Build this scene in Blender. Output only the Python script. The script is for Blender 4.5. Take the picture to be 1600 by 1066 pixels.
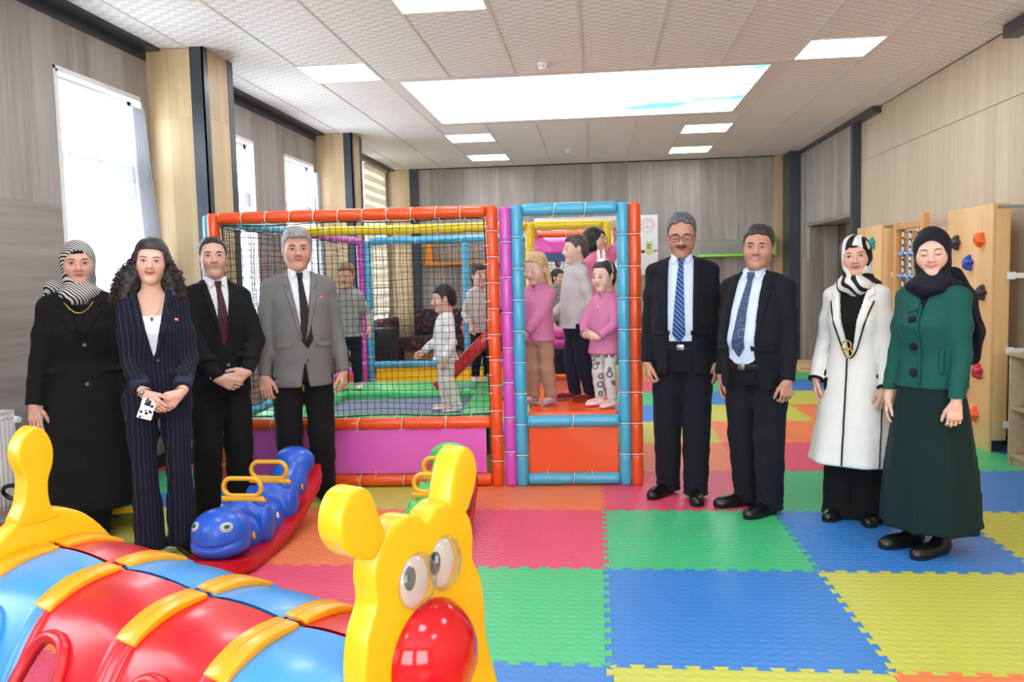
import bpy, bmesh, math, random
import numpy as np
from math import sin, cos, pi, radians
from mathutils import Vector, Matrix

for o in list(bpy.data.objects):
    bpy.data.objects.remove(o, do_unlink=True)
SC = bpy.context.scene
COL = SC.collection
random.seed(7)

# ------------------------------------------------------------------ camera
cam_d = bpy.data.cameras.new('camera')
cam = bpy.data.objects.new('camera', cam_d)
COL.objects.link(cam)
cam_d.sensor_fit = 'HORIZONTAL'
cam_d.sensor_width = 36.0
cam_d.lens = 1288.2 / 1600 * 36.0
cam_d.clip_start = 0.05
F_ = Vector((-0.1028988, 0.99160368, -0.07831971))
R_ = Vector((0.99456494, 0.10130863, -0.02402365))
U_ = R_.cross(F_)
M = Matrix((R_, U_, -F_)).transposed().to_4x4()
M.translation = Vector((0, 0, 1.4248))
cam.matrix_world = M
SC.camera = cam

# ------------------------------------------------------------------ light and exposure
SC.view_settings.view_transform = 'Standard'
SC.view_settings.look = 'None'
SC.view_settings.gamma = 1.0
SC.view_settings.use_curve_mapping = False
SC.view_settings.exposure = 0.34
SKY_STRENGTH = 11.0
PANEL_STRENGTH = 13.0
SKYBOX_STRENGTH = 3.2
w = bpy.data.worlds.new('overcast_sky')
SC.world = w
w.use_nodes = True
bg = w.node_tree.nodes['Background']
bg.inputs[0].default_value = (0.86, 0.93, 1.0, 1)
bg.inputs[1].default_value = SKY_STRENGTH
try:
    SC.cycles.max_bounces = 8
    SC.cycles.diffuse_bounces = 4
    SC.cycles.transparent_max_bounces = 12
    SC.cycles.sample_clamp_indirect = 6.0
    SC.cycles.caustics_reflective = False
    SC.cycles.caustics_refractive = False
except Exception:
    pass

# ------------------------------------------------------------------ helpers
def lin(c):
    def f(v):
        v = v / 255.0
        return v / 12.92 if v <= 0.04045 else ((v + 0.055) / 1.055) ** 2.4
    return (f(c[0]), f(c[1]), f(c[2]), 1.0)

MATS = {}
def mat(name, col, rough=0.5, metal=0.0, spec=0.5, bump=None, noise=None, coat=0.0, sheen=0.0, attr=False, sss=0.0):
    """plain principled material; bump=(scale,strength,dist) noise bump; noise=(scale,amount) tone variation"""
    if name in MATS:
        return MATS[name]
    m = bpy.data.materials.new(name)
    m.use_nodes = True
    nt = m.node_tree
    b = nt.nodes['Principled BSDF']
    b.inputs['Base Color'].default_value = lin(col)
    b.inputs['Roughness'].default_value = rough
    b.inputs['Metallic'].default_value = metal
    b.inputs['Specular IOR Level'].default_value = spec
    b.inputs['Coat Weight'].default_value = coat
    b.inputs['Sheen Weight'].default_value = sheen
    if sheen:
        b.inputs['Sheen Roughness'].default_value = 0.6
    if sss:
        b.inputs['Subsurface Weight'].default_value = sss
        b.inputs['Subsurface Radius'].default_value = (0.012, 0.005, 0.003)
        b.inputs['Subsurface Scale'].default_value = 0.6
    tc = nt.nodes.new('ShaderNodeTexCoord')
    if attr:
        a = nt.nodes.new('ShaderNodeAttribute')
        a.attribute_name = 'Col'
        nt.links.new(a.outputs['Color'], b.inputs['Base Color'])
    if noise:
        n = nt.nodes.new('ShaderNodeTexNoise')
        n.inputs['Scale'].default_value = noise[0]
        n.inputs['Detail'].default_value = 4
        nt.links.new(tc.outputs['Object'], n.inputs['Vector'])
        mx = nt.nodes.new('ShaderNodeMix')
        mx.data_type = 'RGBA'
        mx.blend_type = 'MIX'
        c = lin(col)
        mx.inputs[6].default_value = tuple(v * (1 - noise[1]) for v in c[:3]) + (1,)
        mx.inputs[7].default_value = tuple(min(1, v * (1 + noise[1])) for v in c[:3]) + (1,)
        nt.links.new(n.outputs['Fac'], mx.inputs[0])
        nt.links.new(mx.outputs[2], b.inputs['Base Color'])
    if bump:
        n = nt.nodes.new('ShaderNodeTexNoise')
        n.inputs['Scale'].default_value = bump[0]
        n.inputs['Detail'].default_value = 3
        nt.links.new(tc.outputs['Object'], n.inputs['Vector'])
        bp = nt.nodes.new('ShaderNodeBump')
        bp.inputs['Strength'].default_value = bump[1]
        bp.inputs['Distance'].default_value = bump[2]
        nt.links.new(n.outputs['Fac'], bp.inputs['Height'])
        nt.links.new(bp.outputs['Normal'], b.inputs['Normal'])
    MATS[name] = m
    return m

def node(nt, t, ins=None, **kw):
    n = nt.nodes.new(t)
    for k, v in kw.items():
        setattr(n, k, v)
    if ins:
        for k, v in ins.items():
            if hasattr(v, 'is_output'):
                nt.links.new(v, n.inputs[k])
            else:
                n.inputs[k].default_value = v
    return n

def mth(nt, op, a, b=None):
    n = nt.nodes.new('ShaderNodeMath')
    n.operation = op
    for i, v in enumerate((a, b)):
        if v is None:
            continue
        if hasattr(v, 'is_output'):
            nt.links.new(v, n.inputs[i])
        else:
            n.inputs[i].default_value = v
    return n.outputs[0]

def ramp(nt, fac, stops, interp='LINEAR'):
    r = nt.nodes.new('ShaderNodeValToRGB')
    r.color_ramp.interpolation = interp
    e = r.color_ramp.elements
    while len(e) < len(stops):
        e.new(0.5)
    for i, (p, c) in enumerate(stops):
        e[i].position = p
        e[i].color = lin(c)
    nt.links.new(fac, r.inputs[0])
    return r.outputs[0]

def emis(name, col, strength):
    m = bpy.data.materials.new(name)
    m.use_nodes = True
    nt = m.node_tree
    nt.nodes.remove(nt.nodes['Principled BSDF'])
    e = nt.nodes.new('ShaderNodeEmission')
    e.inputs[0].default_value = lin(col)
    e.inputs[1].default_value = strength
    nt.links.new(e.outputs[0], nt.nodes['Material Output'].inputs[0])
    MATS[name] = m
    return m

def setp(o, label=None, cat=None, group=None, kind=None):
    if label: o['label'] = label
    if cat: o['category'] = cat
    if group: o['group'] = group
    if kind: o['kind'] = kind
    return o

def thing(name, label, cat, loc=(0, 0, 0), rz=0.0, group=None, kind=None):
    o = bpy.data.objects.new(name, None)
    COL.objects.link(o)
    o.empty_display_size = 0.1
    o.location = loc
    o.rotation_euler = (0, 0, rz)
    return setp(o, label, cat, group, kind)

def mkobj(name, me, m=None, parent=None, loc=(0, 0, 0), rz=0.0, label=None, kind=None):
    o = bpy.data.objects.new(name, me)
    COL.objects.link(o)
    if m is not None:
        if len(me.materials) == 0:
            me.materials.append(m)
        elif me.materials[0] != m:
            o.material_slots[0].link = 'OBJECT'
            o.material_slots[0].material = m
    if parent:
        o.parent = parent
    o.location = loc
    o.rotation_euler = (0, 0, rz)
    if label: o['label'] = label
    if kind: o['kind'] = kind
    return o

class MB:
    def __init__(s):
        s.v = []; s.f = []; s.mi = []
    def add(s, vs, fs, mi=0):
        b = len(s.v)
        s.v += [tuple(map(float, v)) for v in vs]
        for f in fs:
            s.f.append(tuple(i + b for i in f)); s.mi.append(mi)
        return s
    def box(s, c, d, rot=None, mi=0):
        x, y, z = [k / 2 for k in d]
        vs = [Vector((a * x, b * y, e * z)) for a in (-1, 1) for b in (-1, 1) for e in (-1, 1)]
        if rot is not None:
            vs = [rot @ v for v in vs]
        vs = [v + Vector(c) for v in vs]
        return s.add(vs, [(0, 1, 3, 2), (4, 6, 7, 5), (0, 4, 5, 1), (2, 3, 7, 6), (0, 2, 6, 4), (1, 5, 7, 3)], mi)
    def bb(s, x0, x1, y0, y1, z0, z1, mi=0):
        return s.box(((x0 + x1) / 2, (y0 + y1) / 2, (z0 + z1) / 2), (x1 - x0, y1 - y0, z1 - z0), None, mi)
    def tube(s, pts, r, n=8, closed=False, mi=0, cap=True):
        P = [Vector(p) for p in pts]
        m = len(P)
        rr = r if hasattr(r, '__len__') else [r] * m
        vs = []
        up = None
        for i in range(m):
            a = P[(i - 1) % m] if (closed or i > 0) else P[i]
            b = P[(i + 1) % m] if (closed or i < m - 1) else P[i]
            t = (b - a)
            t = t.normalized() if t.length > 1e-9 else Vector((0, 0, 1))
            if up is None:
                up = Vector((0, 0, 1)) if abs(t.z) < 0.9 else Vector((1, 0, 0))
            u = (up - t * up.dot(t))
            if u.length < 1e-6:
                u = t.orthogonal()
            u.normalize(); up = u
            w_ = t.cross(u)
            for k in range(n):
                an = 2 * pi * k / n
                vs.append(P[i] + (u * cos(an) + w_ * sin(an)) * rr[i])
        fs = []
        for i in range(m if closed else m - 1):
            j = (i + 1) % m
            for k in range(n):
                k2 = (k + 1) % n
                fs.append((i * n + k, i * n + k2, j * n + k2, j * n + k))
        if cap and not closed:
            fs.append(tuple(range(n))[::-1]); fs.append(tuple((m - 1) * n + k for k in range(n)))
        return s.add(vs, fs, mi)
    def lathe(s, prof, n=20, M=None, mi=0):
        vs = []; fs = []
        m = len(prof)
        for i, (r, z) in enumerate(prof):
            for k in range(n):
                a = 2 * pi * k / n
                p = Vector((r * cos(a), r * sin(a), z))
                vs.append(M @ p if M is not None else p)
        for i in range(m - 1):
            for k in range(n):
                k2 = (k + 1) % n
                fs.append((i * n + k, i * n + k2, (i + 1) * n + k2, (i + 1) * n + k))
        fs.append(tuple(range(n))[::-1]); fs.append(tuple((m - 1) * n + k for k in range(n)))
        return s.add(vs, fs, mi)
    def prism(s, poly, z0, z1, M=None, mi=0):
        n = len(poly)
        vs = [Vector((p[0], p[1], z0)) for p in poly] + [Vector((p[0], p[1], z1)) for p in poly]
        if M is not None:
            vs = [M @ v for v in vs]
        fs = [tuple(range(n))[::-1], tuple(range(n, 2 * n))]
        for i in range(n):
            j = (i + 1) % n
            fs.append((i, j, n + j, n + i))
        return s.add(vs, fs, mi)
    def sphere(s, c, r, nu=14, nv=9, mi=0, M=None):
        rx, ry, rz = r if hasattr(r, '__len__') else (r, r, r)
        vs = []; fs = []
        for i in range(1, nv):
            th = pi * i / nv
            for k in range(nu):
                a = 2 * pi * k / nu
                vs.append(Vector((rx * sin(th) * cos(a), ry * sin(th) * sin(a), rz * cos(th))))
        vs.append(Vector((0, 0, rz))); vs.append(Vector((0, 0, -rz)))
        T, B = len(vs) - 2, len(vs) - 1
        for i in range(nv - 2):
            for k in range(nu):
                k2 = (k + 1) % nu
                fs.append((i * nu + k, (i + 1) * nu + k, (i + 1) * nu + k2, i * nu + k2))
        for k in range(nu):
            k2 = (k + 1) % nu
            fs.append((T, k, k2)); fs.append((B, (nv - 2) * nu + k2, (nv - 2) * nu + k))
        if M is not None:
            vs = [M @ v for v in vs]
        vs = [v + Vector(c) for v in vs]
        return s.add(vs, fs, mi)
    def sheet(s, fn, nu, nv, th=0.0, mi=0):
        """fn(u,v)->xyz with u,v in 0..1"""
        vs = [fn(i / nu, j / nv) for i in range(nu + 1) for j in range(nv + 1)]
        fs = [(i * (nv + 1) + j, (i + 1) * (nv + 1) + j, (i + 1) * (nv + 1) + j + 1, i * (nv + 1) + j + 1) for i in range(nu) for j in range(nv)]
        return s.add(vs, fs, mi)
    def mesh(s, name, mats=(), smooth=None):
        me = bpy.data.meshes.new(name)
        me.from_pydata(s.v, [], s.f)
        for m in mats:
            me.materials.append(m)
        if any(s.mi):
            me.polygons.foreach_set('material_index', s.mi)
        if smooth is not None:
            me.polygons.foreach_set('use_smooth', [True] * len(me.polygons))
            if smooth < 180:
                me.set_sharp_from_angle(angle=radians(smooth))
        me.update()
        return me
    def build(s, name, m, parent=None, smooth=None, bevel=0.0, seg=2, label=None, kind=None, loc=(0, 0, 0), rz=0.0, solid=0.0, recalc=True):
        mats = m if isinstance(m, (list, tuple)) else [m]
        if bevel or recalc or solid:
            me = s.mesh(name, mats, None)
            bm = bmesh.new(); bm.from_mesh(me)
            if recalc:
                bmesh.ops.recalc_face_normals(bm, faces=bm.faces)
            if solid:
                bmesh.ops.solidify(bm, geom=bm.faces[:], thickness=solid)
            if bevel:
                es = [e for e in bm.edges if len(e.link_faces) == 2 and e.calc_face_angle(0) > radians(28)]
                bmesh.ops.bevel(bm, geom=es, offset=bevel, offset_type='OFFSET', segments=seg, profile=0.5, affect='EDGES', clamp_overlap=True)
            bm.to_mesh(me); bm.free()
            if smooth is not None or bevel:
                me.polygons.foreach_set('use_smooth', [True] * len(me.polygons))
                me.set_sharp_from_angle(angle=radians(smooth if smooth else 40))
        else:
            me = s.mesh(name, mats, smooth)
        return mkobj(name, me, None, parent, loc, rz, label, kind)

def RZ(a):
    return Matrix.Rotation(a, 3, 'Z')
# ------------------------------------------------------------------ room materials
def wood(name, c0, c1, axis='z', var=0.18, rough=0.5, scale=1.0):
    """laminate with stretched grain along an axis; tone shifts from piece to piece"""
    m = bpy.data.materials.new(name); m.use_nodes = True
    nt = m.node_tree; b = nt.nodes['Principled BSDF']
    tc = node(nt, 'ShaderNodeTexCoord'); oi = node(nt, 'ShaderNodeObjectInfo')
    off = node(nt, 'ShaderNodeVectorMath', {0: tc.outputs['Object']}, operation='ADD')
    cb = node(nt, 'ShaderNodeCombineXYZ', {0: mth(nt, 'MULTIPLY', oi.outputs['Random'], 37.0), 1: mth(nt, 'MULTIPLY', oi.outputs['Random'], 91.0), 2: mth(nt, 'MULTIPLY', oi.outputs['Random'], 53.0)})
    nt.links.new(cb.outputs[0], off.inputs[1])
    sc = {'x': (1.2, 22, 22), 'y': (22, 1.2, 22), 'z': (22, 22, 1.2)}[axis]
    mp = node(nt, 'ShaderNodeMapping', {'Vector': off.outputs[0], 'Scale': tuple(v * scale for v in sc)})
    n1 = node(nt, 'ShaderNodeTexNoise', {'Vector': mp.outputs[0], 'Scale': 1.0, 'Detail': 5.0, 'Roughness': 0.6, 'Distortion': 0.4})
    sc2 = {'x': (.5, 5, 5), 'y': (5, .5, 5), 'z': (5, 5, .5)}[axis]
    mp2 = node(nt, 'ShaderNodeMapping', {'Vector': off.outputs[0], 'Scale': sc2})
    n2 = node(nt, 'ShaderNodeTexNoise', {'Vector': mp2.outputs[0], 'Scale': 1.0, 'Detail': 2.0})
    f = mth(nt, 'ADD', mth(nt, 'MULTIPLY', n1.outputs['Fac'], 0.6), mth(nt, 'MULTIPLY', n2.outputs['Fac'], 0.5))
    f = mth(nt, 'ADD', f, mth(nt, 'MULTIPLY', mth(nt, 'SUBTRACT', oi.outputs['Random'], 0.5), var * 2))
    col = ramp(nt, f, [(0.25, c0), (0.8, c1)])
    nt.links.new(col, b.inputs['Base Color'])
    b.inputs['Roughness'].default_value = rough
    bp = node(nt, 'ShaderNodeBump', {'Height': n1.outputs['Fac'], 'Strength': 0.15, 'Distance': 0.002})
    nt.links.new(bp.outputs[0], b.inputs['Normal'])
    MATS[name] = m
    return m

GREYW = wood('grey_laminate', (128, 122, 117), (180, 174, 168), 'z', 0.15, 0.42)
GREYH = wood('grey_laminate_across', (128, 122, 117), (176, 170, 164), 'y', 0.1, 0.45)
GREYX = wood('grey_laminate_back_across', (128, 122, 117), (173, 167, 161), 'x', 0.1, 0.45)
BEIGE = wood('beige_laminate', (186, 168, 143), (216, 201, 176), 'z', 0.05, 0.45)
OAK = wood('oak_laminate', (176, 148, 108), (212, 186, 145), 'z', 0.10, 0.45)
BIRCH = wood('birch_board', (214, 168, 112), (238, 200, 146), 'z', 0.06, 0.4, 0.6)
PINE = wood('pine_beam', (196, 140, 84), (224, 172, 112), 'z', 0.08, 0.45)
SHELFW = wood('shelf_laminate', (158, 134, 104), (190, 166, 134), 'y', 0.06, 0.5)
DARK = mat('anthracite_metal', (66, 70, 78), 0.35, 0.3)
PVC = mat('white_pvc', (238, 240, 243), 0.35)
WHITEMETAL = mat('white_enamel', (236, 237, 238), 0.3)
PLASTER = mat('plaster', (196, 190, 182), 0.8)
GAPM = mat('gap_dark', (60, 55, 50), 0.9)
TBAR = mat('ceiling_bar', (226, 223, 220), 0.5)
ZC = 3.228
XL, XR, YB, YF = -3.42, 3.2, 13.62, -2.6

# ------------------------------------------------------------------ floor of puzzle mats
floor = mkobj('floor', MB().bb(XL - .1, XR + .6, YF, YB + .1, -0.12, -0.014).mesh('floor'), mat('screed', (70, 68, 66), 0.9), None, kind='structure')
def foam(name, c):
    m = bpy.data.materials.new(name); m.use_nodes = True
    nt = m.node_tree; b = nt.nodes['Principled BSDF']
    tc = node(nt, 'ShaderNodeTexCoord'); oi = node(nt, 'ShaderNodeObjectInfo')
    sp = node(nt, 'ShaderNodeSeparateXYZ', {0: tc.outputs['Object']})
    k = 2 * pi / 0.048
    row = mth(nt, 'MULTIPLY', sp.outputs[1], k)
    a = mth(nt, 'SINE', mth(nt, 'MULTIPLY', sp.outputs[0], k * 0.75))
    bb_ = mth(nt, 'SINE', mth(nt, 'ADD', row, mth(nt, 'MULTIPLY', a, 0.9)))
    h = mth(nt, 'MULTIPLY', mth(nt, 'ADD', mth(nt, 'MULTIPLY', a, bb_), bb_), 0.5)
    nz = node(nt, 'ShaderNodeTexNoise', {'Vector': tc.outputs['Object'], 'Scale': 3.0, 'Detail': 3.0})
    L = lin(c)
    mx = node(nt, 'ShaderNodeMix', data_type='RGBA')
    mx.inputs[6].default_value = tuple(v * .93 for v in L[:3]) + (1,)
    mx.inputs[7].default_value = tuple(min(1, v * 1.05) for v in L[:3]) + (1,)
    nt.links.new(nz.outputs['Fac'], mx.inputs[0])
    nt.links.new(mx.outputs[2], b.inputs['Base Color'])
    b.inputs['Roughness'].default_value = 0.40
    b.inputs['Specular IOR Level'].default_value = 0.6
    bp = node(nt, 'ShaderNodeBump', {'Height': h, 'Strength': 0.5, 'Distance': 0.0022})
    nt.links.new(bp.outputs[0], b.inputs['Normal'])
    return m
FO = [foam('foam_blue', (58, 130, 208)), foam('foam_green', (68, 192, 126)), foam('foam_red', (224, 82, 112)), foam('foam_orange', (236, 128, 78)), foam('foam_yellow', (198, 200, 84))]
TX0, TY0 = 0.0249, 2.9241
def teeth(h=0.013):
    pts = [(0.0, 0.0)]
    for k in range(10):
        o = k * 0.1
        pts += [(o + .030, h), (o + .021, -h), (o + .079, -h), (o + .070, h)]
    return pts
def tile_mesh(x0=None, x1=None, y1=None):
    e = teeth(); g = 0.0008
    bot = [(t, w_) for t, w_ in e]                      # along x at y=0
    lef = [(w_, t) for t, w_ in e]
    def cutx(p): return (min(max(p[0], x0 if x0 is not None else -9), x1 if x1 is not None else 9), p[1])
    poly = [p for p in bot]
    poly += [(1, 0)] + ([(1 + w_, t) for w_, t in lef[1:]] if x1 is None else [])
    poly += [(1, 1)] + ([(t, 1 + w_) for t, w_ in e[1:]][::-1] if y1 is None else [])
    poly += [(0, 1)] + ([p for p in lef[1:]][::-1] if x0 is None else [])
    if y1 is not None:
        poly = [(a, min(b_, y1)) for a, b_ in poly]
    poly = [cutx(p) for p in poly]
    out = []
    for p in poly:
        q = (0.5 + (p[0] - 0.5) * (1 - 2 * g), 0.5 + (p[1] - 0.5) * (1 - 2 * g))
        if not out or (abs(q[0] - out[-1][0]) + abs(q[1] - out[-1][1])) > 1e-6:
            out.append(q)
    mb = MB().prism(out, -0.0135, 0.0)
    me = mb.mesh('mat_tile')
    bm = bmesh.new(); bm.from_mesh(me)
    bmesh.ops.triangulate(bm, faces=[f for f in bm.faces if len(f.verts) > 4])
    bmesh.ops.recalc_face_normals(bm, faces=bm.faces)
    bm.to_mesh(me); bm.free()
    me.materials.append(FO[0])
    return me
TM = {}
for j in range(-5, 11):
    for i in range(-4, 4):
        key = ('l' if i == -4 else 'r' if i == 3 else 'm', j == 10)
        if key not in TM:
            TM[key] = tile_mesh(XL + 0.002 - (TX0 - 4) if i == -4 else None, XR - 0.002 - (TX0 + 3) if i == 3 else None, YB - 0.002 - (TY0 + 10) if j == 10 else None)
        mkobj('mat_tile', TM[key], FO[(j - i) % 5], floor, (TX0 + i, TY0 + j, 0))

# ------------------------------------------------------------------ ceiling of lay-in tiles
ceil = mkobj('ceiling', MB().bb(XL - .15, XR + .15, YF, YB + .1, ZC + 0.06, ZC + 0.16).mesh('ceiling'), mat('slab_grey', (110, 106, 102), .9), None, kind='structure')
def ceil_mat():
    m = bpy.data.materials.new('ceiling_tile_relief'); m.use_nodes = True
    nt = m.node_tree; b = nt.nodes['Principled BSDF']
    tc = node(nt, 'ShaderNodeTexCoord')
    sp = node(nt, 'ShaderNodeSeparateXYZ', {0: tc.outputs['Object']})
    kx, ky = 2 * pi / 0.15, 2 * pi / 0.10
    a = mth(nt, 'SINE', mth(nt, 'MULTIPLY', sp.outputs[0], kx))
    c = mth(nt, 'SINE', mth(nt, 'MULTIPLY', sp.outputs[1], ky))
    p = mth(nt, 'MULTIPLY', a, c)
    p = mth(nt, 'MINIMUM', mth(nt, 'MAXIMUM', mth(nt, 'MULTIPLY', p, 4.0), -1.0), 1.0)
    col = ramp(nt, mth(nt, 'ADD', mth(nt, 'MULTIPLY', p, 0.5), 0.5), [(0, (226, 223, 222)), (1, (246, 244, 243))])
    nt.links.new(col, b.inputs['Base Color'])
    b.inputs['Roughness'].default_value = 0.55
    bp = node(nt, 'ShaderNodeBump', {'Height': p, 'Strength': 0.5, 'Distance': 0.003})
    nt.links.new(bp.outputs[0], b.inputs['Normal'])
    return m
CEILM = ceil_mat()
CX, CY = -1.894, 5.675
LIGHTS = {(-1, 2), (1, -1), (0, 8), (0, 11), (5, 8), (5, 11), (6, 2), (6, -1), (1, -6), (6, -6), (3, -4), (-1, -4), (3, -9), (0, -10), (6, -10), (-2, -1)} - {(-2, -1), (6, -1)}  # rows out of view are added lamps that light the group
XCL, XCR, YCB = -3.30, 3.19, 13.60
CT = {}
def ceil_tile(x0, x1, y0, y1):
    key = (round(x1 - x0, 3), round(y1 - y0, 3), round(x0 - (CX + 0.6 * round((x0 - CX) / 0.6)), 3))
    if key not in CT:
        mb = MB().bb(0.004, x1 - x0 - 0.004, 0.003, y1 - y0 - 0.003, 0.0, 0.012)
        me = mb.mesh('ceiling_tile')
        me.materials.append(CEILM); CT[key] = me
    return CT[key]
for k in range(-14, 14):
    for i in range(-3, 9):
        if 0 <= i < 6 and 3 <= k < 7:
            continue
        x0, x1 = max(CX + .6 * i, XCL), min(CX + .6 * (i + 1), XCR)
        y0, y1 = CY + .6 * k, min(CY + .6 * (k + 1), YCB)
        if y1 - y0 < .03 or (i, k) in LIGHTS:
            continue
        if k < -4:
            continue
        mkobj('ceiling_tile', ceil_tile(x0, x1, y0, y1), None, ceil, (x0, y0, ZC))
# plain continuation of the tiled ceiling behind the camera, with holes left for the lamps
mb = MB()
for k in range(-14, -4):
    for i in range(-3, 9):
        if (i, k) in LIGHTS: continue
        mb.bb(max(CX + .6 * i, XCL) + .004, min(CX + .6 * (i + 1), XCR) - .004, CY + .6 * k + .002, CY + .6 * (k + 1) - .002, ZC, ZC + .012)
mb.build('rear_ceiling_tiles', CEILM, ceil, kind='stuff', recalc=False)
mb = MB()
for i in range(-2, 9):
    if 1 <= i <= 5:
        mb.bb(CX + .6 * i - .012, CX + .6 * i + .012, YF, CY + 1.8, ZC - .006, ZC + .008)
        mb.bb(CX + .6 * i - .012, CX + .6 * i + .012, CY + 4.2, YCB, ZC - .006, ZC + .008)
    else:
        mb.bb(CX + .6 * i - .012, CX + .6 * i + .012, YF, YCB, ZC - .006, ZC + .008)
mb.build('hanging_rail', TBAR, ceil, recalc=False)

LED = emis('led_diffuser', (246, 250, 255), PANEL_STRENGTH)
for n_, (i, k) in enumerate(sorted(LIGHTS)):
    x0, y0 = CX + .6 * i, CY + .6 * k
    n_where = n_; where = {(-1, 2): 'square ceiling light at the left beside the large sky panel', (1, -1): 'square ceiling light cut off by the top edge of the photo', (0, 8): 'left square ceiling light just beyond the sky panel',
             (0, 11): 'left square ceiling light nearest the back wall', (5, 8): 'right square ceiling light just beyond the sky panel', (5, 11): 'right square ceiling light nearest the back wall', (6, 2): 'square ceiling light at the right above the beige wall'}.get((i, k), 'square ceiling light added out of view above the photographer, %s row from the sky panel, %s' % ({-4: 'first', -6: 'second', -9: 'third', -10: 'last'}.get(k, 'near'), 'left' if x0 < -1 else 'middle' if x0 < 1 else 'right'))
    t = thing('ceiling_light', 'white ' + where, 'lamp', (x0 + .3, y0 + .3, ZC), 0, 'square lights in the ceiling')
    MB().bb(-.285, .285, -.285, .285, -.003, .004).build('diffuser', LED, t, recalc=False)
    fr = MB()
    for sx in (-1, 1):
        fr.bb(sx * .2925 - .0075, sx * .2925 + .0075, -.298, .298, -.006, .014)
        fr.bb(-.285, .285, sx * .2925 - .0075, sx * .2925 + .0075, -.006, .014)
    fr.bb(-.285, .285, -.285, .285, .006, .016)
    fr.build('frame', PVC, t, recalc=False)

def skybox_mat():
    m = bpy.data.materials.new('backlit_sky_print'); m.use_nodes = True
    nt = m.node_tree
    nt.nodes.remove(nt.nodes['Principled BSDF'])
    tc = node(nt, 'ShaderNodeTexCoord')
    sp = node(nt, 'ShaderNodeSeparateXYZ', {0: tc.outputs['Object']})
    mp = node(nt, 'ShaderNodeMapping', {'Vector': tc.outputs['Object'], 'Scale': (0.55, 1.5, 1), 'Location': (0.3, 0.15, 0)})
    n = node(nt, 'ShaderNodeTexNoise', {'Vector': mp.outputs[0], 'Scale': 1.5, 'Detail': 5.0, 'Distortion': 0.3})
    # the print is bluer towards its right end
    blue = mth(nt, 'ADD', n.outputs['Fac'], mth(nt, 'MULTIPLY', sp.outputs[0], -0.07))
    col = ramp(nt, blue, [(0.31, (112, 208, 240)), (0.36, (196, 236, 250)), (0.42, (255, 255, 255))])
    e = node(nt, 'ShaderNodeEmission', {0: col})
    st = ramp(nt, blue, [(0.31, (205, 205, 205)), (0.42, (255, 255, 255))])
    nt.links.new(mth(nt, 'MULTIPLY', st, SKYBOX_STRENGTH), e.inputs[1])
    nt.links.new(e.outputs[0], nt.nodes['Material Output'].inputs[0])
    return m
t = thing('sky_light_box', 'large backlit ceiling panel printed with a pale cloudy sky', 'lamp', (-0.094, 8.675, ZC))
MB().bb(-1.67, 1.65, -1.07, 1.03, 0.0, .01).build('sky_print', skybox_mat(), t, recalc=False)
fr = MB()
fr.bb(-1.80, -1.67, -1.2, 1.2, -.004, .03); fr.bb(1.65, 1.80, -1.2, 1.2, -.004, .03)
fr.bb(-1.67, 1.65, -1.2, -1.07, -.004, .03); fr.bb(-1.67, 1.65, 1.03, 1.2, -.004, .03)
fr.bb(-1.8, 1.8, -1.2, 1.2, .032, .05)
fr.build('frame', mat('white_frame', (226, 223, 221), 0.5), t, recalc=False)
for (x, y, lab) in ((-0.417, 7.2, 'white round smoke detector on the near ceiling beside the sky panel'), (-0.373, 12.1, 'white round smoke detector on the far ceiling near the back wall')):
    t = thing('smoke_detector', lab, 'smoke detector', (x, y, ZC), 0, 'smoke detectors on the ceiling')
    Mx = Matrix.Rotation(pi, 4, 'X')
    MB().lathe([(.055, 0), (.055, .012), (.048, .018)], 20, Mx).build('base', PVC, t, smooth=35)
    h = MB().lathe([(.046, .02), (.045, .036), (.036, .05), (.02, .054)], 20, Mx).build('sensor_head', PVC, t, smooth=35)
    g = MB()
    for k in range(8):
        a = k * pi / 4
        g.box((.0445 * cos(a), .0445 * sin(a), -.03), (.012, .006, .006), RZ(a + pi / 2))
    g.build('vent_slot', DARK, h, recalc=False)

# ------------------------------------------------------------------ walls
TH = 0.25
WIN = [(-1.3, -0.3), (1.4, 2.4), (5.06, 6.06), (7.12, 8.12), (8.95, 9.90)]       # plain windows, y ranges; first two unseen, added for side light
ZS, ZH = 0.92, 2.82
mb = MB()
ys = YF
for a, b_ in WIN + [(10.62, 13.40)]:
    mb.bb(XL - TH, XL - .012, ys, a, 0, ZC + .06); ys = b_
mb.bb(XL - TH, XL - .012, ys, YB + .1, 0, ZC + .06)
for a, b_ in WIN:
    mb.bb(XL - TH, XL - .012, a, b_, 0, ZS); mb.bb(XL - TH, XL - .012, a, b_, ZH, ZC + .06)
mb.bb(XL - TH, XL - .012, 10.62, 13.40, 0, .8); mb.bb(XL - TH, XL - .012, 10.62, 13.40, 3.2, ZC + .06)
wall_l = mb.build('wall_left', PLASTER, None, kind='structure', recalc=False)

PM = {}
def plank(parent, m, x, y, z, dx, dy, dz, name='wall_plank', bev=0.0015):
    """board with its lower corner at x,y,z"""
    key = (name, round(dx, 4), round(dy, 4), round(dz, 4), m.name)
    if key not in PM:
        me = MB().bb(0, dx, 0, dy, 0, dz).mesh(name)
        bm = bmesh.new(); bm.from_mesh(me)
        bmesh.ops.recalc_face_normals(bm, faces=bm.faces)
        bmesh.ops.bevel(bm, geom=bm.edges[:], offset=bev, segments=1, affect='EDGES')
        bm.to_mesh(me); bm.free(); me.materials.append(m)
        PM[key] = me
    return mkobj(name, PM[key], None, parent, (x, y, z))

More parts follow.
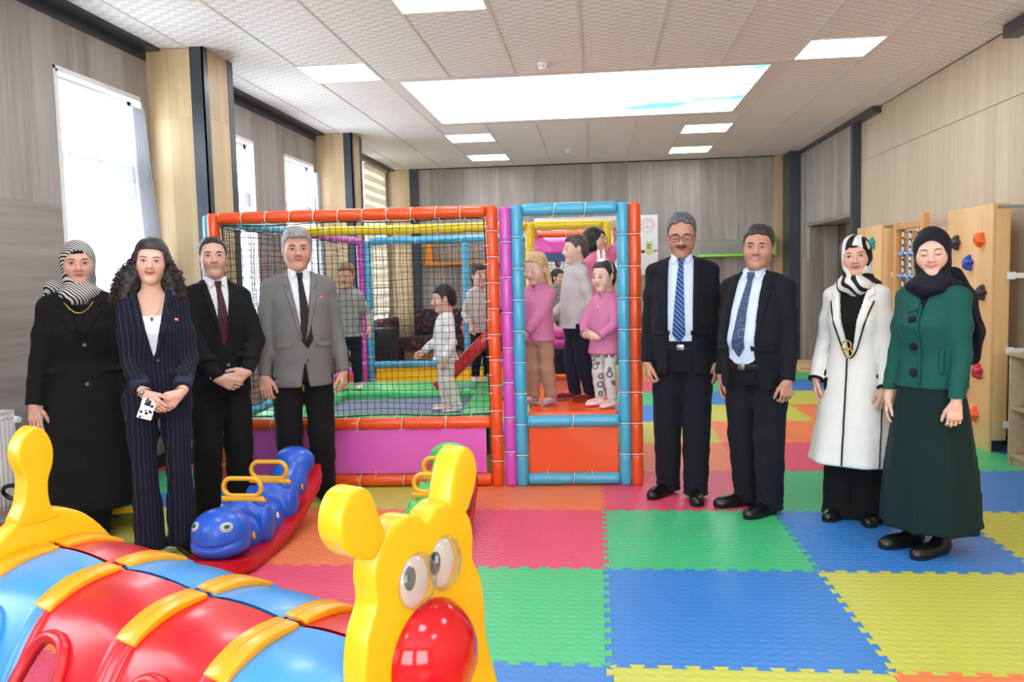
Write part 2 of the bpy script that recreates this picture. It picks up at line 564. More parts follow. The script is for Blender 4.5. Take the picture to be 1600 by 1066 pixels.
def clad_left(y0, y1, zlo=0.0, zhi=3.21, zj=1.95, wdt=0.2):
    """boards on the left wall between y0 and y1, leaving the windows free"""
    n = max(1, round((y1 - y0) / wdt)); d = (y1 - y0) / n
    for k in range(n):
        a, b_ = y0 + k * d, y0 + (k + 1) * d
        wn = [q for q in WIN if q[0] < (a + b_) / 2 < q[1]]
        segs = [(zj, zhi)] if not wn else [(ZH, zhi)]
        for s0, s1 in segs:
            plank(wall_l, GREYW, XL - .012, a, s0, .012, d, s1 - s0)
    # lower rows: boards with the grain running across
    edges = [y0] + [v for q in WIN for v in q if y0 < v < y1] + [y1]
    for a, b_ in zip(edges[:-1], edges[1:]):
        if b_ - a < .02: continue
        inw = any(q[0] <= (a + b_) / 2 <= q[1] for q in WIN)
        rows = [(0.0, ZS / 2), (ZS / 2, ZS)] if inw else [(0.0, .65), (.65, 1.3), (1.3, zj)]
        for r0, r1 in rows:
            plank(wall_l, GREYH, XL - .012, a, r0, .012, b_ - a, r1 - r0)
# split at window edges so that boards end cleanly there
clad_left(-2.6, -1.3); clad_left(-1.3, -.3); clad_left(-.3, 1.4); clad_left(1.4, 2.4); clad_left(2.4, 5.06); clad_left(5.06, 6.06); clad_left(6.06, 6.17)
clad_left(6.68, 7.12); clad_left(7.12, 8.12); clad_left(8.12, 8.95); clad_left(8.95, 9.90); clad_left(9.90, 10.03)
for a, b_ in ((10.45, 10.62), (13.40, 13.62)):
    plank(wall_l, GREYW, XL - .012, a, 0, .012, b_ - a, 3.21)
for k in range(14):
    plank(wall_l, GREYH, XL - .012, 10.62 + k * .19857, 0, .012, .19857, .8)

# dark strip in the shadow gap between wall and ceiling, skirting
mkobj('trim_1', MB().bb(XL, XCL, YF, 6.17, ZC - .02, ZC + .05).bb(XL, XCL, 6.68, 10.03, ZC - .02, ZC + .05).bb(XL, XCL, 10.45, YB, ZC - .02, ZC + .05).bb(XL, XL + .006, YF, 6.17, ZC - .09, ZC - .02).bb(XL, XL + .006, 6.68, 10.03, ZC - .09, ZC - .02).mesh('trim'), DARK, None, kind='structure')
mkobj('baseboard_left', MB().bb(XL, XL + .012, YF, 6.17, 0, .1).bb(XL, XL + .012, 6.68, 10.03, 0, .1).bb(XL, XL + .012, 10.45, YB, 0, .1).mesh('baseboard'), DARK, None, kind='structure')

# ------------------------------------------------------------------ windows in the left wall
def glass_mat():
    m = bpy.data.materials.new('window_glass'); m.use_nodes = True
    nt = m.node_tree
    nt.nodes.remove(nt.nodes['Principled BSDF'])
    tr = node(nt, 'ShaderNodeBsdfTransparent', {0: (.97, .98, .98, 1)})
    gl = node(nt, 'ShaderNodeBsdfGlossy', {'Roughness': 0.02})
    mx = node(nt, 'ShaderNodeMixShader', {0: 0.05, 1: tr.outputs[0], 2: gl.outputs[0]})
    nt.links.new(mx.outputs[0], nt.nodes['Material Output'].inputs[0])
    return m
GLASS = glass_mat()
def sheer_mat(name, c, tp, tlw=0.5):
    m = bpy.data.materials.new(name); m.use_nodes = True
    nt = m.node_tree
    nt.nodes.remove(nt.nodes['Principled BSDF'])
    tr = node(nt, 'ShaderNodeBsdfTransparent')
    df = node(nt, 'ShaderNodeBsdfDiffuse', {0: lin(c)})
    tl = node(nt, 'ShaderNodeBsdfTranslucent', {0: lin(c)})
    a = node(nt, 'ShaderNodeMixShader', {0: tlw, 1: df.outputs[0], 2: tl.outputs[0]})
    mx = node(nt, 'ShaderNodeMixShader', {0: tp, 1: a.outputs[0], 2: tr.outputs[0]})
    nt.links.new(mx.outputs[0], nt.nodes['Material Output'].inputs[0])
    return m
SHEER = sheer_mat('sheer_white', (236, 238, 242), 0.30)
DRAPE = sheer_mat('drape_grey', (178, 180, 186), 0.04, .22)
for n_, (a, b_) in enumerate(WIN):
    wn = thing('window_%d' % (n_ + 1), None, None, (XL - .1, (a + b_) / 2, ZS), 0, None, 'structure')
    hw, hh = (b_ - a) / 2, ZH - ZS
    fr = MB()
    for sy in (-1, 1):
        fr.bb(-.03, .03, sy * (hw - .03) - .03, sy * (hw - .03) + .03, 0, hh)
    fr.bb(-.03, .03, -hw, hw, 0, .06); fr.bb(-.03, .03, -hw, hw, hh - .06, hh)
    fr.build('window_frame', PVC, wn, recalc=False)
    MB().bb(-.01, .01, -hw + .06, hw - .06, hh * .62, hh * .62 + .05).build('transom', PVC, wn, recalc=False)
    MB().bb(-.004, .004, -hw + .05, hw - .05, .05, hh * .62).build('pane', GLASS, wn, recalc=False)
    MB().bb(-.004, .004, -hw + .05, hw - .05, hh * .62 + .05, hh - .05).build('pane', GLASS, wn, recalc=False)
    # lining of the reveal and the white architrave proud of the boards
    rv = MB()
    for sy in (-1, 1):
        rv.bb(.03, .112, sy * (hw - .008) - .008, sy * (hw - .008) + .008, 0, hh)
    rv.bb(.03, .112, -hw, hw, hh - .016, hh); rv.bb(.03, .16, -hw, hw, 0, .02)
    rv.build('reveal', PVC, wn, recalc=False)
    ar = MB()
    for sy in (-1, 1):
        ar.bb(.1, .108, min(sy * hw, sy * (hw + .012)), max(sy * hw, sy * (hw + .012)), 0, hh + .02)
    ar.bb(.1, .108, -hw - .012, hw + .012, hh, hh + .022)
    ar.build('architrave', WHITEMETAL, wn, recalc=False)
    if n_ >= 1:
        y0, z1 = (a + b_) / 2, 2.31
        t = thing('cafe_curtain', 'sheer white half curtain on a rod across the %s window' % ['', 'added unseen left', 'nearest left', 'second left', 'third left'][n_], 'curtain', (XL - .06, y0, z1), 0, 'sheer half curtains in the left windows')
        MB().tube([(0, -hw + .02, 0), (0, hw - .02, 0)], .008, 8).build('curtain_rod', WHITEMETAL, t)
        MB().sheet(lambda u, v: (.012 * sin(u * 70) * (0.4 + v) + .004, -hw * .94 + u * hw * 1.88, .008 - v * (z1 - ZS - .06)), 90, 6).build('curtain_cloth', SHEER, t, smooth=180, recalc=False)
        MB().sheet(lambda u, v: (.008 * sin(u * 70) + .024, -hw * .94 + u * hw * 1.88, .01 - v * .13), 90, 2).build('curtain_header', DRAPE, t, smooth=180, recalc=False)
# gathered drapes at the far side of two windows
def drape(yt, yb, wtop, wbot, ztop, zbot, lab):
    t = thing('side_curtain', lab, 'curtain', (XL + .05, yt, ztop), 0, 'grey side drapes at the left windows')
    def fn(u, v):
        wv = wtop + (wbot - wtop) * v
        yc = (yb - yt) * v ** 1.3
        return (.03 + .02 * sin(u * 34 + v * 1.5) + .02 * v, yc + (u - .5) * wv, -v * (ztop - zbot))
    MB().sheet(fn, 70, 14).build('curtain_cloth', DRAPE, t, smooth=180, recalc=False)
    MB().tube([(.0, -wtop / 2, .0), (0.03, wtop / 2, .0)], .012, 8).build('heading_tape', WHITEMETAL, t)
drape(5.86, 6.04, .16, .30, 2.72, .95, 'pale grey curtain gathered at the far side of the nearest left window')
drape(9.80, 9.86, .10, .14, 2.72, .95, 'pale grey curtain gathered at the far side of the third left window')

# wide window with a striped roller blind, deep in the left wall
wn = thing('window_6', None, None, (XL - .12, 12.01, .8), 0, None, 'structure')
fr = MB()
for y in (-1.36, -.45, .45, 1.36):
    fr.bb(-.03, .03, y - .03, y + .03, 0, 2.4)
fr.bb(-.03, .03, -1.39, 1.39, 0, .06); fr.bb(-.03, .03, -1.39, 1.39, 2.34, 2.4); fr.bb(-.03, .03, -1.39, 1.39, 1.55, 1.6)
fr.build('window_frame', PVC, wn, recalc=False)
for y in (-1.33, -.42, .48):
    MB().bb(-.004, .004, y, y + .85, .06, 2.34).build('pane', GLASS, wn, recalc=False)
MB().bb(.1, .116, 1.375, 1.39, 0, 2.4).bb(.1, .116, -1.39, -1.375, 0, 2.4).build('edge_strip', DARK, wn, recalc=False)
SLATA = sheer_mat('blind_band', (220, 212, 194), 0.0, .30)
SLATB = sheer_mat('blind_gauze', (220, 214, 200), 0.08, .34)
for bi, (y0, y1, zb, lab) in enumerate(((10.66, 12.0, .95, 'striped day and night roller blind, near one beside the second column'), (12.03, 13.36, .95, 'striped day and night roller blind, far one beside the back wall'))):
    t = thing('roller_blind', lab, 'blind', (XL + .02, y0, 3.18), 0, 'striped roller blinds on the wide left window')
    MB().bb(-.04, .04, 0, y1 - y0, -.03, .04).build('headrail', mat('headrail', (196, 190, 168), .4), t, bevel=.008)
    z = -.03; k = 0
    while z > -(3.18 - zb):
        MB().bb(-.003, .003, .02, y1 - y0 - .02, z - .075, z).build('blind_band' if k % 2 == 0 else 'gauze_band', SLATA if k % 2 == 0 else SLATB, t, recalc=False)
        z -= .075; k += 1
    MB().bb(-.01, .01, .02, y1 - y0 - .02, z - .03, z).build('bottom_bar', PVC, t, recalc=False)

# light through the windows: portals only guide the sampling of the sky
for a, b_, z0, z1 in [(q[0], q[1], ZS, ZH) for q in WIN] + [(10.62, 13.4, .8, 3.2)]:
    ld = bpy.data.lights.new('window_portal', 'AREA'); ld.shape = 'RECTANGLE'
    ld.size = z1 - z0; ld.size_y = b_ - a
    ld.cycles.is_portal = True
    lo = bpy.data.objects.new('window_portal', ld); COL.objects.link(lo)
    lo.location = (XL - TH - .02, (a + b_) / 2, (z0 + z1) / 2); lo.rotation_euler = (0, -pi / 2, 0)

# ------------------------------------------------------------------ columns with oak faces and dark corner trims
def column(n_, x0, x1, y0, y1, halves=2):
    c = MB().bb(x0, x1 - .014, y0 + .014, y1 - .014, 0, ZC).mesh('column')
    o = mkobj('trim_%d' % n_, c, DARK, None, kind='structure')
    xa, xb = x0, x1 - .105
    half = (xb - xa) / halves
    for k in range(halves):
        for z0, z1 in ((.13, 2.7), (2.7, ZC - .005)):
            plank(o, OAK, xa + k * half, y0, z0, half, .014, z1 - z0, 'column_panel')
    ya, yb = y0 + .07, y1 - .09
    for k in range(2):
        for z0, z1 in ((.13, 2.7), (2.7, ZC - .005)):
            plank(o, OAK, x1 - .014, ya + k * (yb - ya) / 2, z0, .014, (yb - ya) / 2, z1 - z0, 'column_panel')
    MB().bb(xb, x1 + .004, y0 - .004, y0 + .012, 0, ZC).bb(x1 - .012, x1 + .004, y0 - .004, ya, 0, ZC).build('corner_trim', DARK, o, recalc=False)
    MB().bb(x1 - .012, x1 + .004, yb, y1 + .004, 0, ZC).build('corner_trim', DARK, o, recalc=False)
    MB().bb(x0, x1 + .006, y0 - .006, y0 + .01, 0, .13).bb(x1 - .01, x1 + .006, y0, y1, 0, .13).build('skirting', DARK, o, recalc=False)
column(2, XL, -2.96, 6.17, 6.68)
column(3, XL, -2.96, 10.03, 10.45)

# ------------------------------------------------------------------ back wall
wall_b = MB().bb(XL - .1, XR + .3, YB + .012, YB + .25, 0, ZC + .06).build('wall_back', PLASTER, None, kind='structure', recalc=False)
n = 30; x0, x1 = -2.91, 2.83; d = (x1 - x0) / n
for k in range(n):
    plank(wall_b, GREYW, x0 + k * d, YB, 1.93, d, .012, 1.275)
    plank(wall_b, GREYW, x0 + k * d, YB, 0.0, d, .012, 1.68)
for k in range(5):
    plank(wall_b, GREYX, x0 + k * (x1 - x0) / 5, YB, 1.68, (x1 - x0) / 5, .012, .25)
plank(wall_b, OAK, XL, YB - .02, 0, .19, .03, ZC - .01, 'wall_panel'); plank(wall_b, OAK, XL + .19, YB - .02, 0, .18, .03, ZC - .01, 'wall_panel')
mkobj('trim_4', MB().bb(-3.05, -2.91, YB - .06, YB + .01, 0, ZC).mesh('trim'), DARK, None, kind='structure')
mkobj('trim_5', MB().bb(-2.91, 2.83, YB - .012, YB + .012, ZC - .012, ZC + .05).mesh('trim'), GAPM, None, kind='structure')
mkobj('baseboard_back', MB().bb(-2.91, 2.83, YB - .012, YB, 0, .1).mesh('baseboard'), DARK, None, kind='structure')
# right rear corner: oak strip and dark pilaster
o = mkobj('trim_6', MB().bb(2.965, 3.30, 13.14, YB + .01, 0, ZC).mesh('trim'), DARK, None, kind='structure')
plank(o, OAK, 2.83, YB - .03, 0, .135, .03, 2.7, 'wall_panel'); plank(o, OAK, 2.83, YB - .03, 2.7, .135, .03, ZC - 2.7, 'wall_panel')

# ------------------------------------------------------------------ right wall: grey part with a door recess, then beige boards
XG = 3.13
mb = MB().bb(XG + .012, XR + .6, 12.62, 13.14, 0, ZC + .06).bb(XG + .012, XR + .6, 10.56, 12.62, 2.07, ZC + .06).bb(XG + .42, XR + .6, 10.56, 12.62, 0, 2.07)
mb.bb(XR + .012, XR + .6, YF, 10.56, 0, ZC + .06)
wall_r = mb.build('wall_right', mat('backing_brown', (104, 90, 74), .9), None, kind='structure', recalc=False)
for k in range(10):
    plank(wall_r, GREYW, XG, 10.57 + k * .205, 2.07, .012, .205, ZC - 2.1)
for k in range(3):
    plank(wall_r, GREYW, XG, 12.62 + k * .173, 1.6, .012, .173, ZC - 1.63); plank(wall_r, GREYW, XG, 12.62 + k * .173, 0, .012, .173, 1.6)
for k in range(2):
    plank(wall_r, GREYW, XG + .012 + k * .2, 12.608, 0, .2, .012, 2.05)
plank(wall_r, GREYH, XG + .012, 10.57, 2.058, .4, 2.04, .012)
mkobj('trim_7', MB().bb(XG - .02, XG + .0, 10.57, 12.66, 2.05, 2.10).bb(XG - .012, XG + .0, 13.02, 13.05, 0, ZC).mesh('trim'), mat('aluminium', (160, 160, 160), .35, .6), None, kind='structure')
dr = thing('door_1', None, None, (XG + .405, 11.5, 0), 0, None, 'structure')
MB().bb(-.02, .012, -.52, .52, 0.0, 2.02).build('door_leaf', mat('door_grey', (172, 165, 155), .5, noise=(3, .05)), dr, bevel=.003)
MB().bb(-.03, .014, .52, .60, 0, 2.056).bb(-.03, .014, -.60, -.52, 0, 2.056).bb(-.03, .014, -.52, .52, 2.02, 2.056).build('door_frame', mat('door_frame_grey', (140, 134, 126), .5), dr, recalc=False)
MB().tube([(-.02, -.44, 1.03), (-.06, -.44, 1.03), (-.06, -.33, 1.03)], .009, 8).build('door_handle', mat('steel', (190, 190, 190), .25, 1.0), dr, smooth=40)
for a in (10.55,):
    mkobj('trim_8', MB().bb(3.105, 3.215, 10.46, 10.56, 0, ZC).bb(3.105, 3.20, 9.76, 10.46, ZC - .075, ZC).bb(3.105, 3.14, 10.56, 13.14, ZC - .06, ZC).mesh('trim'), DARK, None, kind='structure')
mkobj('trim_9', MB().bb(3.09, 3.20, 6.35, 6.75, ZC - .1, ZC - .004).mesh('trim'), DARK, None, kind='structure')
yy = 10.46
while yy > 2.4:
    plank(wall_r, BEIGE, XR, yy - .199, 2.703, .012, .1985, ZC - 2.703, bev=.0008); plank(wall_r, BEIGE, XR, yy - .199, 0, .012, .1985, 2.698, bev=.0008)
    yy -= .2
mb = MB().bb(XR, XR + .012, YF, yy, 0, 2.7).bb(XR, XR + .012, YF, yy, 2.7, ZC)
mb.build('wall_panel', BEIGE, wall_r, recalc=False)
mkobj('baseboard_right', MB().bb(XR - .012, XR, YF, 10.46, 0, .08).mesh('baseboard'), DARK, None, kind='structure')
# front wall behind the photographer; its unseen windows are added to light the group
FILL_WIN = [(-2.3, -.3), (.3, 2.3)]
mkobj('wall_front', MB().bb(XL - .1, -2.3, YF - .2, YF, 0, ZC + .06).bb(-.3, .3, YF - .2, YF, 0, ZC + .06).bb(2.3, XR + .3, YF - .2, YF, 0, ZC + .06).bb(-2.3, -.3, YF - .2, YF, 0, .85).bb(.3, 2.3, YF - .2, YF, 0, .85).bb(-2.3, -.3, YF - .2, YF, 2.85, ZC + .06).bb(.3, 2.3, YF - .2, YF, 2.85, ZC + .06).mesh('wall_front'), BEIGE, None, kind='structure')
for k, (a, b_) in enumerate(FILL_WIN):
    wn = thing('window_%d' % (7 + k), None, None, ((a + b_) / 2, YF - .1, .85), 0, None, 'structure')
    fr = MB()
    for x in (-.97, 0, .97):
        fr.bb(x - .03, x + .03, -.03, .03, 0, 2.0)
    fr.bb(-1, 1, -.03, .03, 0, .06); fr.bb(-1, 1, -.03, .03, 1.94, 2.0)
    fr.build('window_frame', PVC, wn, recalc=False)
    for x in (-.97, 0):
        MB().bb(x + .03, x + .94, -.004, .004, .06, 1.94).build('pane', GLASS, wn, recalc=False)
    ld = bpy.data.lights.new('window_portal', 'AREA'); ld.shape = 'RECTANGLE'; ld.size = 2.0; ld.size_y = 2.0; ld.cycles.is_portal = True
    lo = bpy.data.objects.new('window_portal', ld); COL.objects.link(lo); lo.location = ((a + b_) / 2, YF - .25, 1.85); lo.rotation_euler = (pi / 2, 0, 0)
# ------------------------------------------------------------------ soft play frame
def vinyl(name, c):
    return mat(name, c, 0.28, 0.0, 0.5, bump=(9, 0.25, 0.01), coat=0.15)
V_OR = vinyl('vinyl_orange', (232, 84, 28)); V_BL = vinyl('vinyl_blue', (74, 168, 204)); V_PU = vinyl('vinyl_purple', (204, 82, 186))
V_YE = vinyl('vinyl_yellow', (240, 210, 40)); V_GR = vinyl('vinyl_green', (82, 200, 116)); V_RE = vinyl('vinyl_red', (214, 36, 40)); V_PK = vinyl('vinyl_pink', (232, 96, 200))
V_BD = vinyl('vinyl_deep_blue', (62, 132, 196))
TIE = mat('cable_tie', (240, 240, 238), 0.4); STEEL = mat('galvanised', (150, 152, 155), 0.35, 0.8)
NETM = mat('net_cord', (22, 22, 26), 0.8)
frame = thing('soft_play_frame', 'large padded soft play frame with orange, blue and purple posts and black netting', 'play frame', (0.262, 5.545, 0), radians(2.4))
PR = 0.041
SL = {}
def sleeve_mesh(L, r, m):
    key = (round(L, 3), round(r, 3), m.name)
    if key not in SL:
        pr = [(r * .80, 0.0), (r * .95, L * .03), (r, L * .12), (r * 1.03, L * .5), (r, L * .88), (r * .95, L * .97), (r * .80, L)]
        me = MB().lathe(pr, 14).mesh('foam_sleeve', [m], 60)
        SL[key] = me
    return SL[key]
def tie_mesh(r):
    if ('tie', r) not in SL:
        mb = MB().tube([(r * cos(a), r * sin(a), .004 * sin(a)) for a in [2 * pi * k / 14 for k in range(14)]], .0028, 5, True)
        mb.tube([(0, -r, 0), (.006, -r - .012, -.016), (.004, -r - .010, -.034)], .0018, 4)
        SL[('tie', r)] = mb.mesh('cable_tie', [TIE], 60)
    return SL[('tie', r)]
def padded(p0, p1, m, seg=0.168, r=PR, name='padded_post', parent=None):
    """a pipe with foam sleeves cinched by cable ties"""
    p0, p1 = Vector(p0), Vector(p1)
    d = p1 - p0; L = d.length
    q = d.to_track_quat('Z', 'Y')
    pipe = MB().tube([(0, 0, 0.004), (0, 0, L - .004)], r * .62, 10).build('padded_post', STEEL, parent or frame, smooth=40, recalc=False)
    pipe.name = name
    pipe.location = p0; pipe.rotation_mode = 'QUATERNION'; pipe.rotation_quaternion = q
    n = max(1, round(L / seg)); l = L / n
    for k in range(n):
        s = mkobj('foam_sleeve', sleeve_mesh(l, r, m), None, pipe, (0, 0, k * l))
        s.rotation_euler = (0, 0, random.uniform(0, 6))
        if k:
            mkobj('cable_tie', tie_mesh(r), None, pipe, (0, 0, k * l))
    return pipe
def beam(p0, p1, m, seg=0.165, r=PR):
    return padded(p0, p1, m, seg, r, 'padded_beam')
ZT, ZL, ZB = 1.862, 0.44, 0.045
XA, XB_, XP, XC, XD, XE = -2.852, -.952, -.861, -.784, -.083, -.006
YM, YK = 1.75, 3.85
# front of the trampoline bay
padded((XA, 0, 0), (XA, 0, ZT + .035), V_OR); padded((XB_, 0, 0), (XB_, 0, ZT + .035), V_OR)
beam((XA + PR, 0, ZT), (XB_ - PR, 0, ZT), V_OR); beam((XA + PR, 0, ZL), (XB_ - PR, 0, ZL), V_OR, .30); beam((XA + PR, 0, ZB), (XB_ - PR, 0, ZB), V_OR, .30)
padded((XP, 0, 0), (XP, 0, 1.885), V_PU, .24)
# doorway
padded((XC, 0, 0), (XC, 0, ZT + .03), V_BL, .2); padded((XD, 0, 0), (XD, 0, ZT + .03), V_BL, .2)
beam((XC + PR, 0, ZT), (XD - PR, 0, ZT), V_BL, .2); beam((XC + PR, 0, ZL), (XD - PR, 0, ZL), V_BL, .3); beam((XC + PR, 0, ZB), (XD - PR, 0, ZB), V_BL, .3)
padded((XE, 0.0, 0), (XE, 0.0, 1.89), V_OR, .2)
# left side
padded((XA - .07, .09, 0), (XA - .07, .09, ZT + .03), V_BL, .2)
beam((XA - .05, .14, ZT), (XA - .02, YM - .05, ZT), V_BL, .2); beam((XA - .05, .14, ZL), (XA - .02, YM - .05, ZL), V_BL, .3)
padded((XA, YM, 0), (XA, YM, ZT), V_YE, .3)
beam((XA, YM + .09, ZT), (XA + .06, YK - .05, ZT), V_PU, .25); beam((XA, YM + .09, ZL), (XA + .06, YK - .05, ZL), V_PU, .25)
padded((XA + .06, YK, 0), (XA + .06, YK, ZT + .03), V_PU, .25); padded((XA + .14, YK + .03, 0), (XA + .14, YK + .03, ZT), V_BL, .25)
# mid and back frames
beam((XA + PR, YM, ZT), (XC - .02, YM, ZT), V_YE, .25)
padded((XC + .02, YM + .02, 0), (XC + .02, YM + .02, ZT + .03), V_YE, .25); padded((XD - .01, YM + .02, 0), (XD - .01, YM + .02, ZT + .03), V_YE, .25)
beam((XC + .06, YM + .02, ZT), (XD - .05, YM + .02, ZT), V_YE, .25)
beam((XA + .18, YK, ZT), (XC - .05, YK, ZT), V_BL, .25); beam((XA + .18, YK, ZL), (XC - .05, YK, ZL), V_BL, .3); beam((XA + .18, YK, ZB), (XC - .05, YK, ZB), V_BL, .3)
padded((-1.58, YK + .0, ZL + .04), (-1.58, YK + .0, ZT - .04), V_BL, .25)
for x in (XC, XD):
    padded((x, 3.5, 0), (x, 3.5, ZT + .03), V_OR, .25)
for z in (ZT, .30):
    beam((XC + .04, 3.5, z), (XD - .04, 3.5, z), V_OR, .25)
for x in (XC + .02, XD, ):
    beam((x, YM + .08, ZT), (x, 3.46, ZT), V_OR, .3)
# nets
def net(name, o, u, v, nu, nv, wav=.006, parent=frame, r=.0021):
    o, u, v = Vector(o), Vector(u), Vector(v)
    nrm = u.cross(v).normalized()
    mb = MB(); rnd = random.Random(len(name) + nu)
    P = [[None] * (nv + 1) for _ in range(nu + 1)]
    for i in range(nu + 1):
        for j in range(nv + 1):
            a, b_ = i / nu, j / nv
            ed = min(a, 1 - a, b_, 1 - b_) * 4
            p = o + u * a + v * b_
            k = wav if ed > 0 else wav * .3
            p = p + u.normalized() * (rnd.uniform(-k, k) * .5 + wav * .8 * sin(b_ * 9 + i * .8)) + v.normalized() * (rnd.uniform(-k, k) * .5 + wav * sin(a * 13 + j * .5)) + nrm * wav * 1.5 * sin(a * 5 + b_ * 4)
            P[i][j] = p
    for i in range(nu + 1):
        mb.tube([P[i][j] for j in range(nv + 1)], r if 0 < i < nu else .005, 3, cap=False)
    for j in range(nv + 1):
        mb.tube([P[i][j] for i in range(nu + 1)], r if 0 < j < nv else .005, 3, cap=False)
    return mb.build(name, NETM, parent, smooth=180, kind='stuff', recalc=False)
CELL = .0435
def netrect(o, u, v):
    return net('netting', o, u, v, max(3, round(Vector(u).length / CELL)), max(3, round(Vector(v).length / CELL)))
netrect((XA + .05, .012, ZL + .05), (XB_ - XA - .10, 0, 0), (0, 0, ZT - ZL - .10))
netrect((XA - .03, .18, ZL + .05), (.02, YM - .28, 0), (0, 0, ZT - ZL - .10))
netrect((XA + .01, YM + .1, ZL + .05), (.05, YK - YM - .16, 0), (0, 0, ZT - ZL - .10))
netrect((XA + .20, YK, ZL + .05), (XC - XA - .28, 0, 0), (0, 0, ZT - ZL - .10))
netrect((XC + .06, 3.5, .34), (XD - XC - .1, 0, 0), (0, 0, ZT - .40))
netrect((XC + .06, YM + .45, .06), (XD - XC - .1, 0, 0), (0, 0, .76))
# ties from the near net to the pipes
mb = MB()
for k in range(11):
    z = ZL + .08 + k * .124
    mb.tube([(XB_ - .02, -.042, z), (XB_ - .045, -.03, z - .006), (XB_ - .06, .01, z - .004)], .0022, 4)
for k in range(1, 11):
    x = XA + k * .172
    mb.tube([(x, -.02, ZT - .036), (x + .006, 0.0, ZT - .055), (x + .01, .012, ZT - .062)], .0022, 4)
    mb.tube([(x, -.03, ZL + .03), (x + .006, -.02, ZL + .05), (x + .01, .012, ZL + .058)], .0022, 4)
mb.build('net_tie', TIE, frame, smooth=180, kind='stuff', recalc=False)
# vinyl skirts
def skirt(x0, x1, y, z0, z1, m, side=False, amp=.010):
    w_ = x1 - x0
    def fn(u, v):
        sag = .012 * (sin(u * w_ / .34 * pi * 2) ** 2) * v
        b_ = amp * (sin(u * w_ * 9 + v * 2) * .5 + sin(u * w_ * 21 - v * 3) * .25 * v) * (1 - abs(2 * v - 1) ** 3)
        return (y + b_, x0 + u * w_, z0 + (z1 - z0) * v - sag) if side else (x0 + u * w_, y + b_, z0 + (z1 - z0) * v - sag)
    s_ = MB().sheet(fn, 60, 14).build('vinyl_panel', m, frame, smooth=180, recalc=False)
    tb = MB()
    n_ = max(2, round(w_ / .30))
    if not side:
        for k in range(n_):
            x = x0 + (k + .4) * w_ / n_
            tb = MB(); tb.tube([(x, y - .004, z1 - .02), (x + .006, y - .02, z1 + .0), (x + .008, y - .045, z1 + .03)], .0022, 4)
            tb.build('cable_tie', TIE, s_, smooth=180, recalc=False)
            MB().tube([(x, y - .004, z0 + .02), (x + .004, y - .02, z0), (x + .006, y - .042, z0 - .03)], .0022, 4).build('cable_tie', TIE, s_, smooth=180, recalc=False)
    return s_
skirt(XA + .05, XB_ - .075, .005, .09, .405, vinyl('vinyl_purple_sheen', (226, 104, 204)))  # sheen on the panel is put into this lighter purple
skirt(XC + .05, XD - .05, .005, .085, .405, V_OR, amp=.005)
skirt(XA + .2, XC - .06, YK, .085, .41, V_YE)
skirt(YM + .1, YK - .06, XA + .03, .08, .41, V_OR, side=True)
# trampoline: grey bed and green pads on a steel base
tr = MB()
tr.bb(-2.40, -1.20, .26, 1.46, .395, .402)
bed = tr.build('trampoline_bed', mat('bed_grey', (108, 118, 142), .7, bump=(400, .3, .002)), frame, recalc=False)
def pad(x0, x1, y0, y1, z0, z1, m, name='foam_pad', bev=.018):
    return MB().bb(x0, x1, y0, y1, z0, z1).build(name, m, frame, bevel=bev, seg=3)
pad(-2.76, -1.03, .06, .29, .40, .46, V_GR); pad(-2.76, -1.03, 1.43, 2.12, .385, .46, V_GR)
pad(-2.76, -2.36, .295, 1.425, .385, .46, V_GR); pad(-1.24, -1.03, .295, 1.425, .40, .46, V_GR)
lg = MB()
for x in (-2.7, -1.9, -1.1):
    for y in (.14, 1.0, 2.0):
        lg.tube([(x, y, 0), (x, y, .39)], .022, 8)
lg.bb(-2.74, -1.05, .08, .13, .36, .385); lg.bb(-2.74, -1.05, 2.02, 2.07, .36, .385); lg.bb(-2.74, -2.69, .08, 2.07, .36, .385); lg.bb(-1.10, -1.05, .08, 2.07, .36, .385)
lg.build('steel_base', STEEL, frame, smooth=40, recalc=False)
# platform, steps, roller and ramp
pad(XC + .045, XD - .045, .03, 1.70, .445, .50, V_OR, 'platform_pad', .022)
pl = MB()
for x in (XC + .06, XD - .06):
    for y in (.12, .9, 1.66):
        MB().bb(x - .02, x + .02, y - .02, y + .02, 0, .445).build('platform_leg', STEEL, frame, recalc=False)
pad(XC + .05, XD - .03, YM + .09, YM + .42, .86, .945, V_PK, 'step_pad', .03)
beam((XC + .04, YM + .10, .81), (XD - .04, YM + .10, .81), V_PU, .7, .045)
rb = MB()
for x in (XC + .09, XD - .08):
    for y in (YM + .14, YM + .38):
        MB().bb(x - .015, x + .015, y - .015, y + .015, 0, .86).build('step_leg', STEEL, frame, recalc=False)
roll = MB().tube([(XC + .05, 2.05, 1.655), (XD - .04, 2.05, 1.655)], .108, 24).build('foam_roller', V_BD, frame, smooth=50, recalc=False)
# pink cover wrapped over the upper part of the roller
def cov(u, v):
    a = radians(-18) + v * radians(216)
    return (XC + .055 + u * (XD - XC - .1), 2.05 - .1105 * cos(a), 1.655 + .1105 * sin(a))
MB().sheet(cov, 1, 24).build('roller_cover', V_PK, roll, smooth=180, recalc=False, solid=-.002)
for x in (XC + .02, XD - .02):
    MB().tube([(x, 2.05, 1.655), (x, 2.05, 1.84)], .012, 8).build('roller_hanger', STEEL, roll, smooth=40, recalc=False)
Rm = Matrix.Rotation(-radians(44), 3, 'Y')
MB().box((-1.275, 1.62, .775), (.88, .26, .11), Rm).build('ramp_board', V_RE, frame, bevel=.018, seg=3)
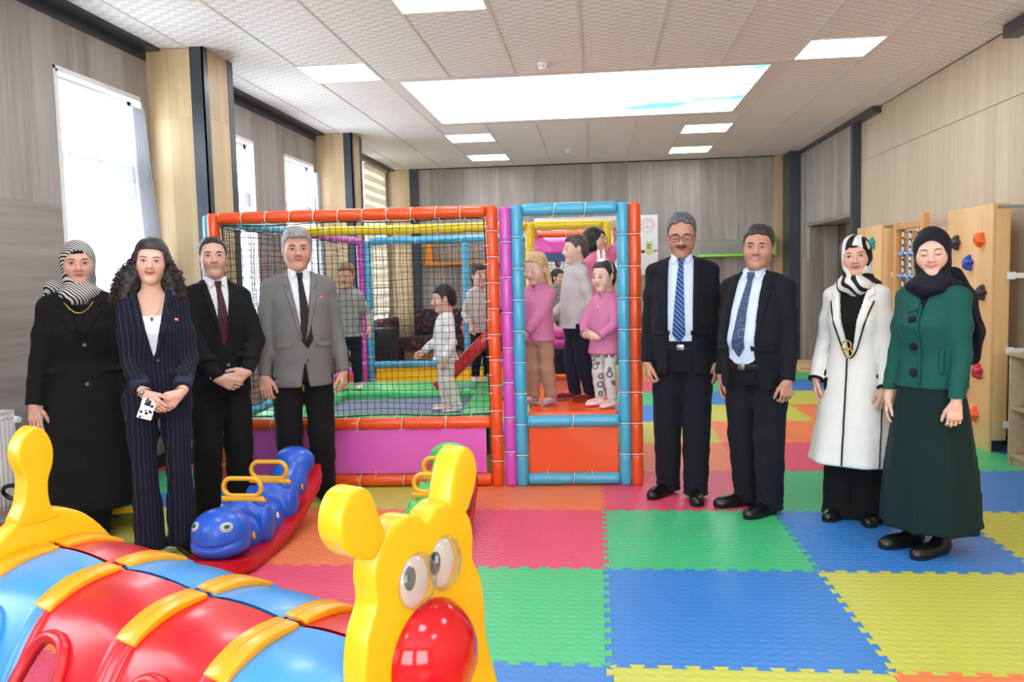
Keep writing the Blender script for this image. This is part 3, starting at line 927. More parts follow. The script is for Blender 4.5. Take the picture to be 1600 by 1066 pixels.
# ------------------------------------------------------------------ signed-distance modelling: smooth unions on a grid, meshed by surface nets
def ax(lo, hi, h, fine=()):
    """grid coordinates lo..hi at step h, refined to step f inside (a,b,f) ranges"""
    xs = [lo]
    while xs[-1] < hi:
        x = xs[-1]; st = h
        for a, b_, f in fine:
            if a - h <= x <= b_: st = min(st, f)
        xs.append(x + st)
    return np.array(xs, np.float32)

def smin(a, b_, k):
    if k <= 0: return np.minimum(a, b_)
    h = np.maximum(k - np.abs(a - b_), 0) / k
    return np.minimum(a, b_) - h * h * k * 0.25

class SDF:
    def __init__(s, X, Y, Z):
        s.X, s.Y, s.Z = X, Y, Z
        s.D = np.full((len(X), len(Y), len(Z)), 0.2, np.float32)
    def sl(s, lo, hi):
        r = []
        for A, a, b_ in zip((s.X, s.Y, s.Z), lo, hi):
            i0, i1 = np.searchsorted(A, a), np.searchsorted(A, b_, 'right')
            r.append(slice(max(0, i0 - 1), min(len(A), i1 + 1)))
        return tuple(r)
    def pts(s, sl):
        return s.X[sl[0]][:, None, None], s.Y[sl[1]][None, :, None], s.Z[sl[2]][None, None, :]
    def put(s, fn, lo, hi, k=0.01, op='u'):
        sl = s.sl(lo, hi)
        if any(q.stop <= q.start for q in sl): return s
        P = s.pts(sl)
        d = fn(*P)
        if op == 'u': s.D[sl] = smin(s.D[sl], d, k)
        elif op == 's': s.D[sl] = -smin(-s.D[sl], d, k)
        elif op == 'i': s.D[sl] = -smin(-s.D[sl], -d, k)
        return s
    def rc(s, a, b_, ra, rb, k=0.01, op='u', T=None):
        a, b_ = np.array(a, float), np.array(b_, float)
        if T is not None: a, b_ = T(a), T(b_)
        m = max(ra, rb) + 0.05
        v = b_ - a; L2 = max(float(v @ v), 1e-9)
        def fn(x, y, z):
            px, py, pz = x - a[0], y - a[1], z - a[2]
            t = np.clip((px * v[0] + py * v[1] + pz * v[2]) / L2, 0, 1)
            return np.sqrt((px - v[0] * t) ** 2 + (py - v[1] * t) ** 2 + (pz - v[2] * t) ** 2) - (ra + (rb - ra) * t)
        return s.put(fn, np.minimum(a, b_) - m, np.maximum(a, b_) + m, k, op)
    def chain(s, pts, rs, k=0.01, T=None):
        for i in range(len(pts) - 1):
            s.rc(pts[i], pts[i + 1], rs[i], rs[i + 1], k, 'u', T)
        return s
    def ell(s, c, r, k=0.01, op='u', T=None, R=None):
        c = np.array(c, float); r = np.array(r, float)
        Rm = np.eye(3) if R is None else np.array(R)
        if T is not None:
            c2 = T(c); Rm = T.R @ Rm
        else:
            c2 = c
        m = float(r.max()) + 0.05
        def fn(x, y, z):
            p = [x - c2[0], y - c2[1], z - c2[2]]
            q = [(p[0] * Rm[0, i] + p[1] * Rm[1, i] + p[2] * Rm[2, i]) for i in range(3)]
            k0 = np.sqrt(sum((q[i] / r[i]) ** 2 for i in range(3)))
            k1 = np.sqrt(sum((q[i] / r[i] ** 2) ** 2 for i in range(3)))
            return k0 * (k0 - 1) / np.maximum(k1, 1e-6)
        return s.put(fn, c2 - m, c2 + m, k, op)
    def loft(s, prof, k=0.01, op='u', n=2.3, fold=None, grow=0.0):
        """prof rows: z, half width, half depth, x centre, y centre"""
        P = np.array(prof, float); P = P[np.argsort(P[:, 0])]
        z0, z1 = P[0, 0], P[-1, 0]
        zs = np.linspace(z0, z1, 80)
        cols = [np.interp(zs, P[:, 0], P[:, i]) for i in range(1, 5)]
        ker = np.array([1, 2, 3, 2, 1], float); ker /= ker.sum()
        cols = [np.convolve(np.pad(c, 2, mode='edge'), ker, 'valid') for c in cols]
        def fn(x, y, z):
            a = np.interp(z, zs, cols[0]) + grow; b_ = np.interp(z, zs, cols[1]) + grow
            px = x - np.interp(z, zs, cols[2]); py = y - np.interp(z, zs, cols[3])
            rr = (np.abs(px / a) ** n + np.abs(py / b_) ** n) ** (1 / n)
            if fold is not None:
                rr = rr * (1 + fold(np.arctan2(py / b_, px / a), z))
            d = (rr - 1) * np.minimum(a, b_)
            return np.maximum(d, np.maximum(z - z1, z0 - z))
        w_ = float(np.abs(P[:, 1]).max()) + .08; dd = float(np.abs(P[:, 2]).max()) + .08
        return s.put(fn, (P[:, 3].min() - w_, P[:, 4].min() - dd, z0 - .04), (P[:, 3].max() + w_, P[:, 4].max() + dd, z1 + .04), k, op)
    def net(s, relax=0):
        D = s.D; I = D < 0
        nx, ny, nz = D.shape
        c = I[:-1, :-1, :-1].astype(np.int8)
        tot = c * 0
        for a in (0, 1):
            for b_ in (0, 1):
                for e in (0, 1):
                    tot += I[a:nx - 1 + a, b_:ny - 1 + b_, e:nz - 1 + e]
        act = (tot > 0) & (tot < 8)
        idx = np.full(act.shape, -1, np.int64)
        ii, jj, kk = np.nonzero(act)
        N = len(ii); idx[ii, jj, kk] = np.arange(N)
        acc = np.zeros((N, 3)); cnt = np.zeros(N)
        A = (s.X.astype(float), s.Y.astype(float), s.Z.astype(float))
        for axn in range(3):
            o1, o2 = [q for q in range(3) if q != axn]
            for u in (0, 1):
                for v in (0, 1):
                    o = [0, 0, 0]; o[o1] = u; o[o2] = v
                    p = (ii + o[0], jj + o[1], kk + o[2])
                    e = [0, 0, 0]; e[axn] = 1
                    q = (p[0] + e[0], p[1] + e[1], p[2] + e[2])
                    d0, d1 = D[p], D[q]
                    m = (d0 < 0) != (d1 < 0)
                    t = np.where(m, d0 / np.where(m, d0 - d1, 1), 0)
                    for w_ in range(3):
                        c0 = A[w_][p[w_]]; c1 = A[w_][q[w_]]
                        acc[:, w_] += np.where(m, c0 + (c1 - c0) * t, 0)
                    cnt += m
        V = acc / np.maximum(cnt, 1)[:, None]
        Fs = []
        for axn in range(3):
            o1, o2 = (axn + 1) % 3, (axn + 2) % 3
            sh = [slice(None)] * 3
            a = [slice(1, -1)] * 3; b_ = [slice(1, -1)] * 3
            a[axn] = slice(0, -1); b_[axn] = slice(1, None)
            m = I[tuple(a)] != I[tuple(b_)]
            p = np.nonzero(m)
            g = [p[0] + 1, p[1] + 1, p[2] + 1]; g[axn] = p[axn]
            def cell(du, dv):
                q = list(g); q[o1] = g[o1] - du; q[o2] = g[o2] - dv
                return idx[q[0], q[1], q[2]]
            Q = np.stack([cell(1, 1), cell(0, 1), cell(0, 0), cell(1, 0)], 1)
            ins = I[tuple(g)]
            Q = np.where(ins[:, None], Q, Q[:, ::-1])
            Fs.append(Q)
        F = np.concatenate(Fs); F = F[(F >= 0).all(1)]
        for _ in range(relax):
            S = np.zeros_like(V); C_ = np.zeros(len(V))
            for a in range(4):
                b_ = (a + 1) % 4
                np.add.at(S, F[:, a], V[F[:, b_]]); np.add.at(C_, F[:, a], 1)
                np.add.at(S, F[:, b_], V[F[:, a]]); np.add.at(C_, F[:, b_], 1)
            V = V * .5 + .5 * S / np.maximum(C_, 1)[:, None]
        return V, F

def npmesh(name, V, F, mats=(), mi=None, col=None):
    me = bpy.data.meshes.new(name)
    me.vertices.add(len(V)); me.vertices.foreach_set('co', np.asarray(V, np.float32).ravel())
    n = F.shape[1]
    me.loops.add(F.size); me.loops.foreach_set('vertex_index', F.astype(np.int32).ravel())
    me.polygons.add(len(F)); me.polygons.foreach_set('loop_start', np.arange(0, F.size, n, dtype=np.int32))
    me.polygons.foreach_set('use_smooth', np.ones(len(F), bool))
    for m in mats: me.materials.append(m)
    if mi is not None: me.polygons.foreach_set('material_index', np.asarray(mi, np.int32))
    if col is not None:
        a = me.color_attributes.new('Col', 'FLOAT_COLOR', 'POINT')
        a.data.foreach_set('color', np.concatenate([col, np.ones((len(col), 1))], 1).astype(np.float32).ravel())
    me.update(calc_edges=True)
    return me

# ------------------------------------------------------------------ radiators
def radiator(y0, y1, z0, z1, lab):
    t = thing('radiator', lab, 'radiator', (XL + .004, y0, 0), 0, 'white radiators under the left windows')
    L = y1 - y0
    n = int(L / .0333)
    def fn(u, v):
        k = u * n
        return (.118 + .006 * (abs(sin(k * pi)) ** .6) * (1 if .03 < v < .97 else 0), u * L, z0 + .01 + v * (z1 - z0 - .02))
    MB().sheet(fn, n * 6, 12).build('front_panel', WHITEMETAL, t, smooth=60, recalc=False)
    MB().bb(.03, .112, .004, L - .004, z0 + .02, z1 - .02).build('convector', WHITEMETAL, t, recalc=False)
    MB().bb(.028, .124, -.004, .002, z0, z1).build('side_cover', WHITEMETAL, t, bevel=.002); MB().bb(.028, .124, L - .002, L + .004, z0, z1).build('side_cover', WHITEMETAL, t, bevel=.002)
    g = MB()
    for k in range(int(L / .035)):
        g.bb(.04, .112, .01 + k * .035, .028 + k * .035, z1 - .008, z1)
    g.bb(.030, .04, 0, L, z1 - .01, z1 + .001); g.bb(.112, .123, 0, L, z1 - .01, z1 + .001)
    g.build('top_grille', WHITEMETAL, t, kind='stuff', recalc=False)
    s_ = MB()
    for k in range(int(L / .0333)):
        s_.bb(.1245, .1262, .012 + k * .0333, .03 + k * .0333, z1 - .045, z1 - .04)
        s_.bb(.1245, .1262, .012 + k * .0333, .03 + k * .0333, z0 + .05, z0 + .055)
    s_.build('slot_row', mat('slot_grey', (150, 150, 152), .6), t, kind='stuff', recalc=False)
    MB().tube([(.07, L, z1 - .06), (.07, L + .05, z1 - .06)], .014, 10).build('valve_body', STEEL, t, smooth=40)
    v = MB().lathe([(.018, 0), (.023, .006), (.023, .03), (.019, .05), (.016, .07)], 14, Matrix.Translation((.075, L + .03, z1 - .06)) @ Matrix.Rotation(pi / 2, 4, 'Y') @ Matrix.Rotation(.2, 4, 'X')).build('thermostat_knob', PVC, t, smooth=35)
    MB().tube([(.07, L + .04, z1 - .06), (.07, L + .04, .0)], .008, 8).build('pipe', WHITEMETAL, t, smooth=40)
    for k in (.2, .8):
        MB().bb(0, .03, L * k - .015, L * k + .015, z0 + .1, z1 - .1).build('wall_bracket', WHITEMETAL, t, recalc=False)
radiator(3.0, 4.31, .16, .74, 'white ribbed radiator at the left edge with a thermostat knob')
radiator(4.62, 5.62, .12, .74, 'white ribbed radiator half hidden behind the black coat and pinstripe suit')

# ------------------------------------------------------------------ back wall: shelves and picture board
LIME = mat('lime_lacquer', (134, 218, 74), .4); ORL = mat('orange_lacquer', (250, 150, 30), .4)
def lshelf(x0, x1, zb, zt, m, lab, up):
    t = thing('wall_shelf', lab, 'shelf', ((x0 + x1) / 2, YB - .012, zb), 0)
    L = x1 - x0
    MB().bb(-L / 2, L / 2, -.2, 0, 0, .04).build('shelf_board', m, t, bevel=.003)
    ux = -L / 2 if up < 0 else L / 2 - .1
    MB().bb(ux, ux + .1, -.2, 0, .04, zt - zb).build('upright', m, t, bevel=.003)
lshelf(1.62, 2.83, 1.655, 1.965, LIME, 'lime green L-shaped wall shelf behind the two men in navy suits', 1)
lshelf(-2.79, -1.5, 1.64, 2.0, ORL, 'orange L-shaped wall shelf seen through the netting', -1)
bd = thing('picture_board', 'white board on the back wall with a red round emblem and cartoon prints', 'poster', (0, YB - .014, 1.86))
MB().bb(-1.0, 1.0, -.012, 0, -.47, .50).build('board', mat('board_white', (240, 241, 245), .35), bd, bevel=.003)
REDP = mat('print_red', (206, 92, 100), .6)
def flat(name, poly, m, dy=.0):
    return MB().prism([(p[0], p[1]) for p in poly], -.0006, .0006, Matrix.Translation((0, -.0128 - dy, 0)) @ Matrix.Rotation(pi / 2, 4, 'X')).build(name, m, bd, recalc=False)
def disc(cx, cz, rx, rz, n=24):
    return [(cx + rx * cos(2 * pi * k / n), cz + rz * sin(2 * pi * k / n)) for k in range(n)]
ex, ez = .835, .335
em = MB()
for r in (.105, .062):
    em.tube([(ex + r * cos(2 * pi * k / 40), -.0135, ez + r * sin(2 * pi * k / 40)) for k in range(40)], .0022, 4, True)
for k in range(16):
    a = 2 * pi * k / 16
    for q in range(3):
        b_ = a + (q - 1) * .09
        em.box((ex + .125 * cos(a), -.0135, ez + .125 * sin(a)), (.010, .001, .010), Matrix.Rotation(-a, 3, 'Y'))
em.build('emblem_ring', REDP, bd, kind='stuff', recalc=False)
em = MB()
for k in range(1, 8):
    em.tube([(ex - .045 + .006 * k, -.0135, ez - .02 - .012 * sin(k * .4)), (ex + .045 - .006 * k, -.0135, ez - .02 - .004 * k)], .0016, 4)
em.tube([(ex, -.0135, ez + .0), (ex, -.0135, ez + .045)], .003, 4)
em.build('emblem_torch', REDP, bd, kind='stuff', recalc=False)
def ringtext(txt, r, a0, a1, size):
    n = len(txt)
    for k, ch in enumerate(txt):
        if ch == ' ': continue
        a = a0 + (a1 - a0) * k / (n - 1)
        cu = bpy.data.curves.new('emblem_letter', 'FONT'); cu.body = ch; cu.size = size; cu.align_x = 'CENTER'; cu.align_y = 'CENTER'; cu.resolution_u = 2
        tmp = bpy.data.objects.new('emblem_letter_curve', cu); COL.objects.link(tmp)
        me = bpy.data.meshes.new_from_object(tmp)
        bpy.data.objects.remove(tmp, do_unlink=True); bpy.data.curves.remove(cu)
        me.name = 'emblem_letter'; me.materials.clear()
        o = mkobj('emblem_letter', me, REDP, bd)
        o.location = (ex + r * cos(a), -.0136, ez + r * sin(a)); o.rotation_euler = (pi / 2, -(a - pi / 2), 0)
ringtext('T.C. MİLLÎ EĞİTİM BAKANLIĞI', .083, pi * 1.22, -pi * .22, .026)
PR_ = {k: mat('print_' + k, c, .6) for k, c in dict(green=(186, 214, 150), teal=(60, 130, 150), blue=(120, 190, 220), pink=(232, 140, 180), brown=(150, 110, 70), black=(40, 40, 44), red=(214, 60, 50), yellow=(240, 206, 70)).items()}
# a small green cuddly figure under the emblem
fx, fz = .86, -.03
for nm, p, m in (('figure_body', disc(fx, fz - .05, .065, .06), 'green'), ('figure_head', disc(fx, fz + .04, .055, .05), 'green'), ('figure_ear', disc(fx - .03, fz + .095, .014, .022), 'green'), ('figure_ear', disc(fx + .035, fz + .095, .014, .022), 'green'),
                 ('figure_foot', disc(fx - .10, fz - .06, .03, .025), 'black'), ('figure_foot', disc(fx + .10, fz - .05, .03, .018), 'brown'), ('figure_belly', disc(fx, fz - .055, .035, .035), 'yellow')):
    flat(nm, p, PR_[m], .0004 * (1 + ('belly' in nm)))
for dx in (-.014, .016):
    flat('figure_eye', disc(fx + dx, fz + .045, .008, .016), PR_['black'], .001)
for cx, cz, a, b_, c1, c2 in ((-.80, .36, .13, .09, 'blue', 'pink'), (-.38, .36, .14, .09, 'green', 'yellow'), (.06, .36, .12, .08, 'teal', 'blue'), (.33, .34, .10, .1, 'green', 'brown'),
                              (-.62, -.2, .05, .12, 'black', 'red'), (-.18, -.2, .06, .1, 'yellow', 'red'), (.25, -.2, .06, .12, 'red', 'yellow')):
    flat('printed_picture', disc(cx, cz, a, b_), PR_[c1]); flat('printed_picture', disc(cx + .02, cz - .01, a * .5, b_ * .6), PR_[c2], .0005)

# ------------------------------------------------------------------ rug corner behind the play frame
def rug_mat():
    m = bpy.data.materials.new('rug_weave'); m.use_nodes = True
    nt = m.node_tree; b = nt.nodes['Principled BSDF']
    tc = node(nt, 'ShaderNodeTexCoord')
    v = node(nt, 'ShaderNodeTexVoronoi', {'Vector': tc.outputs['Object'], 'Scale': 15.0}, distance='MANHATTAN')
    v2 = node(nt, 'ShaderNodeTexVoronoi', {'Vector': tc.outputs['Object'], 'Scale': 30.0}, distance='MANHATTAN')
    f = mth(nt, 'ADD', v.outputs['Distance'], mth(nt, 'MULTIPLY', v2.outputs['Distance'], .35))
    c = ramp(nt, f, [(0.12, (178, 156, 122)), (.24, (96, 24, 32)), (.44, (30, 28, 44)), (.56, (190, 168, 136)), (.62, (110, 30, 36)), (.9, (40, 34, 46))], 'CONSTANT')
    nt.links.new(c, b.inputs['Base Color']); b.inputs['Roughness'].default_value = .95
    return m
RUG = rug_mat(); WOODB = wood('bench_wood', (150, 112, 70), (186, 146, 98), 'x', .05)
bn = thing('corner_bench', 'low wooden bench against the back wall covered with a patterned rug', 'bench', (-2.1, 13.15, 0))
MB().bb(-.95, .95, -.38, .42, 0, .40).build('bench_base', WOODB, bn, bevel=.008)
MB().bb(-.96, .96, -.40, .42, .40, .50).build('seat_mattress', RUG, bn, bevel=.03, seg=3)
MB().bb(-.96, .96, -.412, -.40, .28, .47).build('rug_overhang', RUG, bn, bevel=.004)
for k, x in enumerate((-2.72, -2.1, -1.48)):
    c = thing('rug_cushion', ['left patterned rug cushion leaning on the back wall behind the netting', 'middle patterned rug cushion leaning on the back wall behind the netting', 'right patterned rug cushion leaning on the back wall behind the netting'][k], 'cushion', (x, 13.40, .51), 0, 'rug cushions on the corner bench')
    MB().box((0, 0, .21), (.56, .14, .40), Matrix.Rotation(-.18, 3, 'X')).build('cushion_cover', RUG, c, bevel=.05, seg=4)
    MB().box((0, -.075, .21), (.30, .02, .20), Matrix.Rotation(-.18, 3, 'X')).build('cushion_medallion', RUG, c, bevel=.008)
c = thing('rug_bolster', 'patterned rug cushion on the window side of the corner', 'cushion', (-3.24, 12.98, .0))
MB().bb(-.12, .09, -.4, .5, .0, .46).build('bolster_seat', RUG, c, bevel=.03, seg=3); MB().bb(-.15, -.02, -.36, .46, .46, .80).build('bolster_back', RUG, c, bevel=.05, seg=3)
sp = thing('black_loudspeaker', 'black box loudspeaker on the floor under the striped blind', 'loudspeaker', (-3.22, 12.2, 0))
MB().bb(-.17, .17, -.17, .17, 0, .69).build('cabinet', mat('speaker_black', (36, 38, 42), .6), sp, bevel=.012)
MB().bb(-.145, .145, -.18, -.168, .05, .64).build('grille', mat('speaker_mesh', (26, 28, 30), .8, bump=(300, .5, .002)), sp, bevel=.004)

# ------------------------------------------------------------------ climbing boards with holds
def climb(y0, y1, xf, zt, lab, holds):
    t = thing('climbing_board', lab, 'climbing wall', (xf, (y0 + y1) / 2, 0), 0, 'climbing boards on the beige wall')
    h = (y1 - y0) / 2
    MB().bb(0, .022, -h, h, 0.0, zt).build('front_board', BIRCH, t, bevel=.002)
    for s_ in (-1, 1):
        MB().bb(.022, .125, s_ * h - (.022 if s_ > 0 else 0), s_ * h + (.022 if s_ < 0 else 0), .09, zt).build('side_board', BIRCH, t, bevel=.002)
    MB().bb(.022, .125, -h + .022, h - .022, zt - .022, zt).build('top_board', BIRCH, t, bevel=.002)
    MB().bb(.022, .12, -h + .05, h - .05, 0, .09).build('plinth', DARK, t, recalc=False)
    for z in (1.34, .775, .215):
        MB().bb(.10, .16, -h - .022, -h - .001, z - .028, z + .028).bb(.125, XR - xf - .001, -h - .018, -h - .004, z - .02, z + .02).build('plastic_clip', PVC, t, bevel=.003)
    MB().bb(.03, XR - xf - .001, -h - .004, -h - .0005, zt - .04, zt - .015).build('metal_bracket', STEEL, t, recalc=False)
    cols = dict(black=(52, 52, 56), orange=(250, 106, 30), blue=(38, 78, 178), red=(196, 40, 62), teal=(24, 158, 148))
    for k, (y, z, c) in enumerate(holds):
        m = mat('hold_' + c, cols[c], .5)
        o = thing('climbing_hold', '%s star-shaped climbing hold %s' % (c, HL[(round(y, 2), round(z, 2))]), 'climbing hold', (xf, y, z), 0, 'climbing holds on the boards')
        rnd = random.Random(k * 7 + int(z * 100))
        vs = []; ph = rnd.uniform(0, 6)
        prof = [(1.0, 0.0), (1.02, .018), (.9, .036), (.66, .05), (.34, .054)]
        n = 25; fs = []
        for (q, d) in prof:
            for i in range(n):
                a = 2 * pi * i / n
                r = .052 * q * (1 + (.26 - .1 * d / .05) * cos(5 * a + ph) + .06 * sin(2 * a + ph))
                vs.append((-d, r * cos(a), r * sin(a)))
        for i in range(len(prof) - 1):
            for j in range(n):
                fs.append((i * n + j, i * n + (j + 1) % n, (i + 1) * n + (j + 1) % n, (i + 1) * n + j))
        fs.append(tuple((len(prof) - 1) * n + j for j in range(n)))
        fs.append(tuple(range(n))[::-1])
        MB().add(vs, fs).build('hold_body', m, o, smooth=50)
        MB().lathe([(.010, 0), (.010, .004), (.006, .004)], 10, Matrix.Translation((-.0535, 0, 0)) @ Matrix.Rotation(-pi / 2, 4, 'Y')).build('bolt', STEEL, o, smooth=30)
H1 = [(7.14, 1.61, 'black', 'at the top left of the near board'), (6.71, 1.62, 'orange', 'at the top right of the near board'), (6.90, 1.44, 'blue', 'high on the near board'), (6.67, 1.21, 'black', 'at the right of the near board, mid height'), (6.70, .88, 'orange', 'beside the navy headscarf tail'), (6.70, .60, 'red', 'low on the near board'), (6.94, .46, 'black', 'half hidden behind the green jacket'), (6.76, .26, 'orange', 'lowest on the near board')]
H2 = [(9.20, 1.68, 'teal', 'at the top of the far board')]
HL = {(a, b_): d for a, b_, c, d in H1 + H2}
climb(6.53, 7.33, 2.95, 1.88, 'tall birch climbing board with colourful holds behind the woman in green', [q[:3] for q in H1])
climb(8.96, 9.76, 2.95, 1.87, 'farther birch climbing board with a teal hold behind the white headscarf', [q[:3] for q in H2])
# rope ladder frame between the two boards
t = thing('rope_net_frame', 'wooden frame with white ropes and blue balls between the climbing boards', 'climbing frame', (3.0, 8.3, 0))
MB().bb(-.03, .03, .31, .38, 0, 1.86).build('frame_post', PINE, t, bevel=.004)
MB().bb(-.03, .03, -.38, -.31, 0, 1.91).build('frame_post', PINE, t, bevel=.004)
MB().bb(-.025, .025, -.31, .31, 1.79, 1.85).build('top_rail', PINE, t, bevel=.004)
MB().bb(.03, .075, -.82, .40, 1.70, 1.765).build('wall_rail', PINE, t, bevel=.004)
MB().bb(.03, .075, -.40, .40, .10, .165).build('wall_rail', PINE, t, bevel=.004)
MB().bb(.075, XR - 3.0 - .001, -.36, -.33, 1.70, 1.76).bb(.075, XR - 3.0 - .001, .33, .36, 1.70, 1.76).build('wall_spacer', PINE, t, recalc=False)
def rope_mat():
    m = bpy.data.materials.new('rope_white_navy'); m.use_nodes = True
    nt = m.node_tree; b = nt.nodes['Principled BSDF']
    tc = node(nt, 'ShaderNodeTexCoord')
    wv = node(nt, 'ShaderNodeTexWave', {'Vector': tc.outputs['Object'], 'Scale': 9.0, 'Distortion': .5}, bands_direction='DIAGONAL')
    c = ramp(nt, wv.outputs['Fac'], [(0, (70, 80, 110)), (.25, (236, 236, 238))], 'CONSTANT')
    nt.links.new(c, b.inputs['Base Color']); b.inputs['Roughness'].default_value = .9
    return m
ROPE = rope_mat(); BALLM = mat('ball_blue', (86, 142, 214), .35)
for y in (.19, 0.0, -.19):
    MB().tube([(.0, y + .004 * sin(z_ * 9), z_) for z_ in [1.79 - 1.66 * k / 20 for k in range(21)]], .011, 8).build('rope', ROPE, t, smooth=60)
for z in (1.55, 1.33, 1.11, .89, .67, .45):
    MB().tube([(-.008, .31 - .62 * k / 16, z + .012 * sin(k * 1.55)) for k in range(17)], .010, 8).build('rope', ROPE, t, smooth=60)
    for y in (.19, 0.0, -.19):
        MB().sphere((0, y, z), (.03, .034, .03), 14, 9).build('ball_joint', BALLM, t, smooth=180)
# pale boards lying by the door
t = thing('balance_plank', 'pale wooden board lying on the floor by the doorway', 'board', (3.0, 12.75, 0), radians(12))
MB().bb(-.28, .08, -.3, .3, .02, .05).build('plank_top', PINE, t, bevel=.004); MB().bb(-.26, .06, -.26, -.2, 0, .02).build('foot_batten', PINE, t, recalc=False); MB().bb(-.26, .06, .2, .26, 0, .02).build('foot_batten', PINE, t, recalc=False)
t = thing('wooden_ramp', 'sloping pale wooden ramp leaning at the doorway end', 'board', (2.98, 12.1, 0), radians(-4))
MB().add([(-.16, -.36, 0), (.12, -.36, 0), (.12, .26, 0), (-.16, .26, 0), (-.16, .26, .11), (.12, .26, .11), (-.16, -.36, .02), (.12, -.36, .02)], [(0, 3, 2, 1), (2, 3, 4, 5), (6, 7, 5, 4), (0, 1, 7, 6), (1, 2, 5, 7), (0, 6, 4, 3)]).build('ramp_body', BIRCH, t, bevel=.003)
MB().bb(-.15, .11, -.33, -.31, .035, .05).build('cross_batten', PINE, t, recalc=False)

# ------------------------------------------------------------------ low shelf with toys at the right edge
t = thing('toy_shelf', 'low open wooden shelf unit cut off by the right edge', 'shelf', (3.04, 5.35, 0))
MB().bb(-.14, .145, .765, .785, 0, .78).build('side_panel', SHELFW, t, bevel=.002); MB().bb(-.14, .145, -.785, -.765, 0, .78).build('side_panel', SHELFW, t, bevel=.002)
MB().bb(-.15, .145, -.79, .79, .78, .80).build('top_board', SHELFW, t, bevel=.002)
MB().bb(.135, .145, -.765, .765, .05, .78).build('back_panel', SHELFW, t, recalc=False)
for z in (.06, .40):
    MB().bb(-.135, .135, -.765, .765, z, z + .022).build('shelf_board', SHELFW, t, bevel=.002)
MB().bb(-.12, -.10, -.765, .765, 0, .06).build('plinth', SHELFW, t, recalc=False)
MB().bb(-.13, .135, -.01, .01, .082, .40).build('divider', SHELFW, t, recalc=False)
TOYR = mat('toy_red', (206, 30, 40), .3); TOYG = mat('toy_green', (40, 140, 90), .3); TOYB = mat('toy_blue', (50, 90, 180), .3); TOYY = mat('toy_yellow', (236, 196, 40), .35)
cup = [(.022, 0), (.030, .004), (.034, .05), (.036, .055), (.031, .055), (.028, .01)]
for k, (y, m, lab) in enumerate(((.50, TOYR, 'red toy cup on the shelf at the right edge, nearest the front'), (.38, TOYR, 'second red toy cup on the shelf'), (.26, TOYY, 'yellow toy cup on the shelf'))):
    q = thing('toy_cup', lab, 'toy', (2.96, 5.35 + y, .4225), 0, 'toy cups on the low shelf')
    MB().lathe(cup, 16).build('cup_body', m, q, smooth=40)
    MB().tube([(.034 + .018 * sin(a), 0, .028 + .016 * cos(a)) for a in [pi * i / 8 for i in range(9)]], .004, 6).build('cup_handle', m, q, smooth=60)
q = thing('stacking_toy', 'red, blue and green stacking rings toy on the shelf at the right edge', 'toy', (3.06, 5.86, .4225))
for k, (m, r) in enumerate(((TOYR, .045), (TOYR, .042), (TOYG, .038), (TOYB, .036), (TOYR, .03))):
    MB().lathe([(r * .6, k * .036), (r, k * .036 + .008), (r, k * .036 + .026), (r * .6, k * .036 + .034)], 18).build('ring', m, q, smooth=50)
MB().lathe([(.012, .18), (.02, .19), (.02, .205), (.010, .215)], 12).build('knob', TOYY, q, smooth=50)

# ------------------------------------------------------------------ plastic toys
GLOSS = lambda n, c: mat(n, c, .3, 0, .5, coat=.1)
P_YE = GLOSS('plastic_yellow', (228, 180, 14)); P_RE = GLOSS('plastic_red', (190, 18, 32)); P_BL = GLOSS('plastic_blue', (64, 144, 212)); P_CL = GLOSS('plastic_clip', (238, 156, 18))
P_DB = GLOSS('rocker_blue', (40, 92, 204)); P_DG = GLOSS('rocker_green', (78, 196, 96)); P_HY = GLOSS('rocker_handle', (232, 172, 36)); P_BK = GLOSS('plastic_black', (24, 24, 26)); P_WH = GLOSS('plastic_white', (240, 240, 238))
def curvepts(P, n=6, closed=True):
    """Catmull-Rom smoothing of an outline"""
    out = []; m = len(P)
    for i in range(m if closed else m - 1):
        p0, p1, p2, p3 = (P[(i + k) % m] if closed else P[min(max(i + k, 0), m - 1)] for k in (-1, 0, 1, 2))
        for k in range(n):
            t = k / n
            out.append(tuple(.5 * (2 * p1[q] + (p2[q] - p0[q]) * t + (2 * p0[q] - 5 * p1[q] + 4 * p2[q] - p3[q]) * t * t + (3 * p1[q] - p0[q] - 3 * p2[q] + p3[q]) * t ** 3) for q in range(len(p1))))
    if not closed: out.append(tuple(P[-1]))
    return out
def slab(name, outline, x0, x1, m, parent, bev=.012):
    """outline in the local y,z plane, thickness x0..x1"""
    vs = [(x0, p[0], p[1]) for p in outline] + [(x1, p[0], p[1]) for p in outline]
    n = len(outline)
    fs = [tuple(range(n))[::-1], tuple(range(n, 2 * n))] + [(i, (i + 1) % n, n + (i + 1) % n, n + i) for i in range(n)]
    mb = MB().add(vs, fs)
    me = mb.mesh(name, [m])
    bm = bmesh.new(); bm.from_mesh(me)
    bmesh.ops.recalc_face_normals(bm, faces=bm.faces)
    big = [f for f in bm.faces if len(f.verts) > 4]
    es = list({e for f in big for e in f.edges})
    bmesh.ops.bevel(bm, geom=es, offset=bev, segments=4, profile=.5, affect='EDGES', clamp_overlap=True)
    bmesh.ops.triangulate(bm, faces=[f for f in bm.faces if len(f.verts) > 4])
    bm.to_mesh(me); bm.free()
    me.polygons.foreach_set('use_smooth', [True] * len(me.polygons)); me.set_sharp_from_angle(angle=radians(50))
    return mkobj(name, me, None, parent)
ct = thing('crawl_tunnel', 'red and blue caterpillar crawl tunnel with a yellow face and red nose', 'toy tunnel', (-.36, 1.49, 0), radians(-28.6))
c0 = .055
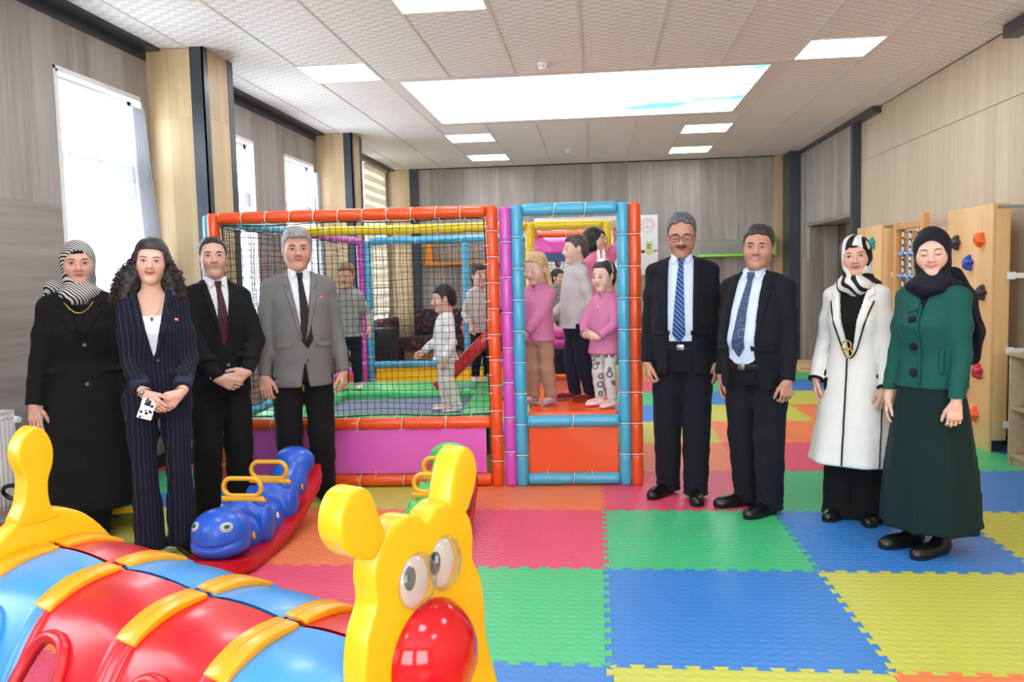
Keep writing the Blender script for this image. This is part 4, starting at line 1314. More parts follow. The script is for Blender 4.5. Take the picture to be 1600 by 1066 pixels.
hd = [(-.335, 0), (-.325, .22), (-.275, .40), (-.215, .56), (-.186, .66), (-.182, .73), (-.170, .79), (-.146, .838), (-.149, .885), (-.138, .928), (-.108, .962), (-.060, .980), (-.02, .970), (0, .955),
      (.02, .970), (.060, .980), (.108, .962), (.138, .928), (.149, .885), (.146, .838), (.170, .79), (.182, .73), (.186, .66), (.215, .56), (.275, .40), (.325, .22), (.335, 0)]
op_ = [(.21, 0), (.21, .36), (.17, .47), (.08, .535), (0, .55), (-.08, .535), (-.17, .47), (-.21, .36), (-.21, 0)]
def sm_open(P): return curvepts(P, 4, False)
face_out = [(c0 + a, b_) for a, b_ in sm_open(hd)] + [(c0 + a, b_) for a, b_ in sm_open(op_)]
slab('face_panel', face_out, -.058, 0, P_YE, ct)
earL = [(-.070, .945), (-.058, .958), (-.072, 1.001), (-.092, 1.046), (-.118, 1.062), (-.150, 1.055), (-.170, 1.025), (-.172, .985), (-.150, .950), (-.118, .930), (-.095, .925), (-.082, .93)]
slab('ear', curvepts(earL, 4), -.058, .002, P_YE, ct)
earR = [(2 * c0 - a + .006, b_ + .012) for a, b_ in earL]
earR = [(.120, .955), (.124, .99), (.136, 1.03), (.152, 1.062), (.180, 1.078), (.208, 1.066), (.224, 1.03), (.216, .99), (.196, .955), (.172, .935)]
slab('ear', curvepts(earR, 4), -.058, .002, P_YE, ct)
Mn = Matrix.Translation((0, .052, .688)) @ Matrix.Rotation(pi / 2, 4, 'Y')
MB().lathe([(.112, -.004), (.112, .004), (.106, .022), (.094, .042), (.074, .062), (.046, .077), (.018, .084), (.004, .085)], 36, Mn).build('nose', mat('nose_red', (196, 14, 26), .12, 0, .5), ct, smooth=60)
def dome_mat():
    m = bpy.data.materials.new('clear_eye_dome'); m.use_nodes = True
    nt = m.node_tree; nt.nodes.remove(nt.nodes['Principled BSDF'])
    tr = node(nt, 'ShaderNodeBsdfTransparent', {0: (.93, .93, .94, 1)}); gl = node(nt, 'ShaderNodeBsdfGlossy', {'Roughness': .06})
    df = node(nt, 'ShaderNodeBsdfDiffuse', {0: (.72, .70, .68, 1)})
    lw = node(nt, 'ShaderNodeLayerWeight', {0: .35})
    a = node(nt, 'ShaderNodeMixShader', {0: .10, 1: tr.outputs[0], 2: df.outputs[0]})
    mx = node(nt, 'ShaderNodeMixShader', {0: mth(nt, 'ADD', mth(nt, 'MULTIPLY', lw.outputs['Facing'], .5), .04), 1: a.outputs[0], 2: gl.outputs[0]})
    nt.links.new(mx.outputs[0], nt.nodes['Material Output'].inputs[0])
    return m
DOME = dome_mat()
for (y, z, ry, rz, py, pz) in ((.020, .848, .053, .056, -.004, .862), (.104, .858, .046, .056, .070, .868)):
    e = MB().sphere((.001, y - ry * .16, z + rz * .04), (.003, ry * .74, rz * .88), 24, 12).build('eye', mat('eye_backing', (214, 206, 196), .5), ct, smooth=60)
    MB().sphere((.005, py, pz), (.0035, .016, .024), 18, 10).build('pupil', P_BK, e, smooth=60)
    MB().sphere((.0, y, z), (.026, ry, rz), 28, 18).build('clear_dome', DOME, e, smooth=180)
# rear arch with its tail
ar = [(-.31, 0), (-.305, .2), (-.285, .38), (-.25, .54), (-.19, .67), (-.11, .765), (-.03, .803), (.05, .790), (.115, .752), (.180, .672), (.230, .56), (.265, .40), (.285, .2), (.29, 0)]
op2 = [(.17, 0), (.17, .34), (.12, .46), (-.02, .52), (-.15, .46), (-.20, .34), (-.20, 0)]
slab('rear_arch', sm_open(ar) + sm_open(op2), -1.417, -1.357, P_YE, ct)
tail = [(-.085, .77), (-.068, .82), (-.058, .87), (-.056, .905), (-.070, .945), (-.068, .985), (-.050, 1.018), (-.022, 1.038), (.002, 1.028), (.018, 1.002), (.026, .964), (.021, .922), (.008, .886), (.005, .842), (.012, .80), (.03, .77)]
slab('tail', curvepts(tail, 3), -1.420, -1.355, P_YE, ct)
# tunnel shells
pf = curvepts([(0, .690), (.08, .684), (.14, .668), (.19, .640), (.232, .58), (.27, .505), (.305, .40), (.328, .25), (.338, .1), (.34, 0)], 8, False)
pa = np.array(pf); sl_ = np.concatenate([[0], np.cumsum(np.hypot(*np.diff(pa, axis=0).T))]); SLEN = sl_[-1]
def prof(v):
    s_ = v * SLEN
    y = float(np.interp(s_, sl_, pa[:, 0])); z = float(np.interp(s_, sl_, pa[:, 1]))
    e = 1e-3
    y2 = float(np.interp(min(s_ + e, SLEN), sl_, pa[:, 0])); z2 = float(np.interp(min(s_ + e, SLEN), sl_, pa[:, 1]))
    y1 = float(np.interp(max(s_ - e, 0), sl_, pa[:, 0])); z1 = float(np.interp(max(s_ - e, 0), sl_, pa[:, 1]))
    n = np.array([-(z2 - z1), y2 - y1]); n = n / (np.linalg.norm(n) + 1e-9)
    if n[1] < 0 and z > .3: n = -n
    return y, z, abs(n[0]), abs(n[1])
PROF = [prof(k / 200) for k in range(201)]
def surf(x, v, off, side):
    q = PROF[min(200, max(0, int(round(v * 200))))]
    return (x, side * (q[0] + q[2] * off), q[1] + q[3] * off)
def shell(xa, xb, side, m, hole):
    nu, nv = 36, 60
    lp = .03
    def off(u):
        d = min(u, 1 - u)
        o = .016 * sin(pi * u) ** .7
        if d < .10: o += .010 * sin(pi * d / .10) ** .7
        return o
    x_ = lambda u: xa + (xb - xa) * u
    hc, hu, hv = ((hole if hole else .5), .46), .26, .19
    grid = {}
    vs = []; fs = []
    pull = []
    for i in range(nu + 1):
        for j in range(nv + 1):
            u, v = i / nu, .003 + .997 * j / nv
            if hole:
                du, dv = (u - hc[0]) / hu, (v - hc[1]) / hv
                r = (abs(du) ** 2.6 + abs(dv) ** 2.6) ** (1 / 2.6)
                if .8 < r < 1.22 or r <= .8:
                    if r > .8:
                        # snap ring of vertices onto the hole outline
                        if r < 1.0 + .5 * max(1 / nu / hu, 1 / nv / hv):
                            u, v = hc[0] + (u - hc[0]) / r, hc[1] + (v - hc[1]) / r
                            pull.append(len(vs))
            grid[i, j] = len(vs); vs.append((u, v))
    for i in range(nu):
        for j in range(nv):
            q = (grid[i, j], grid[i + 1, j], grid[i + 1, j + 1], grid[i, j + 1])
            if hole:
                c = [sum(vs[k][w_] for k in q) / 4 for w_ in (0, 1)]
                r = (abs((c[0] - hc[0]) / hu) ** 2.6 + abs((c[1] - hc[1]) / hv) ** 2.6) ** (1 / 2.6)
                if r < .995: continue
            fs.append(q if side > 0 else q[::-1])
    V3 = [surf(x_(u), v, off(min(max(u, 0), 1)), side) for u, v in vs]
    o = MB().add(V3, fs)
    # drop orphan vertices
    used = sorted({k for f in fs for k in f}); mp = {k: i for i, k in enumerate(used)}
    VI = [surf(x_(u), v, off(min(max(u, 0), 1)) - .006, side) for u, v in vs]
    nq = len(used)
    o.v = [V3[k] for k in used] + [VI[k] for k in used]
    o.f = [tuple(mp[k] for k in f) for f in fs] + [tuple(mp[k] + nq for k in f[::-1]) for f in fs]
    o.mi = [0] * len(o.f)
    sh = o.build('tunnel_shell', m, ct, smooth=60, recalc=False)
    if hole:
        P = []
        for k in range(48):
            a = 2 * pi * k / 48
            cu, sv = cos(a), sin(a)
            u = hc[0] + hu * (abs(cu) ** (2 / 2.6)) * (1 if cu >= 0 else -1); v = hc[1] + hv * (abs(sv) ** (2 / 2.6)) * (1 if sv >= 0 else -1)
            P.append(surf(x_(u), v, off(u) + .002, side))
        MB().tube(P, .016, 10, True).build('window_rim', m, sh, smooth=180)
    return sh
JX = [-1.357, -1.009, -.653, -.34, -.058]
NEAR = [P_BL, P_RE, P_RE, P_BL]; FAR = [P_RE, P_BL, P_BL, P_RE]
for k in range(4):
    shell(JX[k] + .002, JX[k + 1] - .002, -1, NEAR[k], (.46, .34, .52, None)[k])
    shell(JX[k] + .002, JX[k + 1] - .002, 1, FAR[k], (.5, None, .5, None)[k])
# end flanges where the shells meet
for k in (1, 2, 3):
    for side, ms in ((-1, NEAR), (1, FAR)):
        for dx, m in ((-.022, ms[k - 1]), (.022, ms[k])):
            MB().tube([surf(JX[k] + dx, v / 40, .008, side) for v in range(1, 41)], .011, 8).build('flange_rib', m, ct, smooth=60)
def clip(x, side, v0, v1, w_=.07):
    mb = MB(); n = 16; vs = []; fs = []
    for i in range(n + 1):
        v = v0 + (v1 - v0) * i / n
        th = .0255 - .006 * (2 * i / n - 1) ** 2
        for dx, o in ((-w_ / 2, .006), (-w_ / 2, th), (w_ / 2, th), (w_ / 2, .006)):
            vs.append(surf(x + dx, v, o, side))
    for i in range(n):
        for a in range(4):
            fs.append((i * 4 + a, i * 4 + (a + 1) % 4, (i + 1) * 4 + (a + 1) % 4, (i + 1) * 4 + a))
    fs.append((0, 1, 2, 3)); fs.append((n * 4 + 3, n * 4 + 2, n * 4 + 1, n * 4))
    c = mb.add(vs, fs).build('clip', P_CL, ct, bevel=.004, smooth=50)
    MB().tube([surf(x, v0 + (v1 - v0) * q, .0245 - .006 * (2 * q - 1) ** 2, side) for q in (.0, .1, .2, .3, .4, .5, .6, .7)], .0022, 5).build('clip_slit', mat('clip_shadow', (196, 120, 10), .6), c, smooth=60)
for x in JX[:4]:
    x = x + (.038 if x < -1.3 else 0)
    clip(x, -1, .012, .225); clip(x, 1, .012, .20)

# rocking caterpillars
def rocker(loc, rz, body, lab):
    t = thing('rocking_caterpillar', lab, 'rocking toy', loc, rz, 'two-seat rocking caterpillars')
    R = .80
    arc = lambda y: R - math.sqrt(max(R * R - y * y, .01)) if abs(y) < .55 else .22
    bz = lambda y: (y + .30) ** 2 / 3.0
    S = SDF(ax(-.2, .2, .007), ax(-.64, .62, .007), ax(-.02, .50, .007))
    S.ell((0, -.440, .212), (.142, .136, .106), .01)
    S.ell((0, -.450, .142), (.140, .130, .068), .05)
    S.chain([(0, -.36, .12), (0, -.20, .115), (0, -.02, .12), (0, .16, .15), (0, .34, .23), (0, .44, .30)], [.090, .100, .108, .110, .108, .102], .04)
    S.ell((0, .475, .352), (.122, .082, .085), .04)
    for y in (-.20, .12):
        z0 = .0 if y < 0 else .015
        S.ell((0, y, .185 + z0), (.128, .050, .118), .02)
        S.put(lambda x, y_, z: np.maximum(np.maximum((.292 + z0) - z, np.abs(y_ - y) - .075), np.abs(x) - .2), (-.2, y - .08, .27), (.2, y + .08, .42), .006, 's')
        for sx in (-1, 1):
            S.ell((sx * .118, y + .018, .165 + z0), (.036, .062, .105), .022)
    # mouth groove
    def mouth(x, y, z):
        a = x / .15
        yc = -.440 - .137 * np.sqrt(np.maximum(1 - a * a, 0))
        return np.sqrt((y - yc) ** 2 * .25 + (z - (.158 + .030 * a * a)) ** 2) - .006
    S.put(mouth, (-.14, -.64, .1), (.14, -.42, .24), .010, 's')
    S.put(lambda x, y, z: z - (bz(np.clip(y, -.6, .6)) + .050) + 0 * x, (-.25, -.7, -.1), (.25, .7, .6), 0, 's')
    V, F = S.net(1)
    bo = mkobj('body_shell', npmesh('body_shell', V, F, [body]), None, t)
    # rocker base
    vs = []; fs = []; ny = 60
    for i in range(ny + 1):
        y = -.60 + 1.15 * i / ny
        zb = bz(y); sc = abs(sin(i / ny * pi * 22)) ** .5
        w_ = .166 - .05 * max(0, (abs(y) - .42) / .16) ** 2
        h = .070
        for xx, zz in ((-w_, zb + h), (-w_, zb + .03), (-w_ - .016 * sc + .008, zb + .022), (-w_ + .01, zb), (w_ - .01, zb), (w_ + .016 * sc - .008, zb + .022), (w_, zb + .03), (w_, zb + h), (w_ - .02, zb + h + .003), (-w_ + .02, zb + h + .003)):
            vs.append((xx, y, zz))
    m_ = 10
    for i in range(ny):
        for a in range(m_):
            fs.append((i * m_ + a, i * m_ + (a + 1) % m_, (i + 1) * m_ + (a + 1) % m_, (i + 1) * m_ + a))
    fs.append(tuple(range(m_))[::-1]); fs.append(tuple(ny * m_ + a for a in range(m_)))
    base = MB().add(vs, fs).build('rocker_base', P_RE, t, smooth=45)
    for sx in (-1, 1):
        gr = MB()
        for k in range(13):
            y = .04 + k * .018
            gr.box((sx * .146, y, bz(y) + .074), (.034, .006, .006))
        gr.build('foot_grip', P_RE, base, kind='stuff', recalc=False)
    for y in (-.20, .12):
        z0 = .0 if y < 0 else .015
        P = []
        for k in range(32):
            a = 2 * pi * k / 32
            cx = .058 if cos(a) > 0 else -.058
            P.append((cx + .046 * cos(a), y, .362 + z0 + .046 * sin(a)))
        hnd = MB().tube(P, .0125, 10, True).build('handle', P_HY, t, smooth=180)
        MB().bb(-.115, .115, y - .014, y + .014, .288 + z0, .314 + z0).build('handle_foot', P_HY, hnd, bevel=.006)
        MB().tube([(.10, y - .004, .302 + z0), (.128, y - .01, .295 + z0)], .011, 8).build('handle_bolt', P_HY, hnd, smooth=50)
    def hit(x, z):
        # front-most surface point of the head at x,z
        d = np.hypot((V[:, 0] - x), V[:, 2] - z) + (V[:, 1] > -.35) * 1.0 + V[:, 1] * .02
        i = int(np.argmin(d)); return V[i]
    def stick(name, p, n, parts, par):
        q = Vector(n).to_track_quat('Z', 'Y').to_matrix().to_4x4(); q.translation = Vector(p)
        first = None
        for nm, rx, ry, d, m in parts:
            o = MB().sphere((0, 0, d), (rx, ry, .0035), 18, 8, 0).build(nm, m, first or par, smooth=180)
            if first is None:
                o.matrix_local = q; first = o
        return first
    C_ = np.array((0, -.44, .205))
    for sx in (-1, 1):
        p = hit(sx * .082, .255); nrm = (p - C_) / np.array((.148, .140, .112)) ** 2; nrm = nrm / np.linalg.norm(nrm)
        stick('eye', p, nrm, [('eye', .030, .024, -.001, P_WH), ('eye_ring', .0255, .0200, .0008, P_BK), ('eye_ring', .0225, .0172, .0018, P_WH), ('iris', .018, .0135, .0028, mat('iris_green', (16, 110, 70), .4)), ('pupil', .008, .0065, .0045, P_BK)], t)
    for sx in (-1, 1):
        for y, z, m, r in ((-.285, .135, P_HY, .016), (-.03, .165, P_WH, .015), (.30, .235, P_HY, .015)):
            d = np.hypot(V[:, 1] - y, V[:, 2] - z) + (V[:, 0] * sx < .03)
            p = V[int(np.argmin(d))]
            q = Vector((sx, 0, .15)).to_track_quat('Z', 'Y').to_matrix().to_4x4(); q.translation = Vector(p)
            o = MB().sphere((0, 0, 0), (r, r * 1.25, .004), 16, 8).build('spot_cap', m, t, smooth=180); o.matrix_local = q
    return t
rocker((-1.845, 4.26, 0), radians(-2.5), P_DB, 'blue two-seat caterpillar rocker with yellow handles and red base')
rocker((-.87, 4.36, 0), radians(3), P_DG, 'green two-seat rocker with a red base half hidden behind the yellow face')

# ride-on cars at the left
def rideon(loc, rz, lab, body, bump_, seatc, back=True):
    t = thing('ride_on_car', lab, 'toy car', loc, rz)
    MB().prism(curvepts([(-.26, .08), (.27, .08), (.30, .13), (.28, .20), (.10, .22), (.02, .19), (-.12, .20), (-.24, .235), (-.29, .18)], 4), -.115, .115, Matrix.Rotation(pi / 2, 4, 'X')).build('body', body, t, bevel=.02, seg=3)
    for sx in (-1, 1):
        MB().bb(sx * .285 - .018, sx * .285 + .018, -.13, .13, .115, .165).build('bumper', bump_, t, bevel=.012, seg=3)
        for sy in (-1, 1):
            MB().bb(sx * .305 - .004, sx * .305 + .002, sy * .095 - .022, sy * .095 + .022, .126, .156).build('lamp', mat('lamp_red', (170, 80, 50), .35), t, bevel=.002)
            w_ = MB().lathe([(.03, -.022), (.068, -.022), (.075, -.014), (.075, .014), (.068, .022), (.03, .022)], 22, Matrix.Translation((sx * .19, sy * .125, .075)) @ Matrix.Rotation(pi / 2, 4, 'X')).build('wheel', P_BK, t, smooth=40)
            MB().lathe([(.004, -.024), (.034, -.024), (.034, .024), (.004, .024)], 14, Matrix.Translation((sx * .19, sy * .125, .075)) @ Matrix.Rotation(pi / 2, 4, 'X')).build('wheel_hub', bump_, w_, smooth=40)
    MB().tube([(.10, 0, .20), (.06, 0, .31)], .014, 8).build('steering_column', P_BK, t, smooth=40)
    MB().tube([(.055 + .03 * sin(a), .085 * cos(a), .315 + .05 * sin(a)) for a in [2 * pi * k / 20 for k in range(20)]], .012, 8, True).build('steering_wheel', P_BK, t, smooth=180)
    MB().bb(-.16, .0, -.09, .09, .195, .225).build('seat', seatc, t, bevel=.014, seg=3)
    if back:
        slab('backrest', curvepts([(-.10, .20), (.10, .20), (.115, .30), (.09, .38), (0, .41), (-.09, .38), (-.115, .30)], 4), -.25, -.215, P_YE, t)
    MB().bb(.14, .26, -.085, .085, .205, .222).build('bonnet_plate', mat('bonnet_grey', (120, 122, 126), .4), t, bevel=.006)
rideon((-2.945, 4.76, 0), radians(-62), 'yellow and green ride-on toy car peeking out behind the black coat', P_YE, P_DG, P_RE, back=False)
rideon((-3.145, 4.16, 0), radians(-90), 'red ride-on toy car at the left edge behind the yellow arch', P_RE, P_RE, P_BK)
# ------------------------------------------------------------------ people
class TF:
    def __init__(s, R, o): s.R = np.array(R, float); s.o = np.array(o, float)
    def __call__(s, p): return s.o + s.R @ np.array(p, float)
    def inv(s, P): return (np.asarray(P) - s.o) @ s.R
def rot(yaw=0, pitch=0, roll=0):
    return np.array((Matrix.Rotation(radians(yaw), 3, 'Z') @ Matrix.Rotation(radians(pitch), 3, 'X') @ Matrix.Rotation(radians(roll), 3, 'Y')))
def nrm(v):
    v = np.array(v, float); return v / max(np.linalg.norm(v), 1e-9)
def sdpoly(px, pz, poly):
    """signed distance to a 2-D polygon"""
    P = np.array(poly, float); n = len(P)
    px, pz = np.broadcast_arrays(px, pz)
    d = np.full(px.shape, 1e9); s_ = np.ones(px.shape)
    j = n - 1
    for i in range(n):
        ex, ez = P[j] - P[i]
        wx, wz = px - P[i, 0], pz - P[i, 1]
        t = np.clip((wx * ex + wz * ez) / max(ex * ex + ez * ez, 1e-12), 0, 1)
        d = np.minimum(d, (wx - ex * t) ** 2 + (wz - ez * t) ** 2)
        c1 = pz >= P[i, 1]; c2 = pz < P[j, 1]; c3 = ex * wz > ez * wx
        fl = (c1 & c2 & c3) | (~c1 & ~c2 & ~c3)
        s_ = np.where(fl, -s_, s_)
        j = i
    return s_ * np.sqrt(d)
SKIN = mat('skin', (210, 165, 140), .48, 0, .4, attr=True, sss=.12)
MOUTHW = mat('teeth', (232, 226, 216), .4)
EYEM = [mat('sclera', (226, 222, 218), .25), mat('iris_brown', (62, 38, 24), .2), mat('pupil_black', (12, 10, 10), .15), mat('iris_blue', (84, 104, 118), .2)]
def hairm(name, c, c2=None):
    if name in MATS: return MATS[name]
    m = bpy.data.materials.new(name); m.use_nodes = True
    nt = m.node_tree; b = nt.nodes['Principled BSDF']
    tc = node(nt, 'ShaderNodeTexCoord')
    mp = node(nt, 'ShaderNodeMapping', {'Vector': tc.outputs['Object'], 'Scale': (1, .35, .5)})
    n = node(nt, 'ShaderNodeTexNoise', {'Vector': mp.outputs[0], 'Scale': 130.0, 'Detail': 4.0})
    c2 = c2 or tuple(min(255, v * 1.6 + 10) for v in c)
    nt.links.new(ramp(nt, n.outputs['Fac'], [(.35, c), (.68, c2)]), b.inputs['Base Color'])
    b.inputs['Roughness'].default_value = .5
    bp = node(nt, 'ShaderNodeBump', {'Height': n.outputs['Fac'], 'Strength': .7, 'Distance': .004})
    nt.links.new(bp.outputs[0], b.inputs['Normal'])
    MATS[name] = m
    return m
def cloth(name, c, c2=None, kind=None, scale=1.0, rough=.88, sheen=.02):
    """woven cloth; kind adds a printed or woven pattern in the colour c2"""
    if name in MATS: return MATS[name]
    m = bpy.data.materials.new(name); m.use_nodes = True
    nt = m.node_tree; b = nt.nodes['Principled BSDF']
    tc = node(nt, 'ShaderNodeTexCoord')
    b.inputs['Base Color'].default_value = lin(c)
    b.inputs['Roughness'].default_value = rough; b.inputs['Sheen Weight'].default_value = sheen; b.inputs['Specular IOR Level'].default_value = .3
    sp = node(nt, 'ShaderNodeSeparateXYZ', {0: tc.outputs['Object']})
    ang = mth(nt, 'ARCTAN2', sp.outputs[0], mth(nt, 'MULTIPLY', sp.outputs[1], -1.0))
    fac = None
    if kind == 'pin':       # vertical pinstripes round the figure
        q = mth(nt, 'ABSOLUTE', mth(nt, 'SINE', mth(nt, 'MULTIPLY', mth(nt, 'ADD', sp.outputs[0], mth(nt, 'MULTIPLY', sp.outputs[1], .35)), pi / (.021 * scale))))
        fac = mth(nt, 'LESS_THAN', q, .16)
    elif kind == 'diag':    # diagonal tie stripes
        u = mth(nt, 'ADD', sp.outputs[2], mth(nt, 'MULTIPLY', sp.outputs[0], 1.0))
        q = mth(nt, 'FRACT', mth(nt, 'MULTIPLY', u, 1 / (.030 * scale)))
        fac = mth(nt, 'LESS_THAN', q, .38)
    elif kind == 'hring':   # narrow stripes wrapped round head and neck
        wv = node(nt, 'ShaderNodeTexNoise', {'Vector': tc.outputs['Object'], 'Scale': 5.0})
        u = mth(nt, 'ADD', mth(nt, 'ADD', mth(nt, 'MULTIPLY', sp.outputs[2], .6), mth(nt, 'MULTIPLY', sp.outputs[1], .55)), mth(nt, 'ADD', mth(nt, 'MULTIPLY', sp.outputs[0], .75), mth(nt, 'MULTIPLY', wv.outputs['Fac'], .05)))
        fac = mth(nt, 'LESS_THAN', mth(nt, 'FRACT', mth(nt, 'MULTIPLY', u, 1 / (.0135 * scale))), .5)
    elif kind == 'blotch':  # large irregular print
        mp = node(nt, 'ShaderNodeMapping', {'Vector': tc.outputs['Object'], 'Scale': (1.5, 1.2, 1.0), 'Rotation': (.3, .5, .4), 'Location': (.37, .1, .21)})
        wv = node(nt, 'ShaderNodeTexWave', {'Vector': mp.outputs[0], 'Scale': 3.4 * scale, 'Distortion': 9.0, 'Detail': 1.0, 'Detail Scale': 1.2})
        fac = mth(nt, 'LESS_THAN', wv.outputs['Fac'], .40)
    elif kind == 'ring':    # ring-shaped print on childrens trousers
        v = node(nt, 'ShaderNodeTexVoronoi', {'Vector': tc.outputs['Object'], 'Scale': 17.0 * scale})
        fac = mth(nt, 'MULTIPLY', mth(nt, 'LESS_THAN', v.outputs['Distance'], .42), mth(nt, 'GREATER_THAN', v.outputs['Distance'], .24))
    elif kind == 'dots':
        ch = node(nt, 'ShaderNodeTexVoronoi', {'Vector': tc.outputs['Object'], 'Scale': 130.0 * scale})
        fac = mth(nt, 'LESS_THAN', ch.outputs['Distance'], .33)
    elif kind == 'rib':     # fine horizontal weave
        fac = mth(nt, 'GREATER_THAN', mth(nt, 'SINE', mth(nt, 'MULTIPLY', sp.outputs[2], 2 * pi / (.012 * scale))), .3)
    if fac is not None:
        mx = node(nt, 'ShaderNodeMix', data_type='RGBA')
        mx.inputs[6].default_value = lin(c); mx.inputs[7].default_value = lin(c2)
        nt.links.new(fac, mx.inputs[0]); nt.links.new(mx.outputs[2], b.inputs['Base Color'])
    n = node(nt, 'ShaderNodeTexNoise', {'Vector': tc.outputs['Object'], 'Scale': 260.0, 'Detail': 2.0})
    n2 = node(nt, 'ShaderNodeTexNoise', {'Vector': tc.outputs['Object'], 'Scale': 9.0, 'Detail': 2.0, 'Distortion': .6})
    h = mth(nt, 'ADD', mth(nt, 'MULTIPLY', n.outputs['Fac'], .12), mth(nt, 'MULTIPLY', n2.outputs['Fac'], 1.2))
    bp = node(nt, 'ShaderNodeBump', {'Height': h, 'Strength': .35, 'Distance': .012})
    nt.links.new(bp.outputs[0], b.inputs['Normal'])
    MATS[name] = m
    return m
LEATHER = mat('shoe_leather', (18, 17, 18), .28, 0, .5, bump=(30, .15, .004))
SOLE = mat('shoe_sole', (10, 10, 10), .7)
GOLD = mat('gold', (212, 170, 90), .25, 1.0); SILVER = mat('silver', (140, 140, 146), .3, 1.0)
BTN = mat('button_dark', (20, 20, 24), .35)

class Person:
    def __init__(s, label, pos, rz, H=1.75, kid=False, fem=False, w=1.0, hs=None, head=(0, 0, 0), skin=(214, 168, 142), lips=(176, 98, 92), belly=0.0, feet=((-.10, 0, -12), (.10, 0, 12)),
                 handR=None, handL=None, face=None, eyes='open', iris=1, brow=(40, 30, 26), smile=.3, group=None, z=0.0, stub=0.0, hipdx=0.0, cat='person', lean=0.0, lipsize=1.0):
        s.H, s.kid, s.fem, s.w, s.belly = H, kid, fem, w, belly
        s.root = thing('person', label, cat, (pos[0], pos[1], z), radians(rz), group)
        s.hs = hs if hs else (.88 if kid else (.96 if fem else 1.02))
        hs = s.hs
        s.feet = feet
        zc = H - .118 * hs
        s.zchin = H - .232 * hs
        s.zsh = s.zchin - (.052 if kid else .078)
        s.zhip = H * (.455 if kid else .505); s.zknee = H * (.245 if kid else .275)
        L = s.zsh - s.zhip
        s.zwaist = s.zhip + .36 * L; s.zchest = s.zhip + .74 * L
        s.shw = (.094 if kid else .128 if fem else .158) * w * (H / 1.1 if kid else 1)
        s.F = dict(wide=1.0, jaw=1.0, cheek=1.0, nose=1.0, long=1.0)
        if face: s.F.update(face)
        s.skin, s.lips = (min(255, skin[0] * .99), skin[1] * 1.015, skin[2] * 1.05), lips
        s.eyes, s.iris, s.brow, s.smile, s.stub = eyes, iris, brow, smile, stub
        s.lipsize = lipsize
        R = rot(*head)
        piv = np.array((0, .015 - lean, s.zchin - .01))
        s.T = TF(R * hs, piv + R @ np.array((0, -.012 * hs, (zc - piv[2]))))
        s.TR = R
        k = H / 1.1 if kid else 1.0
        if kid:
            s.prof = [(s.zhip - .10 * k, .088, .076, 0, 0), (s.zhip, .098, .082, 0, 0), (s.zwaist, .090, .080, 0, -.008), (s.zchest, .094, .076, 0, 0), (s.zsh - .01, .086, .060, 0, .006), (s.zsh + .025 * k, .060, .048, 0, .008), (s.zsh + .045 * k, .040, .040, 0, .008)]
            s.prof = [(a, b_ * w * k, c * w * k, d, e) for a, b_, c, d, e in s.prof]
            s.rA = (.029 * k, .025 * k, .0195 * k); s.rL = (.050 * k, .042 * k, .031 * k)
        elif fem:
            s.prof = [(s.zhip - .10, .140, .108, 0, .005), (s.zhip + .02, .148, .112, 0, .008), (s.zwaist, .112, .088, 0, 0), (s.zchest - .03, .122, .110, 0, -.018), (s.zchest + .05, .122, .088, 0, -.004), (s.zsh - .01, .112, .068, 0, .01), (s.zsh + .028, .076, .054, 0, .012), (s.zsh + .06, .046, .048, 0, .014)]
            s.prof = [(a, b_ * w, c * w, d, e) for a, b_, c, d, e in s.prof]
            s.rA = (.037, .032, .024); s.rL = (.078, .055, .038)
        else:
            bl = belly
            s.prof = [(s.zhip - .10, .142, .112, 0, .005), (s.zhip + .02, .150, .116 + bl * .3, 0, -bl * .2), (s.zwaist, .138 + bl * .35, .108 + bl * .6, 0, -bl * .5), (s.zchest - .02, .148 + bl * .1, .116 + bl * .15, 0, -bl * .1), (s.zchest + .06, .148, .100, 0, .002), (s.zsh - .01, .136, .078, 0, .010), (s.zsh + .032, .092, .060, 0, .014), (s.zsh + .065, .058, .056, 0, .016)]
            s.prof = [(a, b_ * w, c * w, d, e) for a, b_, c, d, e in s.prof]
            s.rA = (.044, .038, .028); s.rL = (.090, .070, .046)
        # arms
        dz = .36 * H
        s.arms = {}
        ln1, ln2 = (.160 * H, .145 * H) if kid else (.170 * H, .148 * H)
        for sd, hnd in ((-1, handR), (1, handL)):
            sh = np.array((sd * s.shw, .012, s.zsh - .038 * k))
            if hnd is None:
                hnd = dict(w=(sd * (s.shw + .045 * k), -.03, s.zsh - .30 * H + (.02 if kid else 0)), d=(sd * .02, -.18, -1), n=(-sd, .25, 0))
            W = np.array(hnd['w'], float)
            v = W - sh; D = np.linalg.norm(v)
            if D > (ln1 + ln2) * .995:
                W = sh + v / D * (ln1 + ln2) * .995; v = W - sh; D = np.linalg.norm(v)
            u = v / D
            a = (ln1 ** 2 - ln2 ** 2 + D ** 2) / (2 * D); h = math.sqrt(max(ln1 ** 2 - a ** 2, 0))
            pole = np.array(hnd.get('pole', (sd * .25, .9, -.1)), float); pole = pole - u * (pole @ u); pole = nrm(pole)
            E_ = sh + u * a + pole * h
            s.arms[sd] = dict(sh=sh, el=E_, wr=W, d=nrm(hnd['d']), n=nrm(hnd['n']), curl=hnd.get('curl', 22), spread=hnd.get('spread', 1.0), show=hnd.get('show', True))
        s.legs = {}
        for sd, (fx, fy, fa) in zip((-1, 1), feet):
            hip = np.array((sd * (.055 * k if kid else .086 * w), .0, s.zhip)); an = np.array((fx, fy + .03, .075 * (.8 if kid else 1)))
            kn = (hip * (an[2] - s.zknee) + an * (s.zknee - hip[2])) / (an[2] - hip[2]); kn[1] -= .022
            s.legs[sd] = dict(hip=hip, kn=kn, an=an, a=radians(fa))
        s.body()
